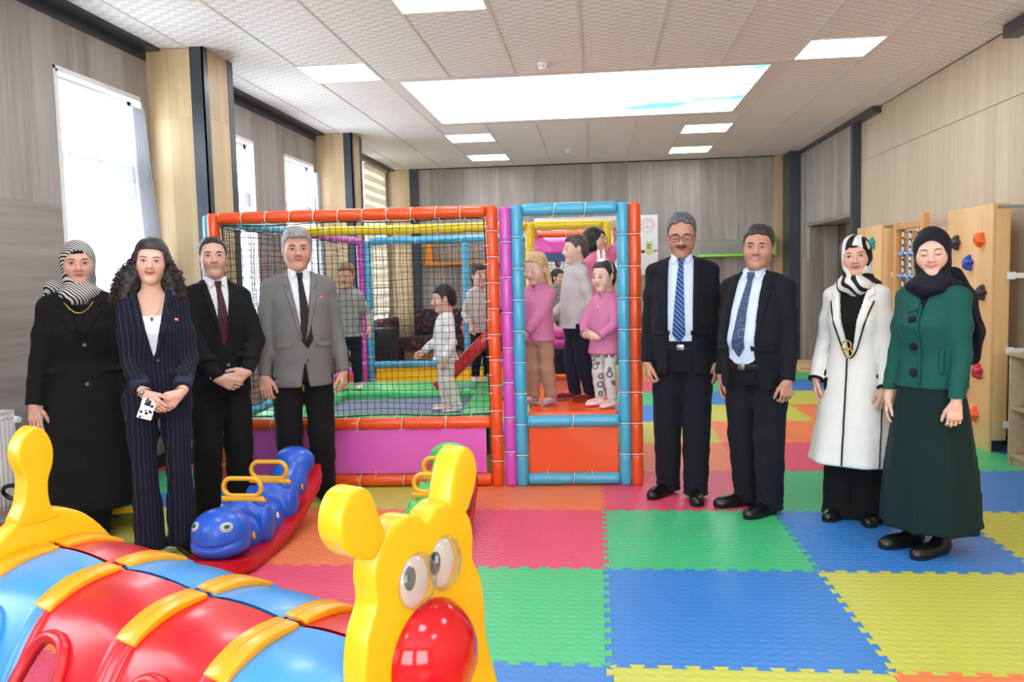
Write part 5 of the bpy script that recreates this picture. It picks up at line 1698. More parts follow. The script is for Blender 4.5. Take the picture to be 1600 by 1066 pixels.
    def torso(s, S, grow, k=.02, zmax=9, caps=True, prof=None):
        S.loft(prof or s.prof, k, grow=grow)
        if caps:
            for sd in (-1, 1):
                sh = s.arms[sd]['sh']
                S.rc((sd * s.shw * .50, .012, s.zsh + .006), (sh[0] * .95, sh[1], sh[2] + .0), s.rA[0] * .85 + grow * .9, s.rA[0] * .95 + grow, .035)
        return S
    def arm(s, S, sd, g0, g1, k=.03, end=1.0):
        a = s.arms[sd]
        W = a['el'] + (a['wr'] - a['el']) * end
        m = (a['sh'] + a['el']) / 2
        S.chain([a['sh'], m, a['el']], [s.rA[0] + g0, (s.rA[0] + s.rA[1]) / 2 + (g0 + g1) / 2, s.rA[1] + g1], k)
        S.chain([a['el'], (a['el'] + W) / 2, W], [s.rA[1] + g1, (s.rA[1] * .55 + s.rA[2] * .5) + g1, s.rA[2] + g1], .012)
    def leg(s, S, sd, g0, g1, g2, zend=.03, k=.03):
        l = s.legs[sd]
        a = l['an'].copy(); a[2] = zend
        S.chain([l['hip'], (l['hip'] + l['kn']) / 2, l['kn'], (l['kn'] * .6 + a * .4), a], [s.rL[0] + g0, s.rL[0] * .5 + s.rL[1] * .5 + (g0 + g1) / 2, s.rL[1] + g1, s.rL[1] * .5 + s.rL[2] * .5 + (g1 + g2) / 2, s.rL[2] + g2], k)
    def head_sdf(s, S):
        hs = s.hs; F = s.F; w_ = F['wide']
        t = TF(s.TR, s.T.o); P = lambda c: tuple(np.array(c) * hs)
        E_ = lambda c, r, k, op='u': S.ell(P(c), tuple(np.array(r) * hs), k * hs, op, t)
        C_ = lambda a, b_, ra, rb, k, op='u': S.rc(P(a), P(b_), ra * hs, rb * hs, k * hs, op, t)
        kd = s.kid
        E_((0, .014, .026), (.073 * w_, .093, .088), .01)
        for sd in (-1, 1):
            E_((sd * .024, .014, .040), (.050 * w_, .082, .074), .02)
        E_((0, -.022, -.028), (.062 * w_, .066, .082 * F['long']), .03)
        jw = F['jaw'] * (.92 if s.fem or kd else 1.0)
        for sd in (-1, 1):
            C_((sd * .040 * jw * w_, -.006, -.058), (sd * .013, -.066, -.097 * F['long']), .0195 * jw, .0185 * jw, .03)
            E_((sd * (.034 if not kd else .036) * w_, -.062, -.026 - (.008 if kd else 0)), (.025 * F['cheek'], .022, .026 * F['cheek']), .035)
        if not kd: E_((0, -.070, -.094 * F['long']), (.021, .018, .016), .025)
        if F.get('dchin'): E_((0, -.035, -.105), (.052, .045, .035), .03)
        if not kd: C_((-.038, -.077, .022), (.038, -.077, .022), .009 if s.fem else .012, .009 if s.fem else .012, .03)
        n = F['nose'] * (.86 if kd else 1)
        for sd in (-1, 1):
            E_((sd * .031, -.100, .003), (.018, .016, .013), .016, 's')
            E_((sd * .031, -.0815 if s.eyes == 'open' else -.0790, .003), (.0150, .0150, .0125), .006)
            if s.eyes == 'open':
                E_((sd * .031, -.099, .0025), (.0125, .010, .0056), .003, 's')
        C_((0, -.084, .014), (0, -.1065 - .004 * (n - 1), -.026), .0075, .0100 * n, .014)
        E_((0, -.1070 - .004 * (n - 1), -.0300), (.0120 * n, .0115 * n, .0095), .008)
        for sd in (-1, 1):
            E_((sd * .0125 * n, -.097, -.0335), (.0085 * n, .010, .0075), .008)
        sm = s.smile * .009
        ls = s.lipsize
        for z0, r in ((-.0575, .0040 * ls), (-.0655, .0048 * ls)):
            pts = [(x * .023 * (1 + s.smile * .18), -.0885 + .016 * x * x, z0 + sm * x * x + (.0020 * (1 - abs(x)) if z0 > -.06 else -.0015 * (1 - abs(x)))) for x in (-1, -.5, 0, .5, 1)]
            for a, b_ in zip(pts[:-1], pts[1:]):
                C_(a, b_, r * (.7 if abs(a[0]) > .02 else 1), r * (.7 if abs(b_[0]) > .02 else 1), .006)
        for x in (-.75, -.25, .25):
            C_((x * .024, -.0965 + .016 * x * x, -.0615 + sm * x * x), ((x + .5) * .024, -.0965 + .016 * (x + .5) ** 2, -.0615 + sm * (x + .5) ** 2), .0024, .0024, .004, 's')
        for sd in (-1, 1):
            E_((sd * .074 * w_, .006, -.004), (.008, .019, .031), .008)
            E_((sd * .081 * w_, .0, .0), (.006, .010, .016), .006, 's')
        ns = .047 if s.fem else .056
        if kd: ns = .043
        nb = np.array((0, .022, s.zsh + .03))
        S.rc(t(P((0, .020, -.075))), nb, ns * (1.0 if kd else hs), ns * 1.06, .03)
    def hand_sdf(s, S, sd):
        a = s.arms[sd]
        if not a['show']: return
        q = (s.H / 1.75) * (.93 if s.fem else .98) * (1.06 if s.kid else 1)
        d = a['d']; n = nrm(a['n'] - d * (a['n'] @ d)); t = -np.cross(d, n) * sd
        # thumb side: for the right hand (sd=-1) with fingers down and palm inward the thumb points forward
        if s.__dict__.get('flipthumb'): t = -t
        W = a['wr']; P = lambda i, j, k_: W + (d * i + t * j + n * k_) * q
        S.rc(P(-.03, 0, 0), P(.02, 0, 0), .024 * q, .025 * q, .02)
        kn = []
        for j, (y, ln, r) in enumerate(((.031, .082, .0086), (.0105, .090, .0089), (-.0105, .084, .0085), (-.0300, .067, .0075))):
            k0 = P(.088 - abs(y - .006) * .25, y, -.002)
            S.rc(P(.018, y * .62, 0), k0, .0135 * q, .0115 * q, .012)
            c = radians(a['curl'] * (1 + .12 * j)); ang = c * .6
            p = k0; f = d + t * (y * .7 * a['spread'])
            f = nrm(f)
            for m, (fl, rr) in enumerate(((.50, 1.0), (.29, .93), (.21, .84))):
                dv = f * cos(ang) + n * sin(ang)
                p2 = p + dv * ln * fl * q
                S.rc(p, p2, r * rr * q, r * (rr - .06) * q, .004)
                p = p2; ang += c
        # thumb
        p = P(.020, .026, .006); f = nrm(d * .86 + t * .46 + n * .32)
        for ln, r in ((.042, .0135), (.032, .0105), (.026, .0092)):
            p2 = p + f * ln * q
            S.rc(p, p2, r * q, r * .9 * q, .008)
            p = p2; f = nrm(f + d * .35 + n * .12 - t * .1)
    def body(s):
        t = TF(s.TR, s.T.o); hs = s.hs
        o = s.T.o
        rng = lambda i, r: (o[i] - r * hs, o[i] + r * hs, .0036)
        fx, fy, fz = [rng(0, .10)], [rng(1, .125)], [rng(2, .135)]
        allp = []
        for sd in (-1, 1):
            a = s.arms[sd]
            allp += [a['sh'], a['el'], a['wr'] + a['d'] * .17]
            if a['show']:
                c = a['wr'] + a['d'] * .085 * (s.H / 1.75)
                r = .088 * (s.H / 1.75) ** .8
                for L_, i in ((fx, 0), (fy, 1), (fz, 2)):
                    L_.append((c[i] - r, c[i] + r, .0042))
        allp = np.array(allp)
        lo = np.minimum(allp.min(0), (-.25, -.17, 0)) - .08; hi = np.maximum(allp.max(0), (.25, .2, s.H)) + .06
        lo[1] = min(lo[1], o[1] - .14 * hs); hi[2] = s.H + .03
        S = SDF(ax(lo[0], hi[0], .014, fx), ax(lo[1], hi[1], .014, fy), ax(.012, hi[2], .016, fz))
        s.torso(S, -.016, prof=[(max(a, s.zhip - .03), b_ - (.022 if a < s.zwaist - .02 else 0), c - (.022 if a < s.zwaist - .02 else 0), d_, e_) for a, b_, c, d_, e_ in s.prof])
        for sd in (-1, 1):
            s.arm(S, sd, -.008, -.006 if not s.kid else -.003)
            s.leg(S, sd, -.026, -.018, -.008, .07)
            l = s.legs[sd]
            S.rc(l['an'] + np.array((0, 0, -.02)), l['an'] + np.array((sin(l['a']) * .10, -cos(l['a']) * .10, -.03)), .026, .02, .01)
            s.hand_sdf(S, sd)
        s.head_sdf(S)
        V, F = S.net(0)
        s.V = V
        # colour: skin, with lips, cheeks, knuckles and beard shadow; mouth line and eye surrounds are darker
        h = t.inv(V) / hs
        base = np.array(lin(s.skin)[:3])
        col = np.repeat(base[None], len(V), 0)
        def blend(mask, c, k):
            m = (np.clip(mask, 0, 1) * k)[:, None]
            return col * (1 - m) + np.array(lin(c)[:3]) * m
        near = (np.abs(h) < .2).all(1)
        for sd in (-1, 1):
            d = np.sqrt(((h[:, 0] - sd * .042) / .024) ** 2 + ((h[:, 2] + .024) / .022) ** 2)
            col = blend(np.where(near & (h[:, 1] < -.03), 1.2 - d, 0), (206, 126, 112), .30)
        if s.stub:
            d = np.where(near & (h[:, 2] < -.042) & (h[:, 1] < .03), np.clip((-.040 - h[:, 2]) / .015, 0, 1), 0)
            col = blend(d, (104, 78, 70), s.stub * .55)
        sm = s.smile * .009
        zz = h[:, 2] - sm * (h[:, 0] / .024) ** 2
        d = np.sqrt((h[:, 0] / (.0250 * (1 + s.smile * .2))) ** 2 + ((zz + .0618) / (.0086 * s.lipsize)) ** 2)
        col = blend(np.where(near & (h[:, 1] < -.066), (1.08 - d) * 4, 0), s.lips, .80 if s.fem else .6)
        d = np.sqrt((h[:, 0] / (.023 * (1 + s.smile * .2))) ** 2 + ((zz + .0615) / .0022) ** 2)
        col = blend(np.where(near & (h[:, 1] < -.066), (1.1 - d) * 3, 0), (92, 44, 42), .75)
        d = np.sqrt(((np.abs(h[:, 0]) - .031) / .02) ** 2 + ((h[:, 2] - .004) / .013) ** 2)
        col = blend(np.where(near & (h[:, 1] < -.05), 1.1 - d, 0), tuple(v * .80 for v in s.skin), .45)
        s.obj = mkobj('body', npmesh('body', V, F, [SKIN], None, col), None, s.root)
        s.Vh = h[near]
        s.eyeparts()
    def front(s, x, z, r=.007):
        d = np.hypot(s.Vh[:, 0] - x, s.Vh[:, 2] - z)
        m = d < r
        if not m.any(): m = d < .015
        return float(s.Vh[m, 1].min())
    def htube(s, name, pts, r, m, n=6, closed=False, off=0.001):
        t = TF(s.TR, s.T.o)
        P = [t(np.array(p) * s.hs) for p in pts]
        rr = [q * s.hs for q in r] if hasattr(r, '__len__') else r * s.hs
        return MB().tube(P, rr, n, closed).build(name, m, s.root, smooth=180)
    def eyeparts(s):
        t = TF(s.TR, s.T.o); hs = s.hs
        BR = hairm('brow_%d_%d_%d' % s.brow, s.brow)
        for sd in (-1, 1):
            if s.eyes == 'open':
                prof = [(0, 1.0)] + [(math.sin(radians(a)), math.cos(radians(a))) for a in (14, 30, 31, 60, 90, 130, 179)]
                vs = []; fs = []; mi = []
                nn = 14
                for r, c in prof[1:]:
                    for k in range(nn):
                        a = 2 * pi * k / nn
                        vs.append(t(np.array((sd * .031 + .0128 * r * cos(a), -.0815 - .0128 * c, .003 + .0128 * r * sin(a))) * hs))
                for i in range(len(prof) - 2):
                    for k in range(nn):
                        fs.append((i * nn + k, i * nn + (k + 1) % nn, (i + 1) * nn + (k + 1) % nn, (i + 1) * nn + k)); mi.append(s.iris if i == 0 else 0)
                fs.append(tuple(range(nn))); mi.append(2)
                mb = MB(); mb.v = [tuple(v) for v in vs]; mb.f = fs; mb.mi = mi
                mb.build('eye', EYEM, s.root, smooth=180)
                pts = [(sd * (.031 + x * .0145), s.front(sd * (.031 + x * .0135), .0085, .005) - .001, .0030 + .0062 * (1 - x * x)) for x in (-1, -.5, 0, .5, 1)]
            else:
                pts = [(sd * (.031 + x * .0145), s.front(sd * (.031 + x * .0135), .0, .005) - .0005, -.0015 - .0035 * (1 - x * x)) for x in (-1, -.5, 0, .5, 1)]
            s.htube('eyelash', pts, [.0009, .0018, .0021, .0019, .0011] if s.eyes != 'open' else [.0007, .0014, .0017, .0016, .0009] if s.fem or s.kid else [.0006, .0011, .0012, .0011, .0007], BR)
            thick = .0026 if s.fem else .0038
            if s.kid: thick = .0018
            pts = []
            for x in (-1, -.5, 0, .5, 1):
                bx, bz = sd * (.0325 + x * .0165), .0205 + .004 * (1 - x * x) + .0015 * x * (1 if s.fem else -.5)
                pts.append((bx, s.front(bx, bz) - .0006, bz))
            s.htube('eyebrow', pts, [thick * .8, thick, thick, thick * .8, thick * .35], BR)
    # ---- garments
    def grid(s, z0, z1, h=.0095, ex=.0):
        P = np.array([s.arms[sd][k] for sd in (-1, 1) for k in ('sh', 'el', 'wr')])
        lo = np.minimum(P.min(0), (-.24 * s.w, -.2, 0)) - .09 - ex; hi = np.maximum(P.max(0), (.24 * s.w, .2, 0)) + .09 + ex
        if s.kid: lo += .03; hi -= .03
        return SDF(ax(lo[0], hi[0], h), ax(lo[1], hi[1], h), ax(z0 - .03, z1 + .03, h))
    def part(s, name, S, m, relax=1, parent=None, label=None):
        V, F = S.net(relax)
        if len(F) == 0: return None
        o = mkobj(name, npmesh(name, V, F, [m] if not isinstance(m, list) else m), None, parent or s.root)
        if label: o['label'] = label
        return o
    def wrinkle(s, S, amp=.0025, f=1.0, seed=0):
        X, Y, Z = S.X[:, None, None], S.Y[None, :, None], S.Z[None, None, :]
        n = np.sin(38 * f * (Z + .35 * X) + 9 * Y + seed) * np.sin(13 * f * X + 17 * f * Y + 3 + seed) + .6 * np.sin(61 * f * (Z - .5 * X) + 20 * Y + seed * 2) * np.sin(23 * f * Y + 11 * X)
        S.D = S.D + (amp * n).astype(np.float32)
        return S
    def cuffcut(s, S, sd, back=.0):
        a = s.arms[sd]; u = nrm(a['wr'] - a['el']); c = a['wr'] - u * back
        S.put(lambda x, y, z: np.maximum(-((x - c[0]) * u[0] + (y - c[1]) * u[1] + (z - c[2]) * u[2]), np.sqrt((x - c[0]) ** 2 + (y - c[1]) ** 2 + (z - c[2]) ** 2) - .085), c - .12, c + .12, .004, 's')
    def shell(s, name, S, D0, poly, m, off=0.0, th=.006, mirror=False, back=False, parent=None, label=None, ycut=.0, relax=1):
        """raised cloth piece lying on the garment surface D0, outlined by a polygon seen from the front"""
        P_ = np.array(poly); i0, i1 = np.searchsorted(S.X, [(-P_[:, 0].max() if mirror else P_[:, 0].min()) - .03, P_[:, 0].max() + .03]); k0, k1 = np.searchsorted(S.Z, [P_[:, 1].min() - .03, P_[:, 1].max() + .03])
        i0, k0 = max(i0 - 1, 0), max(k0 - 1, 0)
        def up(A, axis):
            B = np.moveaxis(A, axis, 0); o_ = np.empty((2 * B.shape[0] - 1,) + B.shape[1:], np.float32)
            o_[::2] = B; o_[1::2] = (B[1:] + B[:-1]) * .5
            return np.moveaxis(o_, 0, axis)
        D0 = up(up(D0[i0:i1 + 1, :, k0:k1 + 1], 0), 2)
        Q = SDF(up(S.X[i0:i1 + 1], 0), S.Y, up(S.Z[k0:k1 + 1], 0))
        X, Z = Q.X[:, None], Q.Z[None, :]
        d2 = sdpoly(np.abs(X) if mirror else X, Z, poly)[:, None, :]
        Y = S.Y[None, :, None]
        Q.D = np.maximum(np.maximum(np.abs(D0 - off) - th, d2), (ycut - Y) if back else (Y - ycut)).astype(np.float32)
        relax = max(relax, 2)
        return s.part(name, Q, m, relax, parent, label)
    def shoes(s, m=None, heel=.0, name='shoe', ln=1.0, sock=None):
        m = m or LEATHER
        k = (s.H / 1.1 * .64) if s.kid else (.93 if s.fem else 1.0)
        for sd in (-1, 1):
            l = s.legs[sd]; R = np.array(Matrix.Rotation(l['a'], 3, 'Z'))
            o = np.array((l['an'][0], l['an'][1], 0.0))
            S = SDF(ax(-.085, .085, .0065), ax(-.28 * ln, .11, .0065), ax(-.01, .17, .0065))
            q = k
            S.ell((0, -.10 * q * ln, .030 * q), (.046 * q, .125 * q * ln, .045 * q), .01)
            S.ell((0, .005 * q, .045 * q), (.037 * q, .06 * q, .05 * q), .04)
            S.rc((0, .0, .06 * q), (0, .008, .12 * q), .040 * q, .038 * q, .03)
            S.ell((0, -.165 * q * ln, .022 * q), (.038 * q, .055 * q * ln, .028 * q), .03)
            S.put(lambda x, y, z: z - .011 + 0 * x + 0 * y, (-.1, -.3, -.05), (.1, .15, .05), .004, 's')
            V, F = S.net(1)
            ob = mkobj(name, npmesh(name, V, F, [m]), None, s.root, tuple(o), l['a'])
            if sock is None:
                S2 = SDF(ax(-.085, .085, .008), ax(-.28 * ln, .11, .008), ax(-.01, .05, .004))
                S2.ell((0, -.10 * q * ln, .030 * q), (.049 * q, .128 * q * ln, .05 * q), .01); S2.ell((0, .005 * q, .045 * q), (.040 * q, .062 * q, .06 * q), .03); S2.ell((0, -.165 * q * ln, .022 * q), (.041 * q, .057 * q * ln, .03 * q), .03)
                S2.put(lambda x, y, z: np.maximum(-z + .0, z - .014) * 1.0 + 0 * x + 0 * y, (-.1, -.3, -.05), (.1, .15, .1), 0, 'i')
                V, F = S2.net(0)
                mkobj('sole', npmesh('sole', V, F, [SOLE]), None, ob)
    def trousers(s, m, g=(.006, .015, .028), zend=.035, wr=.0022, name='trousers', flare=0.0, top=.10):
        zt = s.zhip + top
        P = np.array([s.legs[sd]['an'] for sd in (-1, 1)])
        S = SDF(ax(min(P[:, 0].min(), -.2) - .10 - flare, max(P[:, 0].max(), .2) + .10 + flare, .0095), ax(min(-.18, P[:, 1].min() - .14) - flare, .22 + flare, .0095), ax(.0, zt + .03, .0105))
        for sd in (-1, 1):
            s.leg(S, sd, g[0], g[1], g[2] + flare, zend, .02)
        pr = [r for r in s.prof]
        S.loft([(s.zhip - .09 * s.H / 1.75, pr[0][1] * .97, pr[0][2] * .97, 0, .004)] + [(z, a, b_, x, y) for z, a, b_, x, y in pr[1:3]] + [(zt + .03, pr[2][1], pr[2][2], 0, pr[2][4])], .03, grow=.004 if s.kid else .0095)
        S.put(lambda x, y, z: np.maximum(z - zt, zend - z) + 0 * x + 0 * y, (-.5, -.5, -.1), (.5, .5, 2), 0, 'i')
        s.wrinkle(S, wr, .8, 1.0)
        # gather just above the shoe
        Zc = S.Z[None, None, :]
        S.D = S.D + (.003 * np.sin(Zc * 150) * np.clip((.19 - Zc) / .1, 0, 1) * (0 if flare > .01 else 1)).astype(np.float32)
        return s.part(name, S, m)
    def jacket(s, m, zhem, zb, vw=.07, grow=.014, sleeve=.012, lap=True, opened=.0, name='jacket', lapm=None, cut=.30, flare=0.0, xo=0.0, buttons=2, bm=None, h=.0095, zneck=None, hemround=.08, cuff=.0, lw=1.0, fold=None, wr=.0022, pocket=True, lapc=None):
        """tailored jacket or coat: open V at the neck, lapels, sleeves, front edges parting below the last button"""
        S = s.grid(zhem, s.zsh + .09, h, max(0, flare))
        P = [list(r) for r in s.prof if r[0] > zhem]
        zl = P[0][0]
        if zhem < zl:
            pass
        hz = s.zhip - zhem
        base = s.prof[1]
        rows = [(zhem - .02, base[1] + flare, base[2] + flare, 0, base[4])]
        if hz > .15:
            rows.append(((zhem + s.zhip) / 2, base[1] + flare * .5, base[2] + flare * .5, 0, base[4]))
        rows += [tuple(r) for r in s.prof if r[0] > max(zhem, s.zhip - .02)]
        # keep neck open
        rows = [r for r in rows if r[0] < s.zsh + .045]
        S.loft(rows, .02, grow=grow, fold=fold)
        for sd in (-1, 1):
            sh = s.arms[sd]['sh']
            S.rc((sd * s.shw * .42, .012, s.zsh + .016 * (s.H / 1.75)), (sh[0] * .97, sh[1], sh[2] + .010), s.rA[0] * .72 + grow * .8, s.rA[0] * .90 + grow * .7, .035)
            s.arm(S, sd, sleeve, sleeve, .035)
        for sd in (-1, 1):
            s.cuffcut(S, sd, cuff)
        Zm = S.Z[None, None, :]
        s.wrinkle(S, wr, 1.0, 2.0)
        D0 = S.D.copy()
        zt = s.zsh + .075
        # hem: cut only the trunk, not hanging sleeves
        hemd = (zhem - Zm)
        Sl = SDF(S.X, S.Y, S.Z)
        for sd in (-1, 1):
            s.arm(Sl, sd, sleeve, sleeve, .0)
            s.cuffcut(Sl, sd, cuff)
        cutd = np.maximum(S.D, hemd + 0 * S.D)
        S.D = np.minimum(cutd, np.where(Sl.D < .1, np.maximum(Sl.D, -9), .2)).astype(np.float32)
        # neck opening
        S.rc((0, .01, s.zsh + .10), (0, .0, s.zsh + .02), .075, .062, .01, 's') if not s.kid else S.rc((0, .004, s.zsh + .10), (0, .0, s.zsh + .035), .05, .045, .01, 's')
        # front V and parted fronts
        def vfn(x, y, z):
            wv = np.interp(z, [zb - 1.2, zb - cut, zb - .02, zb, zb + .02, s.zsh + .06], [opened + hemround * 1.6 * (1.2 - cut), opened, opened, opened + .001, opened + .006, vw])
            lim = np.where(z < zb - .03, -.02, .02)
            d = np.maximum(np.abs(x - xo) - wv, y - lim)
            return np.where((wv <= 0.0015), np.maximum(d, .004), d)
        S.put(vfn, (-.3, -.6, zhem - .1), (.3, .05, s.zsh + .12), .004, 's')
        o = s.part(name, S, m)
        lm = lapm or m
        if lap:
            zn = s.zsh - .055
            for sd in (-1, 1):
                q = lambda x: xo + sd * x
                e0 = opened + .002
                poly = [(q(e0 + .001), zb - .005), (q(e0 + .030 * lw), zb + .05), (q(.098 * lw + opened * .5), zn), (q(.074 * lw + opened * .5), zn + .010), (q(.104 * lw + opened * .4), zn + .040), (q(.095), zt - .015), (q(.060), zt), (q(vw - .002), s.zsh + .045), (q(opened + .012), zb + .03)]
                s.shell('lapel', S, D0, poly, lm, off=.002, th=.0075, parent=o, ycut=.01)
                if lapc is not None:
                    pts = [(q(e0 + .002), zb), (q(e0 + .032 * lw), zb + .05), (q(.100 * lw + opened * .5), zn)]
                    s.piping(S, D0, curvepts(pts, 4, False), lapc, o)
        def fronty(x, z):
            i = int(np.argmin(np.abs(S.X - x))); k = int(np.argmin(np.abs(S.Z - z)))
            c = D0[i, :, k]; j = np.nonzero(c < 0)[0]
            return float(S.Y[j[0]]) if len(j) else -.1
        s.fronty = fronty
        for k in range(buttons):
            z = zb - .012 - k * .105
            x = xo + (.016 if opened < .02 else opened + .02)
            MB().lathe([(.0095, 0), (.0105, .0025), (.009, .005), (.005, .004)], 12, Matrix.Translation((x, fronty(x, z) - .001, z)) @ Matrix.Rotation(pi / 2, 4, 'X')).build('button', bm or BTN, o, smooth=40)
        if pocket:
            for sd in (-1, 1):
                zc = s.zwaist - .045
                xs = sd * .105 * s.w
                poly = [(xs - .06, zc - .022), (xs + .05, zc - .016), (xs + .05, zc + .014), (xs - .06, zc + .012)] if sd < 0 else [(xs - .05, zc - .016), (xs + .06, zc - .022), (xs + .06, zc + .012), (xs - .05, zc + .014)]
                s.shell('pocket_flap', S, D0, poly, lm, off=.002, th=.0065, parent=o)
        s.S0, s.D0 = S, D0
        return o
    def piping(s, S, D0, pts, m, parent, r=.004):
        P = []
        for x, z in pts:
            i = int(np.argmin(np.abs(S.X - x))); k = int(np.argmin(np.abs(S.Z - z)))
            c = D0[i, :, k]; j = np.nonzero(c < 0)[0]
            if len(j):
                j = j[0]
                y = float(S.Y[j - 1] + (S.Y[j] - S.Y[j - 1]) * (c[j - 1] / (c[j - 1] - c[j])))
                P.append((x, y - .009, z))
        if len(P) > 1:
            MB().tube(P, r, 6).build('piping', m, parent, smooth=180)
    def shirt(s, m, zb, collar=True, tie=None, tiel=None, knot=1.0, grow=.004, tilt=0.0, cm=None):
        S = SDF(ax(-.19, .19, .007), ax(-.30, .16, .007), ax(zb - .22, s.zsh + .15, .007))
        rows = [r for r in s.prof if r[0] > s.zhip - .05]
        S.loft(rows, .01, grow=grow)
        zk = s.zsh + .052
        if collar:
            t = TF(s.TR, s.T.o)
            S.rc((0, .026, s.zsh + .02), (0, .016, s.zsh + .092), .064 if not s.kid else .05, .060 if not s.kid else .046, .015)
            S.put(lambda x, y, z: z - (s.zsh + .080 + y * .30) + 0 * x, (-.2, -.2, s.zsh), (.2, .2, s.zsh + .2), .002, 'i')
        S.put(lambda x, y, z: np.maximum(np.abs(x) - .17, zb - .20 - z) + 0 * y, (-.4, -.4, 0), (.4, .4, 2.2), 0, 'i')
        D0 = S.D.copy()
        if collar:   # hollow for the neck
            S.rc((0, .028, s.zsh + .05), (0, .020, s.zsh + .16), .0535, .057, .002, 's')
        s.wrinkle(S, .0012, 1.2, .5)
        o = s.part('shirt', S, m)
        if collar:
            for sd in (-1, 1):
                poly = [(sd * .004, zk + .004), (sd * .062, zk + .045), (sd * .066, zk + .012), (sd * .047, zk - .040)]
                s.shell('collar_flap', S, D0, poly, cm or m, off=.004, th=.006, parent=o)
        if tie is not None:
            zt = tiel
            kk = knot
            tl = tilt
            poly = [(-.021 * kk, zk + .008), (.021 * kk, zk + .008), (.015 * kk, zk - .034), (-.015 * kk, zk - .034)]
            poly2 = [(-.014 * kk, zk - .030), (.014 * kk, zk - .030), (tl + .040, zt + .06), (tl, zt), (tl - .040, zt + .06)]
            q = s.shell('necktie', S, D0, poly2, tie, off=.009, th=.0065, relax=2)
            s.shell('tie_knot', S, D0, poly, tie, off=.012, th=.011, parent=q, relax=2)
        return o
    def belt(s, m, z, grow=.012):
        S = SDF(ax(-.25, .25, .008), ax(-.3, .22, .008), ax(z - .04, z + .04, .006))
        S.loft(s.prof, .0, grow=grow)
        S.put(lambda x, y, z_: np.abs(z_ - z) - .017 + 0 * x + 0 * y, (-1, -1, 0), (1, 1, 2), 0, 'i')
        o = s.part('belt', S, m)
        y = min(r[4] - r[2] for r in s.prof[1:3]) - grow
        yy = float(np.interp(z, [r[0] for r in s.prof], [r[4] - r[2] for r in s.prof])) - grow
        MB().bb(-.022, .022, yy - .008, yy + .002, z - .018, z + .018).build('buckle', SILVER, o, bevel=.002)
        return o
    # ---- hair and headwear, in head coordinates
    def hgrid(s, r=(.15, .17, .17), dn=0.0, h=.006):
        o = s.T.o; hs = s.hs
        return SDF(ax(o[0] - r[0] * hs, o[0] + r[0] * hs, h), ax(o[1] - r[1] * hs, o[1] + r[1] * hs, h), ax(o[2] - r[2] * hs - dn, o[2] + r[2] * hs, h))
    def hl(s, S):
        """head-local coordinate arrays of a grid"""
        X, Y, Z = S.X[:, None, None] - s.T.o[0], S.Y[None, :, None] - s.T.o[1], S.Z[None, None, :] - s.T.o[2]
        R = s.TR
        return [(X * R[0, i] + Y * R[1, i] + Z * R[2, i]) / s.hs for i in range(3)]
    def E(s, S, c, r, k=.01, op='u'):
        S.ell(tuple(np.array(c) * s.hs), tuple(np.array(r) * s.hs), k, op, TF(s.TR, s.T.o))
    def C(s, S, a, b_, ra, rb, k=.01, op='u'):
        S.rc(tuple(np.array(a) * s.hs), tuple(np.array(b_) * s.hs), ra * s.hs, rb * s.hs, k, op, TF(s.TR, s.T.o))
    def hair(s, m, th=.010, line=.070, top=.0, side=.004, nape=-.075, curl=.0, m_shape=.012, burn=-.02, freq=180, quiff=0.0, name='hair'):
        """short hair: a cap over the skull ending at hairline, ears and nape"""
        S = s.hgrid(h=.0048)
        w_ = s.F['wide']
        s.E(S, (0, .016, .028 + top * .3), (.073 * w_ + side, .093 + th, .088 + th + top * .7), .01)
        for sd in (-1, 1):
            s.E(S, (sd * .025, .014, .042 + top * .5), (.050 * w_ + side, .082 + th, .074 + th + top * .5), .02)
        s.E(S, (0, .03, -.03), (.066 * w_ + side, .078 + th * .8, .075), .03)
        if quiff: s.E(S, (0, -.055, .095), (.05, .035, .028 + quiff), .03)
        x, y, z = s.hl(S)
        if curl:
            S.D = S.D + (curl * np.sin(x * freq) * np.sin(y * freq * 1.1 + 1) * np.sin(z * freq * .9)).astype(np.float32)
        zl = np.interp(y, [-.12, -.075, -.05, -.036, -.020, .020, .030, .06, .12], [line, line, line - .012, .028, burn, burn, -.035, nape, nape])
        zl = zl - m_shape * np.clip(1 - np.abs(np.abs(x) - .0) / .03, 0, 1) * (y < -.04) + .006 * np.clip((np.abs(x) - .03) / .02, 0, 1) * (y < -.055)
        S.D = np.maximum(S.D, ((zl - z) * s.hs).astype(np.float32))
        # clear the ears
        for sd in (-1, 1):
            s.E(S, (sd * .082 * w_, .004, -.008), (.020, .022, .034), .004, 's')
        return s.part(name, S, m, 1)
    def hijab(s, m, under=None, op_=(.063, .112, .086), oc=(0, -.10, -.012), drape=1.0, tail=None, fm=None, seed=0, back=0.0, th=1.0):
        S = s.hgrid((.22, .24, .19), .13, .0062)
        s.E(S, (0, .020, .030), (.088 * th, .112, .104 * th), .01)
        s.E(S, (0, .0, -.045), (.082 * th, .098, .088), .03)
        s.E(S, (0, .05 + back, -.01), (.07, .095, .09), .03)
        z0 = s.zsh
        S.rc((0, .012, s.zchin - .005), (0, .005, z0 + .03), .080 * s.hs, .092, .03)
        S.ell((0, -.05, z0 + .03), (.095 * drape, .075, .055), .03)
        S.ell((0, .03, z0 + .035), (.125 * drape, .08, .04), .03)
        x, y, z = s.hl(S)
        S.D = S.D + (.0030 * np.sin(62 * (z + .55 * np.abs(x)) + 22 * y + seed) * np.clip((-z - .02) / .06, 0, 1) + .0016 * np.sin(45 * z + 40 * y + 30 * x + seed)).astype(np.float32)
        D0 = S.D.copy()
        s.E(S, oc, op_, .006, 's')
        o = s.part('headscarf', S, m, 1)
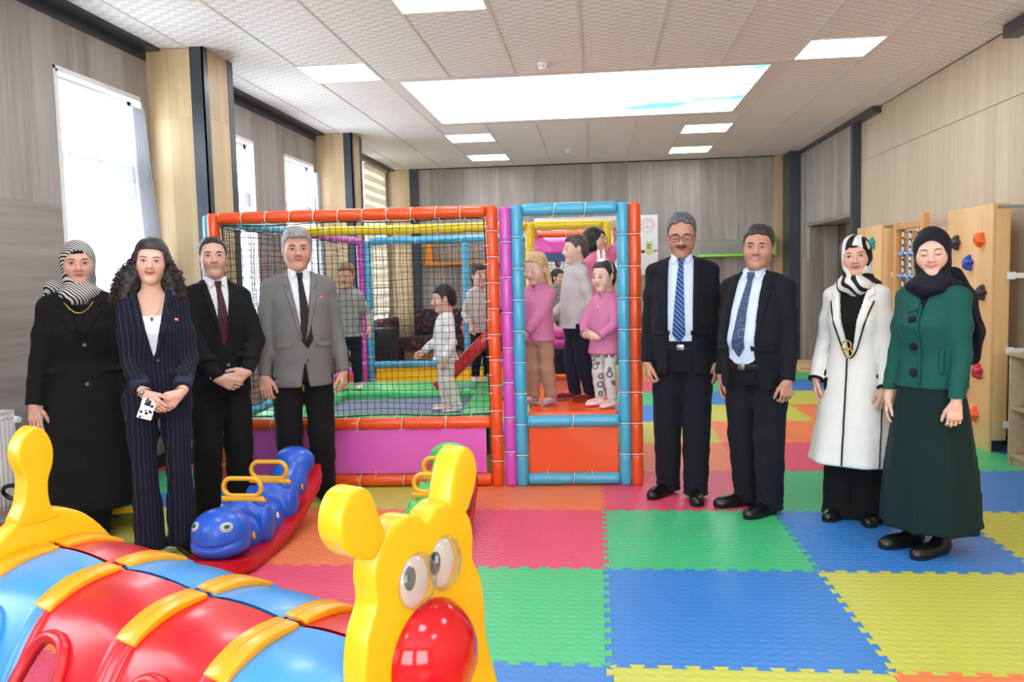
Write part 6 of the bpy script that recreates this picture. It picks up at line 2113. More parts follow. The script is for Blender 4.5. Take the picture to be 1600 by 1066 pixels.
        if under is not None:
            Q = SDF(S.X, S.Y, S.Z); Q.D = D0 + .008
            s.E(Q, (oc[0], oc[1], oc[2] - .010), (op_[0] * .97, op_[1], op_[2] * .92), .004, 's')
            Q.D = np.maximum(Q.D, (-(z - .02) * s.hs).astype(np.float32))
            s.part('underscarf', Q, under, 1)
        return o
# ---- garments shared by several figures
def polo(p, m, zhem, cm=None, collar=True, tipping=None, grow=.014, sleeve=.010, name='polo_shirt', placket=True):
    o = p.jacket(m, zhem, p.zsh - .02, vw=.004, grow=grow, sleeve=sleeve, lap=False, buttons=0, pocket=False, hemround=0.0, h=.0075, cut=9, name=name, flare=.026, wr=.002)
    k = p.H / 1.1 if p.kid else 1.3
    if collar:
        S = SDF(ax(-.13, .13, .006), ax(-.14, .14, .006), ax(p.zsh - .02, p.zsh + .11, .006))
        S.rc((0, .014, p.zsh + .02), (0, .008, p.zsh + .06 * k), .060 * k, .047 * k, .01)
        S.put(lambda x, y, z: z - (p.zsh + .052 * k + y * .25) + 0 * x, (-.2, -.2, p.zsh - .1), (.2, .2, p.zsh + .2), .004, 'i')
        S.rc((0, .014, p.zsh + .03), (0, .008, p.zsh + .12 * k), .042 * k, .044 * k, .004, 's')
        S.put(lambda x, y, z: np.maximum(np.abs(x) - np.interp(z, [p.zsh, p.zsh + .06], [.004, .022]), y) + 0 * z, (-.1, -.2, p.zsh - .05), (.1, .0, p.zsh + .2), .003, 's')
        c = p.part('collar', S, cm or m, 1, o)
        if tipping is not None:
            r = .0495 * k
            MB().tube([(r * 1.12 * cos(a), .012 + r * 1.1 * sin(a), p.zsh + .034 * k + .012 * sin(a)) for a in [-pi / 2 + .35 + (2 * pi - .7) * q / 24 for q in range(25)]], .0022, 5).build('collar_stripe', tipping, c, smooth=180)
    if placket:
        for q in range(3):
            z = p.zsh + .005 - q * .03
            MB().lathe([(.0045, 0), (.004, .002)], 8, Matrix.Translation((0, p.fronty(0, z) - .002, z)) @ Matrix.Rotation(pi / 2, 4, 'X')).build('button', PVC, o)
    if tipping is not None:
        for sd in (-1, 1):
            a = p.arms[sd]; u = nrm(a['wr'] - a['el']); c = a['wr'] - u * .012
            e1 = nrm(np.cross(u, (0, 0, 1) if abs(u[2]) < .9 else (1, 0, 0))); e2 = np.cross(u, e1); r = p.rA[2] + sleeve + .001
            MB().tube([c + (e1 * cos(q) + e2 * sin(q)) * r for q in [2 * pi * i / 16 for i in range(16)]], .003, 5, True).build('cuff_stripe', tipping, o, smooth=180)
    return o
def ring_at(p, sd, back, r, w_, m, name, parent=None, dot=None):
    a = p.arms[sd]; u = nrm(a['wr'] - a['el']); c = a['wr'] - u * back
    e1 = nrm(np.cross(u, (0, 0, 1) if abs(u[2]) < .9 else (1, 0, 0))); e2 = np.cross(u, e1)
    o = MB().tube([c + (e1 * cos(q) + e2 * sin(q)) * r for q in [2 * pi * i / 20 for i in range(20)]], w_, 6, True).build(name, m, p.root, smooth=180)
    return o, c, u
def flagpin(p, x, z):
    if not hasattr(p, 'fronty'): return
    y = p.fronty(x, z) - .011
    o = MB().bb(x - .011, x + .011, y - .002, y, z - .0075, z + .0075).build('lapel_pin', mat('pin_red', (214, 24, 36), .35), p.root, bevel=.001)
    MB().sphere((x - .002, y - .0025, z), (.0042, .001, .0042), 10, 6).build('pin_crescent', P_WH, o)
def finger_ring(p, sd, j=2):
    a = p.arms[sd]; q = (p.H / 1.75)
    d = a['d']; n = nrm(a['n'] - d * (a['n'] @ d)); t = -np.cross(d, n) * sd
    c = a['wr'] + (d * .105 + t * (-.0105 if j == 2 else -.03) + n * .004) * q
    e1 = t; e2 = n
    MB().tube([c + (e1 * cos(k) + e2 * sin(k)) * .0098 for k in [2 * pi * i / 14 for i in range(14)]], .002, 5, True).build('ring', GOLD, p.root, smooth=180)
BLACKW = cloth('coat_black', (9, 9, 11)); SUITB = cloth('suit_black', (13, 13, 15)); NAVY = cloth('suit_navy', (17, 18, 29)); NAVY2 = cloth('suit_navy_two', (18, 19, 28))
PINS = cloth('pinstripe_navy', (14, 16, 32), (56, 60, 88), 'pin', 1.0); GREYB = cloth('blazer_grey', (112, 111, 110), rough=.9); CHAR = cloth('trousers_charcoal', (15, 15, 18))
SHW = cloth('shirt_white', (226, 226, 232), sheen=0.0); SHB = cloth('shirt_pale_blue', (206, 220, 240), sheen=0.0)
SATB = cloth('tie_black', (16, 17, 22), rough=.55); BURG = cloth('tie_burgundy', (74, 20, 28), (30, 10, 16), 'rib', 1.6, rough=.5)
TIE1 = cloth('tie_blue_striped', (22, 44, 104), (84, 132, 190), 'diag', 1.0, rough=.5); TIE2 = cloth('tie_navy_dotted', (50, 66, 98), (120, 140, 170), 'dots', .8, rough=.5)
HR_BLK = hairm('hair_black', (14, 12, 13)); HR_DK = hairm('hair_dark_brown', (28, 22, 20)); HR_GR = hairm('hair_grey', (104, 104, 106), (176, 176, 178)); HR_SP = hairm('hair_salt_pepper', (50, 50, 54), (120, 120, 126)); HR_SP2 = hairm('hair_dark_grey', (24, 22, 22), (66, 64, 63)); HR_BL = hairm('hair_blond', (176, 140, 92), (222, 192, 142))
FL = ((-.10, 0, -14), (.10, 0, 14))
def side(sd, p_=None, x=.0, y=-.03, z=None, n=None, **k):
    return dict(w=(x, y, z), d=(sd * .03, -.16, -1), n=n or (-sd, .3, 0), **k)

# ---- woman in a long black coat and striped headscarf
p = Person('woman in long black coat and black and white striped headscarf, leftmost of the group', (-2.79, 4.22), 30, H=1.665, fem=True, w=1.22, hs=1.0, head=(4, 0, 0), skin=(205, 152, 130), lips=(160, 92, 90), smile=-.1,
           face=dict(wide=1.08, cheek=1.12, nose=1.12, jaw=1.08), feet=((-.13, .0, -10), (.01, .0, 6)), handR=dict(w=(-.25, -.10, .76), d=(.05, -.22, -1), n=(.35, .95, -.1), curl=14), handL=dict(w=(.23, .03, .78), d=(0, -.1, -1), n=(-1, .2, 0)))
p.trousers(CHAR, zend=.04); p.shoes(heel=.02)
p.shirt(cloth('dress_black', (12, 12, 14)), 1.05, collar=False, grow=.002)
p.jacket(BLACKW, .225, 1.13, vw=.058, grow=.022, sleeve=.018, flare=.060, hemround=0.0, cut=9, buttons=3, name='coat', lw=1.15, wr=.0018, bm=mat('button_grey', (90, 90, 92), .3))
STRIPE = cloth('scarf_striped', (206, 204, 198), (24, 24, 30), 'hring', 1.0, rough=.7)
p.hijab(STRIPE, cloth('underscarf_black', (16, 16, 18)), op_=(.064, .112, .083), oc=(0, -.10, -.012))
S = SDF(ax(-.3, -.05, .007), ax(-.12, .2, .007), ax(1.3, 1.52, .007))
S.chain([(-.09, .05, 1.42), (-.135, .08, 1.425), (-.175, .10, 1.385)], [.03, .036, .018], .02); p.wrinkle(S, .003, 2)
p.part('scarf_tail', S, STRIPE)
P0 = [(x, -.128 - .012 * (1 - abs(x) / .07), 1.345 - .06 * (1 - (x / .07) ** 2)) for x in (-.07, -.045, -.02, 0, .02, .045, .07)]
MB().tube(P0, .0028, 6).build('necklace', GOLD, p.root, smooth=180)

# ---- woman in a navy pinstripe suit
p = Person('woman in navy pinstripe suit with long dark curly hair and clasped hands', (-2.29, 4.06), 27, H=1.655, fem=True, w=.98, hs=.97, head=(-2, -2, 4), skin=(222, 170, 146), lips=(158, 36, 42), smile=.9, face=dict(cheek=1.05, jaw=.94), lipsize=1.15,
           feet=((-.075, -.02, -8), (.085, .02, 22)), handR=dict(w=(-.045, -.215, .885), d=(.62, -.16, -.72), n=(.35, .85, .2), curl=26, pole=(-.4, .85, 0)), handL=dict(w=(.115, -.185, .875), d=(-.72, -.20, -.62), n=(-.3, .9, .1), curl=30, pole=(.4, .85, 0)))
p.trousers(PINS, g=(.008, .004, .002), zend=.035, flare=.040); p.shoes(ln=1.08)
S = SDF(ax(-.15, .15, .007), ax(-.2, .1, .007), ax(.95, 1.32, .007)); S.loft(p.prof, .01, grow=.001); S.put(lambda x, y, z: np.maximum(z - (1.268 + .3 * x * x), y) + 0 * x, (-.3, -.3, .8), (.3, .3, 1.5), 0, 'i')
p.part('white_top', S, SHW)
p.jacket(PINS, .745, 1.055, vw=.074, grow=.014, sleeve=.013, buttons=1, lw=1.05, hemround=.03, cuff=.035)
for sd in (-1, 1):
    a = p.arms[sd]; u = nrm(a['wr'] - a['el']); S = SDF(ax(a['wr'][0] - .14, a['wr'][0] + .14, .006), ax(a['wr'][1] - .14, a['wr'][1] + .14, .006), ax(a['wr'][2] - .14, a['wr'][2] + .16, .006))
    S.rc(a['wr'] - u * .105, a['wr'] - u * .040, p.rA[2] + .024, p.rA[2] + .024, 0)
    for c, q in ((a['wr'] - u * .038, 1), (a['wr'] - u * .107, -1)):
        S.put(lambda x, y, z: q * ((x - c[0]) * u[0] + (y - c[1]) * u[1] + (z - c[2]) * u[2]), a['wr'] - .2, a['wr'] + .2, .004, 'i')
    p.part('turned_cuff', S, cloth('lining_navy', (34, 38, 66), rough=.6))
flagpin(p, .115, 1.245)
o, c, u = ring_at(p, -1, .012, .030, .0065, mat('watch_steel', (190, 170, 150), .25, .9), 'watch_strap')
MB().sphere(c + np.array((-.010, -.029, .004)), (.013, .005, .013), 18, 10).build('watch_face', SILVER, o, smooth=60)
ring_at(p, 1, .012, .031, .0035, GOLD, 'bracelet')
S = p.hgrid((.26, .22, .19), .16, .0062)
p.E(S, (0, .020, .030), (.084, .104, .099), .01); p.E(S, (-.024, .016, .044), (.060, .092, .085), .02); p.E(S, (.024, .016, .044), (.060, .092, .085), .02); p.E(S, (0, .07, -.06), (.10, .058, .13), .04)
for sd, q in ((-1, 1.15), (1, .95)):
    p.C(S, (sd * .072, .012, .012), (sd * .094 * q, .026, -.09), .028, .050 * q, .03); p.C(S, (sd * .094 * q, .026, -.09), (sd * .118 * q, .03, -.185), .050 * q, .058 * q, .03)
p.C(S, (.0, .05, .105), (-.012, .06, .118), .034, .026, .02)
x, y, z = p.hl(S)
S.D = (S.D + .0085 * np.sin(95 * x + 30 * z) * np.sin(105 * y + 20 * x) * np.sin(85 * z + 1) * np.clip((.06 - z) / .05, .25, 1)).astype(np.float32)
zl = np.interp(y, [-.12, -.07, -.045, -.02, .2], [.066, .066, .05, -.4, -.4]) - 7 * np.clip(np.abs(x) - .060, 0, .1)
S.D = np.maximum(S.D, ((zl - z) * p.hs).astype(np.float32))
p.E(S, (0, -.09, -.028), (.064, .105, .088), .006, 's')
p.part('curly_hair', S, HR_DK)
rnd = random.Random(3); mb = MB(); tt = TF(p.TR, p.T.o)
for k in range(90):
    sd = -1 if rnd.random() < .55 else 1
    q = 1.15 if sd < 0 else .95
    r0, ph = rnd.uniform(.008, .014), rnd.uniform(0, 6)
    y0, z0, z1 = rnd.uniform(-.03, .075), rnd.uniform(-.05, .02), rnd.uniform(-.235, -.14)
    out = rnd.uniform(.010, .058)
    P = []
    for i in range(30):
        u = i / 29
        zz = z0 + (z1 - z0) * u
        xx = sd * (.082 + (out + .045 * u) * q * min(1, u * 2 + .3))
        P.append(tt(np.array((xx + r0 * cos(ph + i * .85), y0 + r0 * sin(ph + i * .85) - .03 * u * (y0 < .01), zz)) * p.hs))
    mb.tube(P, [.0045 - .002 * i / 29 for i in range(30)], 4)
mb.build('hair_curls', HR_DK, p.root, smooth=180, kind='stuff', recalc=False)
for sd in (-1, 1):
    p.htube('earring', [(sd * .079, -.004, -.036), (sd * .082, -.01, -.046), (sd * .080, -.006, -.058)], [.005, .006, .004], SILVER)
t_ = [(x * .052, -.112 - .022 * (1 - x * x), 1.335 - .075 * (1 - x * x)) for x in (-1, -.7, -.4, 0, .4, .7, 1)]
MB().tube(t_, .0016, 5).build('necklace', GOLD, p.root, smooth=180); MB().sphere((0, -.137, 1.253), (.007, .004, .011), 10, 7).build('pendant', mat('pendant_green', (60, 80, 66), .3), p.root)
ph = thing('mobile_phone', 'phone in spotted black and white case held by the pinstripe suit woman', 'phone', (-2.31 + .245 * sin(radians(27)) - .02, 4.06 - .245 * cos(radians(27)) - .01, .815), radians(27))
MB().box((0, 0, 0), (.070, .009, .105), Matrix.Rotation(.35, 3, 'Y')).build('phone_case', cloth('case_spotted', (238, 236, 232), (20, 20, 22), 'dots', .35, rough=.3), ph, bevel=.003)
MB().box((.006, -.006, .03), (.028, .004, .03), Matrix.Rotation(.35, 3, 'Y')).build('camera_island', P_BK, ph, bevel=.002)

# ---- man in a black suit with a burgundy tie
p = Person('man in black suit and burgundy tie with hands joined in front', (-2.27, 4.74), 42, H=1.695, w=.96, head=(-13, -6, 0), skin=(208, 160, 138), lips=(184, 116, 108), smile=0.0, stub=.45, face=dict(long=1.05, jaw=1.0, wide=.98), brow=(24, 20, 20),
           feet=((-.11, -.02, -14), (.10, .0, 10)), handR=dict(w=(-.075, -.225, .875), d=(.86, -.18, -.42), n=(.3, .9, .2), curl=30, pole=(-.9, .5, 0)), handL=dict(w=(.095, -.215, .90), d=(-.84, -.24, -.34), n=(-.3, .85, 0), curl=36, pole=(.9, .5, 0)))
p.trousers(SUITB, zend=.03); p.shoes()
p.shirt(SHW, 1.06, tie=BURG, tiel=1.05, grow=.006)
p.jacket(SUITB, .785, 1.06, vw=.066, grow=.018, buttons=2, bm=mat('button_steel', (120, 120, 124), .3))
p.hair(HR_BLK, th=.008, line=.082, m_shape=-.012, burn=-.022, curl=.0008)

# ---- man in a grey blazer
p = Person('grey-haired man in grey blazer, white shirt and black tie', (-1.88, 5.08), 27, H=1.75, w=1.12, hs=1.08, belly=.03, head=(-3, 0, 0), skin=(204, 150, 126), lips=(160, 96, 90), smile=.9, stub=.15, face=dict(wide=1.06, jaw=1.12, cheek=1.15, nose=1.1), brow=(34, 28, 26),
           feet=((-.10, .0, -10), (.11, .0, 16)), handR=dict(w=(-.245, -.10, .825), d=(.05, -.25, -1), n=(.5, .85, 0), curl=30), handL=dict(w=(.25, -.07, .84), d=(-.05, -.2, -1), n=(-.8, .6, 0), curl=50))
p.trousers(CHAR, zend=.03); p.shoes()
p.shirt(SHW, 1.02, tie=SATB, tiel=1.0, grow=.006, tilt=.02)
p.jacket(GREYB, .765, 1.05, vw=.072, grow=.020, buttons=2, hemround=.10, cut=.12, bm=mat('button_grey_dark', (60, 60, 60), .4), lw=1.05)
flagpin(p, .125, 1.325)
p.hair(HR_GR, th=.014, line=.068, top=.010, curl=.0018, m_shape=-.004, freq=120, quiff=.004)

# ---- man with glasses and moustache, striped tie
p = Person('man with glasses and moustache in navy suit and blue striped tie', (.535, 5.28), -10, H=1.785, w=1.08, hs=1.08, belly=.045, head=(3, 12, 0), skin=(196, 138, 112), lips=(160, 96, 88), smile=-.1, eyes='closed', stub=.25, face=dict(wide=1.04, jaw=1.1, cheek=1.05, nose=1.15), brow=(50, 42, 38),
           feet=((-.10, -.0, -26), (.08, -.09, 6)), handR=dict(w=(-.215, -.06, .85), d=(.1, -.12, -1), n=(.9, .3, 0), curl=48), handL=dict(w=(.21, -.01, .845), d=(-.03, -.1, -1), n=(-1, .3, 0), curl=34))
p.trousers(NAVY, zend=.025, g=(.010, .018, .030)); p.shoes()
p.shirt(SHB, .98, tie=TIE1, tiel=.985, grow=.006, tilt=-.008, knot=1.1); p.belt(LEATHER, .965, .014)
p.jacket(NAVY, .79, 1.03, vw=.078, grow=.022, opened=.068, buttons=0, hemround=.05, cut=.05, lw=.95)
p.hair(HR_SP, th=.013, line=.082, top=.002, curl=.003, m_shape=-.02, freq=150, burn=-.012)
pts = [(x * .030, p.front(x * .030, -.043) - .002, -.041 - .006 * x * x) for x in (-1, -.6, -.2, .2, .6, 1)]
p.htube('moustache', pts, [.0035, .0075, .0085, .0085, .0075, .0035], hairm('moustache_dark', (42, 36, 34)))
gl = None
for sd in (-1, 1):
    cx = sd * .033
    yf = -.108
    P = [(cx + .0265 * np.sign(cos(a)) * abs(cos(a)) ** .6, yf + .012 * (abs(cx + .0265 * cos(a)) / .06) ** 2, .003 + .0185 * np.sign(sin(a)) * abs(sin(a)) ** .7) for a in [2 * pi * k / 28 for k in range(28)]]
    g = p.htube('glasses_rim', P, .0018, P_BK, 6, True)
    t = TF(p.TR, p.T.o)
    mb = MB(); mb.v = [tuple(t(np.array(q) * p.hs)) for q in P]; mb.f = [tuple(range(28))]; mb.mi = [0]
    mb.build('lens', GLASS, g)
    p.htube('glasses_temple', [(sd * .0595, yf + .012, .008), (sd * .076, -.05, .010), (sd * .081, .008, .006)], .0018, P_BK)
p.htube('glasses_bridge', [(-.008, -.108, .006), (0, -.112, .009), (.008, -.108, .006)], .0018, P_BK)

# ---- man in navy suit, smiling
p = Person('smiling dark-haired man in open navy suit with dotted tie and wedding ring', (.93, 4.95), -37, H=1.68, w=1.10, hs=1.06, belly=.07, head=(19, 0, 3), skin=(190, 136, 112), lips=(158, 92, 86), smile=.9, stub=.2, face=dict(wide=1.04, jaw=1.12, cheek=1.1, nose=1.1), brow=(28, 22, 20),
           feet=((-.095, .04, -32), (.09, -.04, -12)), handR=dict(w=(-.215, -.02, .80), d=(0, -.1, -1), n=(1, .3, 0)), handL=dict(w=(.235, -.10, .79), d=(-.03, -.06, -1), n=(-.75, .6, 0), curl=44))
p.trousers(NAVY2, zend=.025, g=(.010, .018, .030)); p.shoes()
p.shirt(SHB, .92, tie=TIE2, tiel=.93, grow=.008, tilt=-.01, knot=1.1); p.belt(LEATHER, .875, .016)
p.jacket(NAVY2, .745, .99, vw=.078, grow=.024, opened=.080, buttons=0, hemround=.06, cut=.05)
p.hair(HR_SP2, th=.012, line=.070, top=.005, curl=.0014, m_shape=-.010, freq=200)
finger_ring(p, 1)
p.htube('teeth', [(x * .017, p.front(x * .017, -.0612) - .0012, -.0608 + .0085 * (x * .7) ** 2) for x in (-1, -.5, 0, .5, 1)], [.0008, .0018, .0022, .0018, .0008], MOUTHW)

# ---- woman in a long white coat
p = Person('woman in long white coat with black piping and black and white headscarf', (1.44, 4.77), -33, H=1.60, fem=True, w=1.02, hs=.96, head=(13, 0, -4), skin=(214, 162, 138), lips=(168, 74, 76), smile=.5, face=dict(cheek=1.05), lipsize=1.2, brow=(60, 42, 34),
           feet=((-.08, 0, -10), (.08, .02, 10)), handR=dict(w=(-.20, -.06, .80), d=(.02, -.1, -1), n=(1, .3, 0)), handL=dict(w=(.195, -.14, .785), d=(-.06, -.12, -1), n=(-.5, .85, 0), curl=30))
p.trousers(cloth('trousers_black_wide', (9, 9, 11)), g=(.008, .01, .004), zend=.012, flare=.068); p.shoes(ln=.9)
p.shirt(cloth('dress_black_plain', (8, 8, 10)), .90, collar=False, grow=.007)
WCOAT = cloth('coat_white', (226, 224, 220), rough=.75); PIPE = cloth('piping_black', (12, 12, 13))
p.jacket(WCOAT, .335, .93, vw=.082, grow=.018, sleeve=.013, flare=.085, hemround=0.0, cut=9, buttons=0, name='coat', lw=1.15, pocket=False, lapc=PIPE, fold=lambda th, z: .035 * np.clip((.80 - z) / .5, 0, 1) * np.sin(th * 7 + .6))
S, D0 = p.S0, p.D0
p.piping(S, D0, [(-.012, z) for z in np.linspace(.93, .345, 26)], PIPE, p.root, .0045)
p.piping(S, D0, [(.165 + .02 * (.75 - z), z) for z in np.linspace(.72, .345, 20)], PIPE, p.root, .0035)
ring_at(p, 1, -.002, p.rA[2] + .012, .009, PIPE, 'black_cuff'); ring_at(p, -1, -.002, p.rA[2] + .012, .009, PIPE, 'black_cuff')
yb = min(r[4] - r[2] for r in p.prof[2:4]) - .012
for k, (dx, dz) in enumerate(((0, .02), (.006, -.022))):
    MB().tube([(dx - .004 + .024 * cos(a), yb - .012, .985 + dz + .026 * sin(a)) for a in [2 * pi * q / 24 for q in range(24)]], .0042, 6, True).build('belt_ring', GOLD, p.root, smooth=180)
p.hijab(cloth('scarf_black_white', (218, 216, 212), (14, 14, 16), 'blotch', 1.0, rough=.6), cloth('underscarf_black', (16, 16, 18)), op_=(.061, .112, .080), oc=(0, -.10, -.016), seed=2)

# ---- woman in a green jacket and long skirt
p = Person('woman in green jacket, long dark green skirt and navy headscarf, eyes closed', (1.648, 4.27), -46, H=1.605, fem=True, w=1.02, hs=.98, head=(22, 4, -3), skin=(226, 176, 152), lips=(196, 116, 104), smile=1.0, eyes='closed', face=dict(cheek=1.12, wide=1.04), brow=(56, 40, 32),
           feet=((-.075, -.02, -22), (.075, -.05, -12)), handR=dict(w=(-.195, -.03, .76), d=(0, -.1, -1), n=(1, .3, 0)), handL=dict(w=(.185, -.14, .745), d=(-.04, -.10, -1), n=(-.5, .85, 0), curl=40))
p.shoes(ln=1.0)
SKIRT = cloth('skirt_dark_green', (9, 31, 31), (15, 44, 42), 'rib', .8)
S = SDF(ax(-.36, .36, .009), ax(-.34, .36, .009), ax(.08, .95, .010))
S.loft([(.10, .235, .205, 0, .02), (.4, .215, .185, 0, .015), (.7, .180, .14, 0, .008), (.93, .135, .105, 0, 0)], 0, fold=lambda th, z: .085 * np.clip((.90 - z) / .6, 0, 1) * (np.abs(np.sin(th * 4.5 + .4)) ** .7 - .6) * 1.5, n=2.1)
S.put(lambda x, y, z: .115 - z + .0 * x + .0 * y, (-1, -1, 0), (1, 1, 1), 0, 'i')
o = p.part('pleated_skirt', S, SKIRT)
GRN = cloth('jacket_green', (12, 80, 72), rough=.8)
NVB = cloth('button_navy_fabric', (22, 22, 40))
p.jacket(GRN, .825, 1.20, vw=.045, grow=.018, sleeve=.013, flare=.012, hemround=.03, cut=.28, buttons=0, lap=False, pocket=False, wr=.002)
p.shell('pocket_welt', p.S0, p.D0, [(.088, .90), (.108, .90), (.106, 1.02), (.086, 1.02)], GRN, off=.003, th=.0075)
for z in (1.165, 1.035, .905):
    MB().lathe([(.020, 0), (.022, .005), (.018, .010), (.006, .011)], 18, Matrix.Translation((-.028, p.fronty(-.028, z) - .001, z)) @ Matrix.Rotation(pi / 2, 4, 'X')).build('button', NVB, p.root, smooth=50)
p.piping(p.S0, p.D0, [(.004, z) for z in np.linspace(1.24, .84, 18)], GRN, p.root, .006)
p.shell('bow_tab', p.S0, p.D0, [(-.075, 1.245), (-.005, 1.265), (-.002, 1.215), (-.06, 1.195)], GRN, off=.004, th=.009)
SCN = cloth('scarf_navy', (18, 18, 34), rough=.75)
p.shirt(SCN, 1.20, collar=False, grow=.004)
p.hijab(SCN, None, op_=(.062, .112, .083), oc=(0, -.10, -.014), seed=5, drape=1.05)
S = SDF(ax(-.02, .34, .007), ax(-.06, .28, .007), ax(.86, 1.42, .007))
S.chain([(.06, .09, 1.37), (.105, .125, 1.26), (.135, .14, 1.10), (.130, .145, .97)], [.05, .05, .052, .042], .03)
S.put(lambda x, y, z: np.abs(y - (.10 + .06 * (1.37 - z) / .4)) - .020 + .006 * np.sin(x * 70 + z * 10), (-.1, -.2, .8), (.4, .4, 1.5), 0, 'i')
p.part('scarf_tail', S, SCN)

# ---- children in the play frame
fr0 = Matrix.Translation((0.262, 5.545, 0)) @ Matrix.Rotation(radians(2.4), 4, 'Z')
def at_frame(lx, ly):
    v = fr0 @ Vector((lx, ly, 0)); return (v.x, v.y)
PINKP = cloth('polo_pink', (206, 122, 162), rough=.85); PINKB = cloth('sweater_pink_bright', (230, 128, 168), rough=.85); GREYP = cloth('sweater_light_grey', (192, 186, 184), rough=.9); WHITEP = cloth('sweater_white', (224, 222, 224), rough=.9)
STRG = cloth('stripe_grey', (90, 84, 96)); BEIGET = cloth('joggers_beige', (176, 134, 112)); NAVT = cloth('joggers_navy', (26, 28, 46)); BLKT = cloth('joggers_black', (18, 18, 22)); CREAM = cloth('joggers_cream', (224, 218, 206))
PRINT = cloth('leggings_print', (206, 202, 198), (120, 112, 112), 'ring', 1.0)
SKL = mat('sock_lilac', (170, 150, 168), .9, bump=(200, .3, .002)); SKP = mat('sock_pale_pink', (240, 206, 206), .9, bump=(200, .3, .002)); SKS = cloth('sock_striped', (150, 30, 40), (20, 60, 40), 'rib', 2.2); SKW = mat('sock_white', (230, 230, 232), .9)
KF = ((-.06, 0, -8), (.06, 0, 8))
def sock(p, m): p.shoes(m, name='sock', ln=.92, sock=True)
ZP = .5006
# girl with blond hair
p = Person('girl with fair plaited hair in pink polo shirt and beige joggers', (-.415, 5.86), -28, H=1.085, kid=True, z=ZP, head=(-4, 16, 4), skin=(228, 182, 164), lips=(206, 128, 124), smile=-.2, eyes='closed', brow=(170, 130, 96), face=dict(cheek=1.15, wide=1.04),
           feet=((-.06, -.02, -14), (.06, .03, 4)), handR=dict(w=(-.13, -.15, .70), d=(-.5, -.6, .4), n=(.6, .2, .3), curl=50), handL=dict(w=(-.02, -.17, .49), d=(-.55, -.5, -.5), n=(-.3, .8, 0), curl=35, pole=(.8, .5, 0)))
p.trousers(BEIGET, g=(.003, .012, .016), zend=.045, wr=.003, top=.08); sock(p, SKL); polo(p, PINKP, .46, tipping=STRG)
p.hair(HR_BL, th=.010, line=.078, top=.004, curl=.0025, m_shape=-.006, nape=-.10, burn=-.03)
S = p.hgrid((.2, .2, .17), .16, .006)
for k in range(7):
    p.E(S, (.078 + .006 * k, .030 - .002 * k, -.015 - .026 * k), (.026 - .001 * k, .026 - .001 * k, .020), .008)
p.part('plait', S, HR_BL)
# boy in grey
p = Person('boy with shaved dark hair in light grey collared sweater and navy joggers', (-.15, 6.06), -68, H=1.215, kid=True, z=ZP, w=1.06, head=(0, 2, 0), skin=(228, 184, 162), lips=(200, 124, 114), smile=-.1, brow=(60, 46, 40), face=dict(cheek=1.1),
           feet=((-.055, -.03, -10), (.06, .05, 6)), handL=dict(w=(.165, .02, .56), d=(-.05, -.18, -1), n=(-.8, .5, 0), curl=45), handR=dict(w=(-.15, -.14, .62), d=(0, -.5, -.8), n=(.9, .1, 0), curl=30))
p.trousers(NAVT, g=(.003, .010, .012), zend=.04, wr=.003, top=.08); sock(p, SKS); polo(p, GREYP, .535, tipping=STRG)
p.hair(hairm('hair_shaved', (66, 54, 48), (98, 82, 74)), th=.003, side=.0025, line=.060, top=.002, m_shape=0, nape=-.08, burn=-.015)
S = p.hgrid(h=.0055); p.E(S, (0, .0, .062), (.064, .088, .062), .01); x, y, z = p.hl(S); S.D = np.maximum(S.D, ((np.interp(y, [-.12, -.06, .1], [.066, .066, .078]) - z) * p.hs).astype(np.float32)); p.part('cropped_top_hair', S, HR_DK)
# girl with black bob reaching up
p = Person('girl with black bob in bright pink top holding on above her head', (.02, 6.75), 42, H=1.30, kid=True, z=ZP, hs=.90, head=(18, -10, 0), skin=(226, 176, 152), lips=(196, 110, 104), smile=0, brow=(30, 24, 22), face=dict(cheek=1.12),
           feet=((-.06, 0, -8), (.06, .02, 8)), handL=dict(w=(.06, -.13, 1.32), d=(-.05, -.1, 1), n=(-.3, -.9, 0), curl=55, pole=(1, .3, 0)), handR=dict(w=(-.15, -.10, .70), d=(.1, -.4, -1), n=(1, .2, 0)))
p.trousers(BLKT, g=(.006, .006, .008), zend=.04, top=.08); sock(p, SKW); polo(p, PINKB, .54, collar=True, placket=False)
S = p.hgrid((.14, .16, .16), .02, .0055); p.E(S, (0, .018, .030), (.088, .108, .102), .01); p.E(S, (-.024, .016, .044), (.064, .096, .088), .02); p.E(S, (.024, .016, .044), (.064, .096, .088), .02); p.E(S, (0, .03, -.05), (.090, .088, .072), .03)
x, y, z = p.hl(S); S.D = np.maximum(S.D, ((-.095 - z) * p.hs).astype(np.float32)); p.E(S, (0, -.10, -.035), (.066, .085, .092), .006, 's'); p.part('bobbed_hair', S, HR_BLK)
# girl with rabbit ears hairband
p = Person('small girl with white rabbit ears hairband, pink polo and printed leggings', (.055, 5.745), -38, H=1.015, kid=True, z=ZP, head=(2, 6, 0), skin=(226, 180, 158), lips=(196, 116, 108), smile=-.2, brow=(50, 38, 32), face=dict(cheek=1.15),
           feet=((-.055, -.02, -20), (.055, -.03, -4)), handR=dict(w=(-.055, -.15, .51), d=(.6, -.5, .0), n=(.3, .6, .3), curl=45, pole=(-.9, .4, 0)), handL=dict(w=(.065, -.16, .50), d=(-.75, -.4, .0), n=(-.3, .6, .3), curl=45, pole=(.9, .4, 0)))
p.trousers(PRINT, g=(.004, .004, .008), zend=.045, wr=.003, top=.06); sock(p, SKP); polo(p, PINKP, .375, tipping=STRG)
p.hair(HR_DK, th=.008, line=.078, top=.002, m_shape=0, nape=-.10, burn=-.03)
S = p.hgrid((.12, .2, .15), .02, .006); p.E(S, (0, .115, .02), (.04, .045, .05), .01); p.part('hair_bun', S, HR_DK)
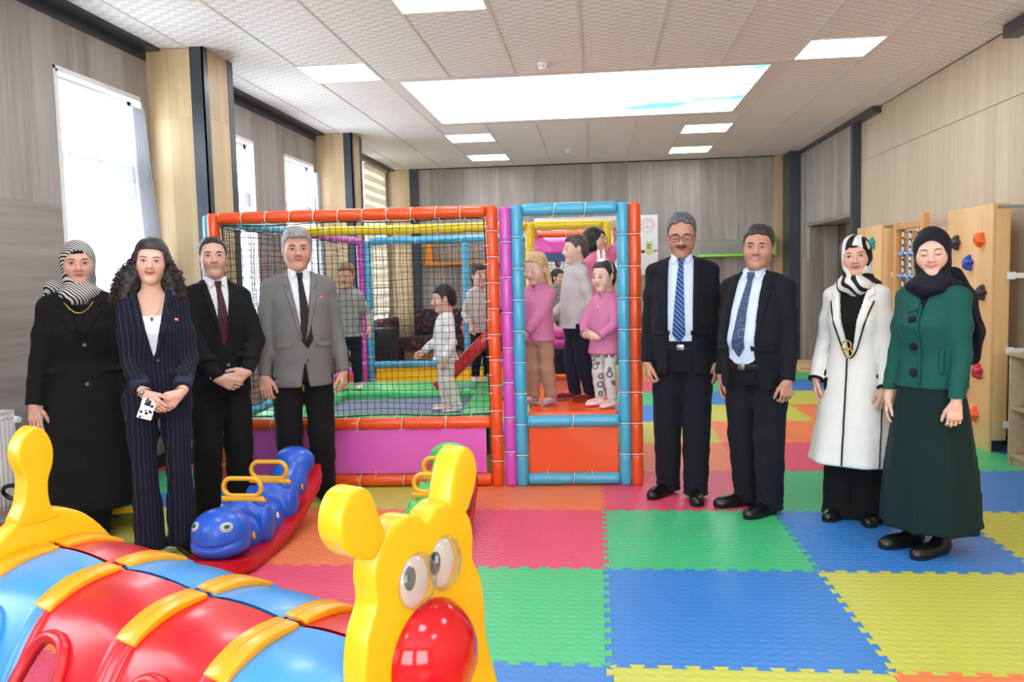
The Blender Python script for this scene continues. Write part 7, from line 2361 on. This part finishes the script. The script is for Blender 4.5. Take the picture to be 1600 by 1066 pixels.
p.htube('hairband', [(.082 * cos(a), .012, .030 + .103 * sin(a)) for a in [pi * k / 16 for k in range(17)]], .006, PVC)
for sd in (-1, 1):
    S = SDF(ax(-.12, .12, .005), ax(-.14, .14, .005), ax(p.H - .06, p.H + .16, .005))
    p.E(S, (sd * .024, -.012, .165), (.016, .011, .048), .01); p.part('rabbit_ear', S, mat('plush_white', (238, 228, 222), .95, bump=(120, .6, .004)))
S = SDF(ax(-.12, .12, .005), ax(-.14, .14, .005), ax(p.H - .06, p.H + .08, .005)); p.E(S, (0, -.02, .125), (.04, .022, .018), .01); p.part('band_bow', S, MATS['plush_white'])
# boy on the trampoline
p = Person('boy in white sweater and cream joggers on the trampoline behind the net', (-1.15, 6.16), -72, H=.965, kid=True, z=.4026, hs=.84, head=(4, 6, 0), skin=(222, 172, 150), smile=-.1, brow=(36, 28, 26), face=dict(cheek=1.1),
           feet=((-.05, -.02, -8), (.05, .04, 8)), handR=dict(w=(-.15, -.15, .46), d=(-.1, -.7, -.6), n=(.9, 0, 0)), handL=dict(w=(.145, -.03, .42), d=(0, -.1, -1), n=(-.9, .3, 0)))
p.trousers(CREAM, g=(.008, .008, .012), zend=.045, wr=.003, top=.08); sock(p, SKW); polo(p, WHITEP, .40, placket=False)
p.hair(HR_BLK, th=.014, line=.064, top=.006, m_shape=0, nape=-.08, curl=.001, burn=-.02)
# boy behind the man in the blazer
xy = at_frame(-2.37, 1.62)
p = Person('boy in grey sweater behind the net beside the man in the grey blazer', xy, 10, H=1.11, kid=True, z=.4606, head=(-10, 8, 0), skin=(214, 164, 138), brow=(120, 86, 60), smile=0, eyes='closed',
           feet=KF, handL=dict(w=(.19, -.10, .55), d=(.1, -.3, -1), n=(-.9, .2, 0)), handR=dict(w=(-.18, -.06, .50), d=(0, -.2, -1), n=(.9, .2, 0)))
p.trousers(NAVT, g=(.006, .006, .008), zend=.05, top=.08); sock(p, SKW); polo(p, cloth('sweater_grey_green', (150, 152, 146)), .47, placket=False)
p.hair(hairm('hair_brown', (96, 70, 50), (140, 106, 78)), th=.012, line=.060, m_shape=0)
# boy looking round the orange post
xy = at_frame(-1.235, 1.98)
p = Person('dark-haired boy in pale grey collared shirt peering past the orange post', xy, 30, H=1.085, kid=True, z=.4606, head=(6, 4, -6), skin=(226, 176, 152), brow=(34, 26, 24), smile=-.1, face=dict(cheek=1.1),
           feet=KF, handL=dict(w=(.16, -.06, .50), d=(0, -.2, -1), n=(-.9, .2, 0)), handR=dict(w=(-.14, -.10, .54), d=(0, -.3, -1), n=(.9, .2, 0)))
p.trousers(NAVT, g=(.006, .006, .008), zend=.05, top=.08); sock(p, SKW); polo(p, GREYP, .46, tipping=STRG)
p.hair(HR_BLK, th=.013, line=.064, top=.006, m_shape=0, curl=.001)
# children farther back in the room
p = Person('dark-haired child in grey top far behind the play frame', (-.50, 11.0), 55, H=1.50, kid=True, hs=.95, w=.95, skin=(214, 166, 142), feet=KF)
p.trousers(NAVT, zend=.03); p.shoes(); polo(p, cloth('top_mid_grey', (128, 126, 130)), .62, placket=False); p.hair(HR_BLK, th=.012)
p = Person('dark-haired girl in pink by the rug-covered bench', (-1.88, 12.45), 35, H=1.11, kid=True, skin=(214, 166, 142), feet=KF)
p.trousers(BLKT, zend=.03); p.shoes(); polo(p, PINKB, .47, placket=False); p.hair(HR_BLK, th=.014, nape=-.12)
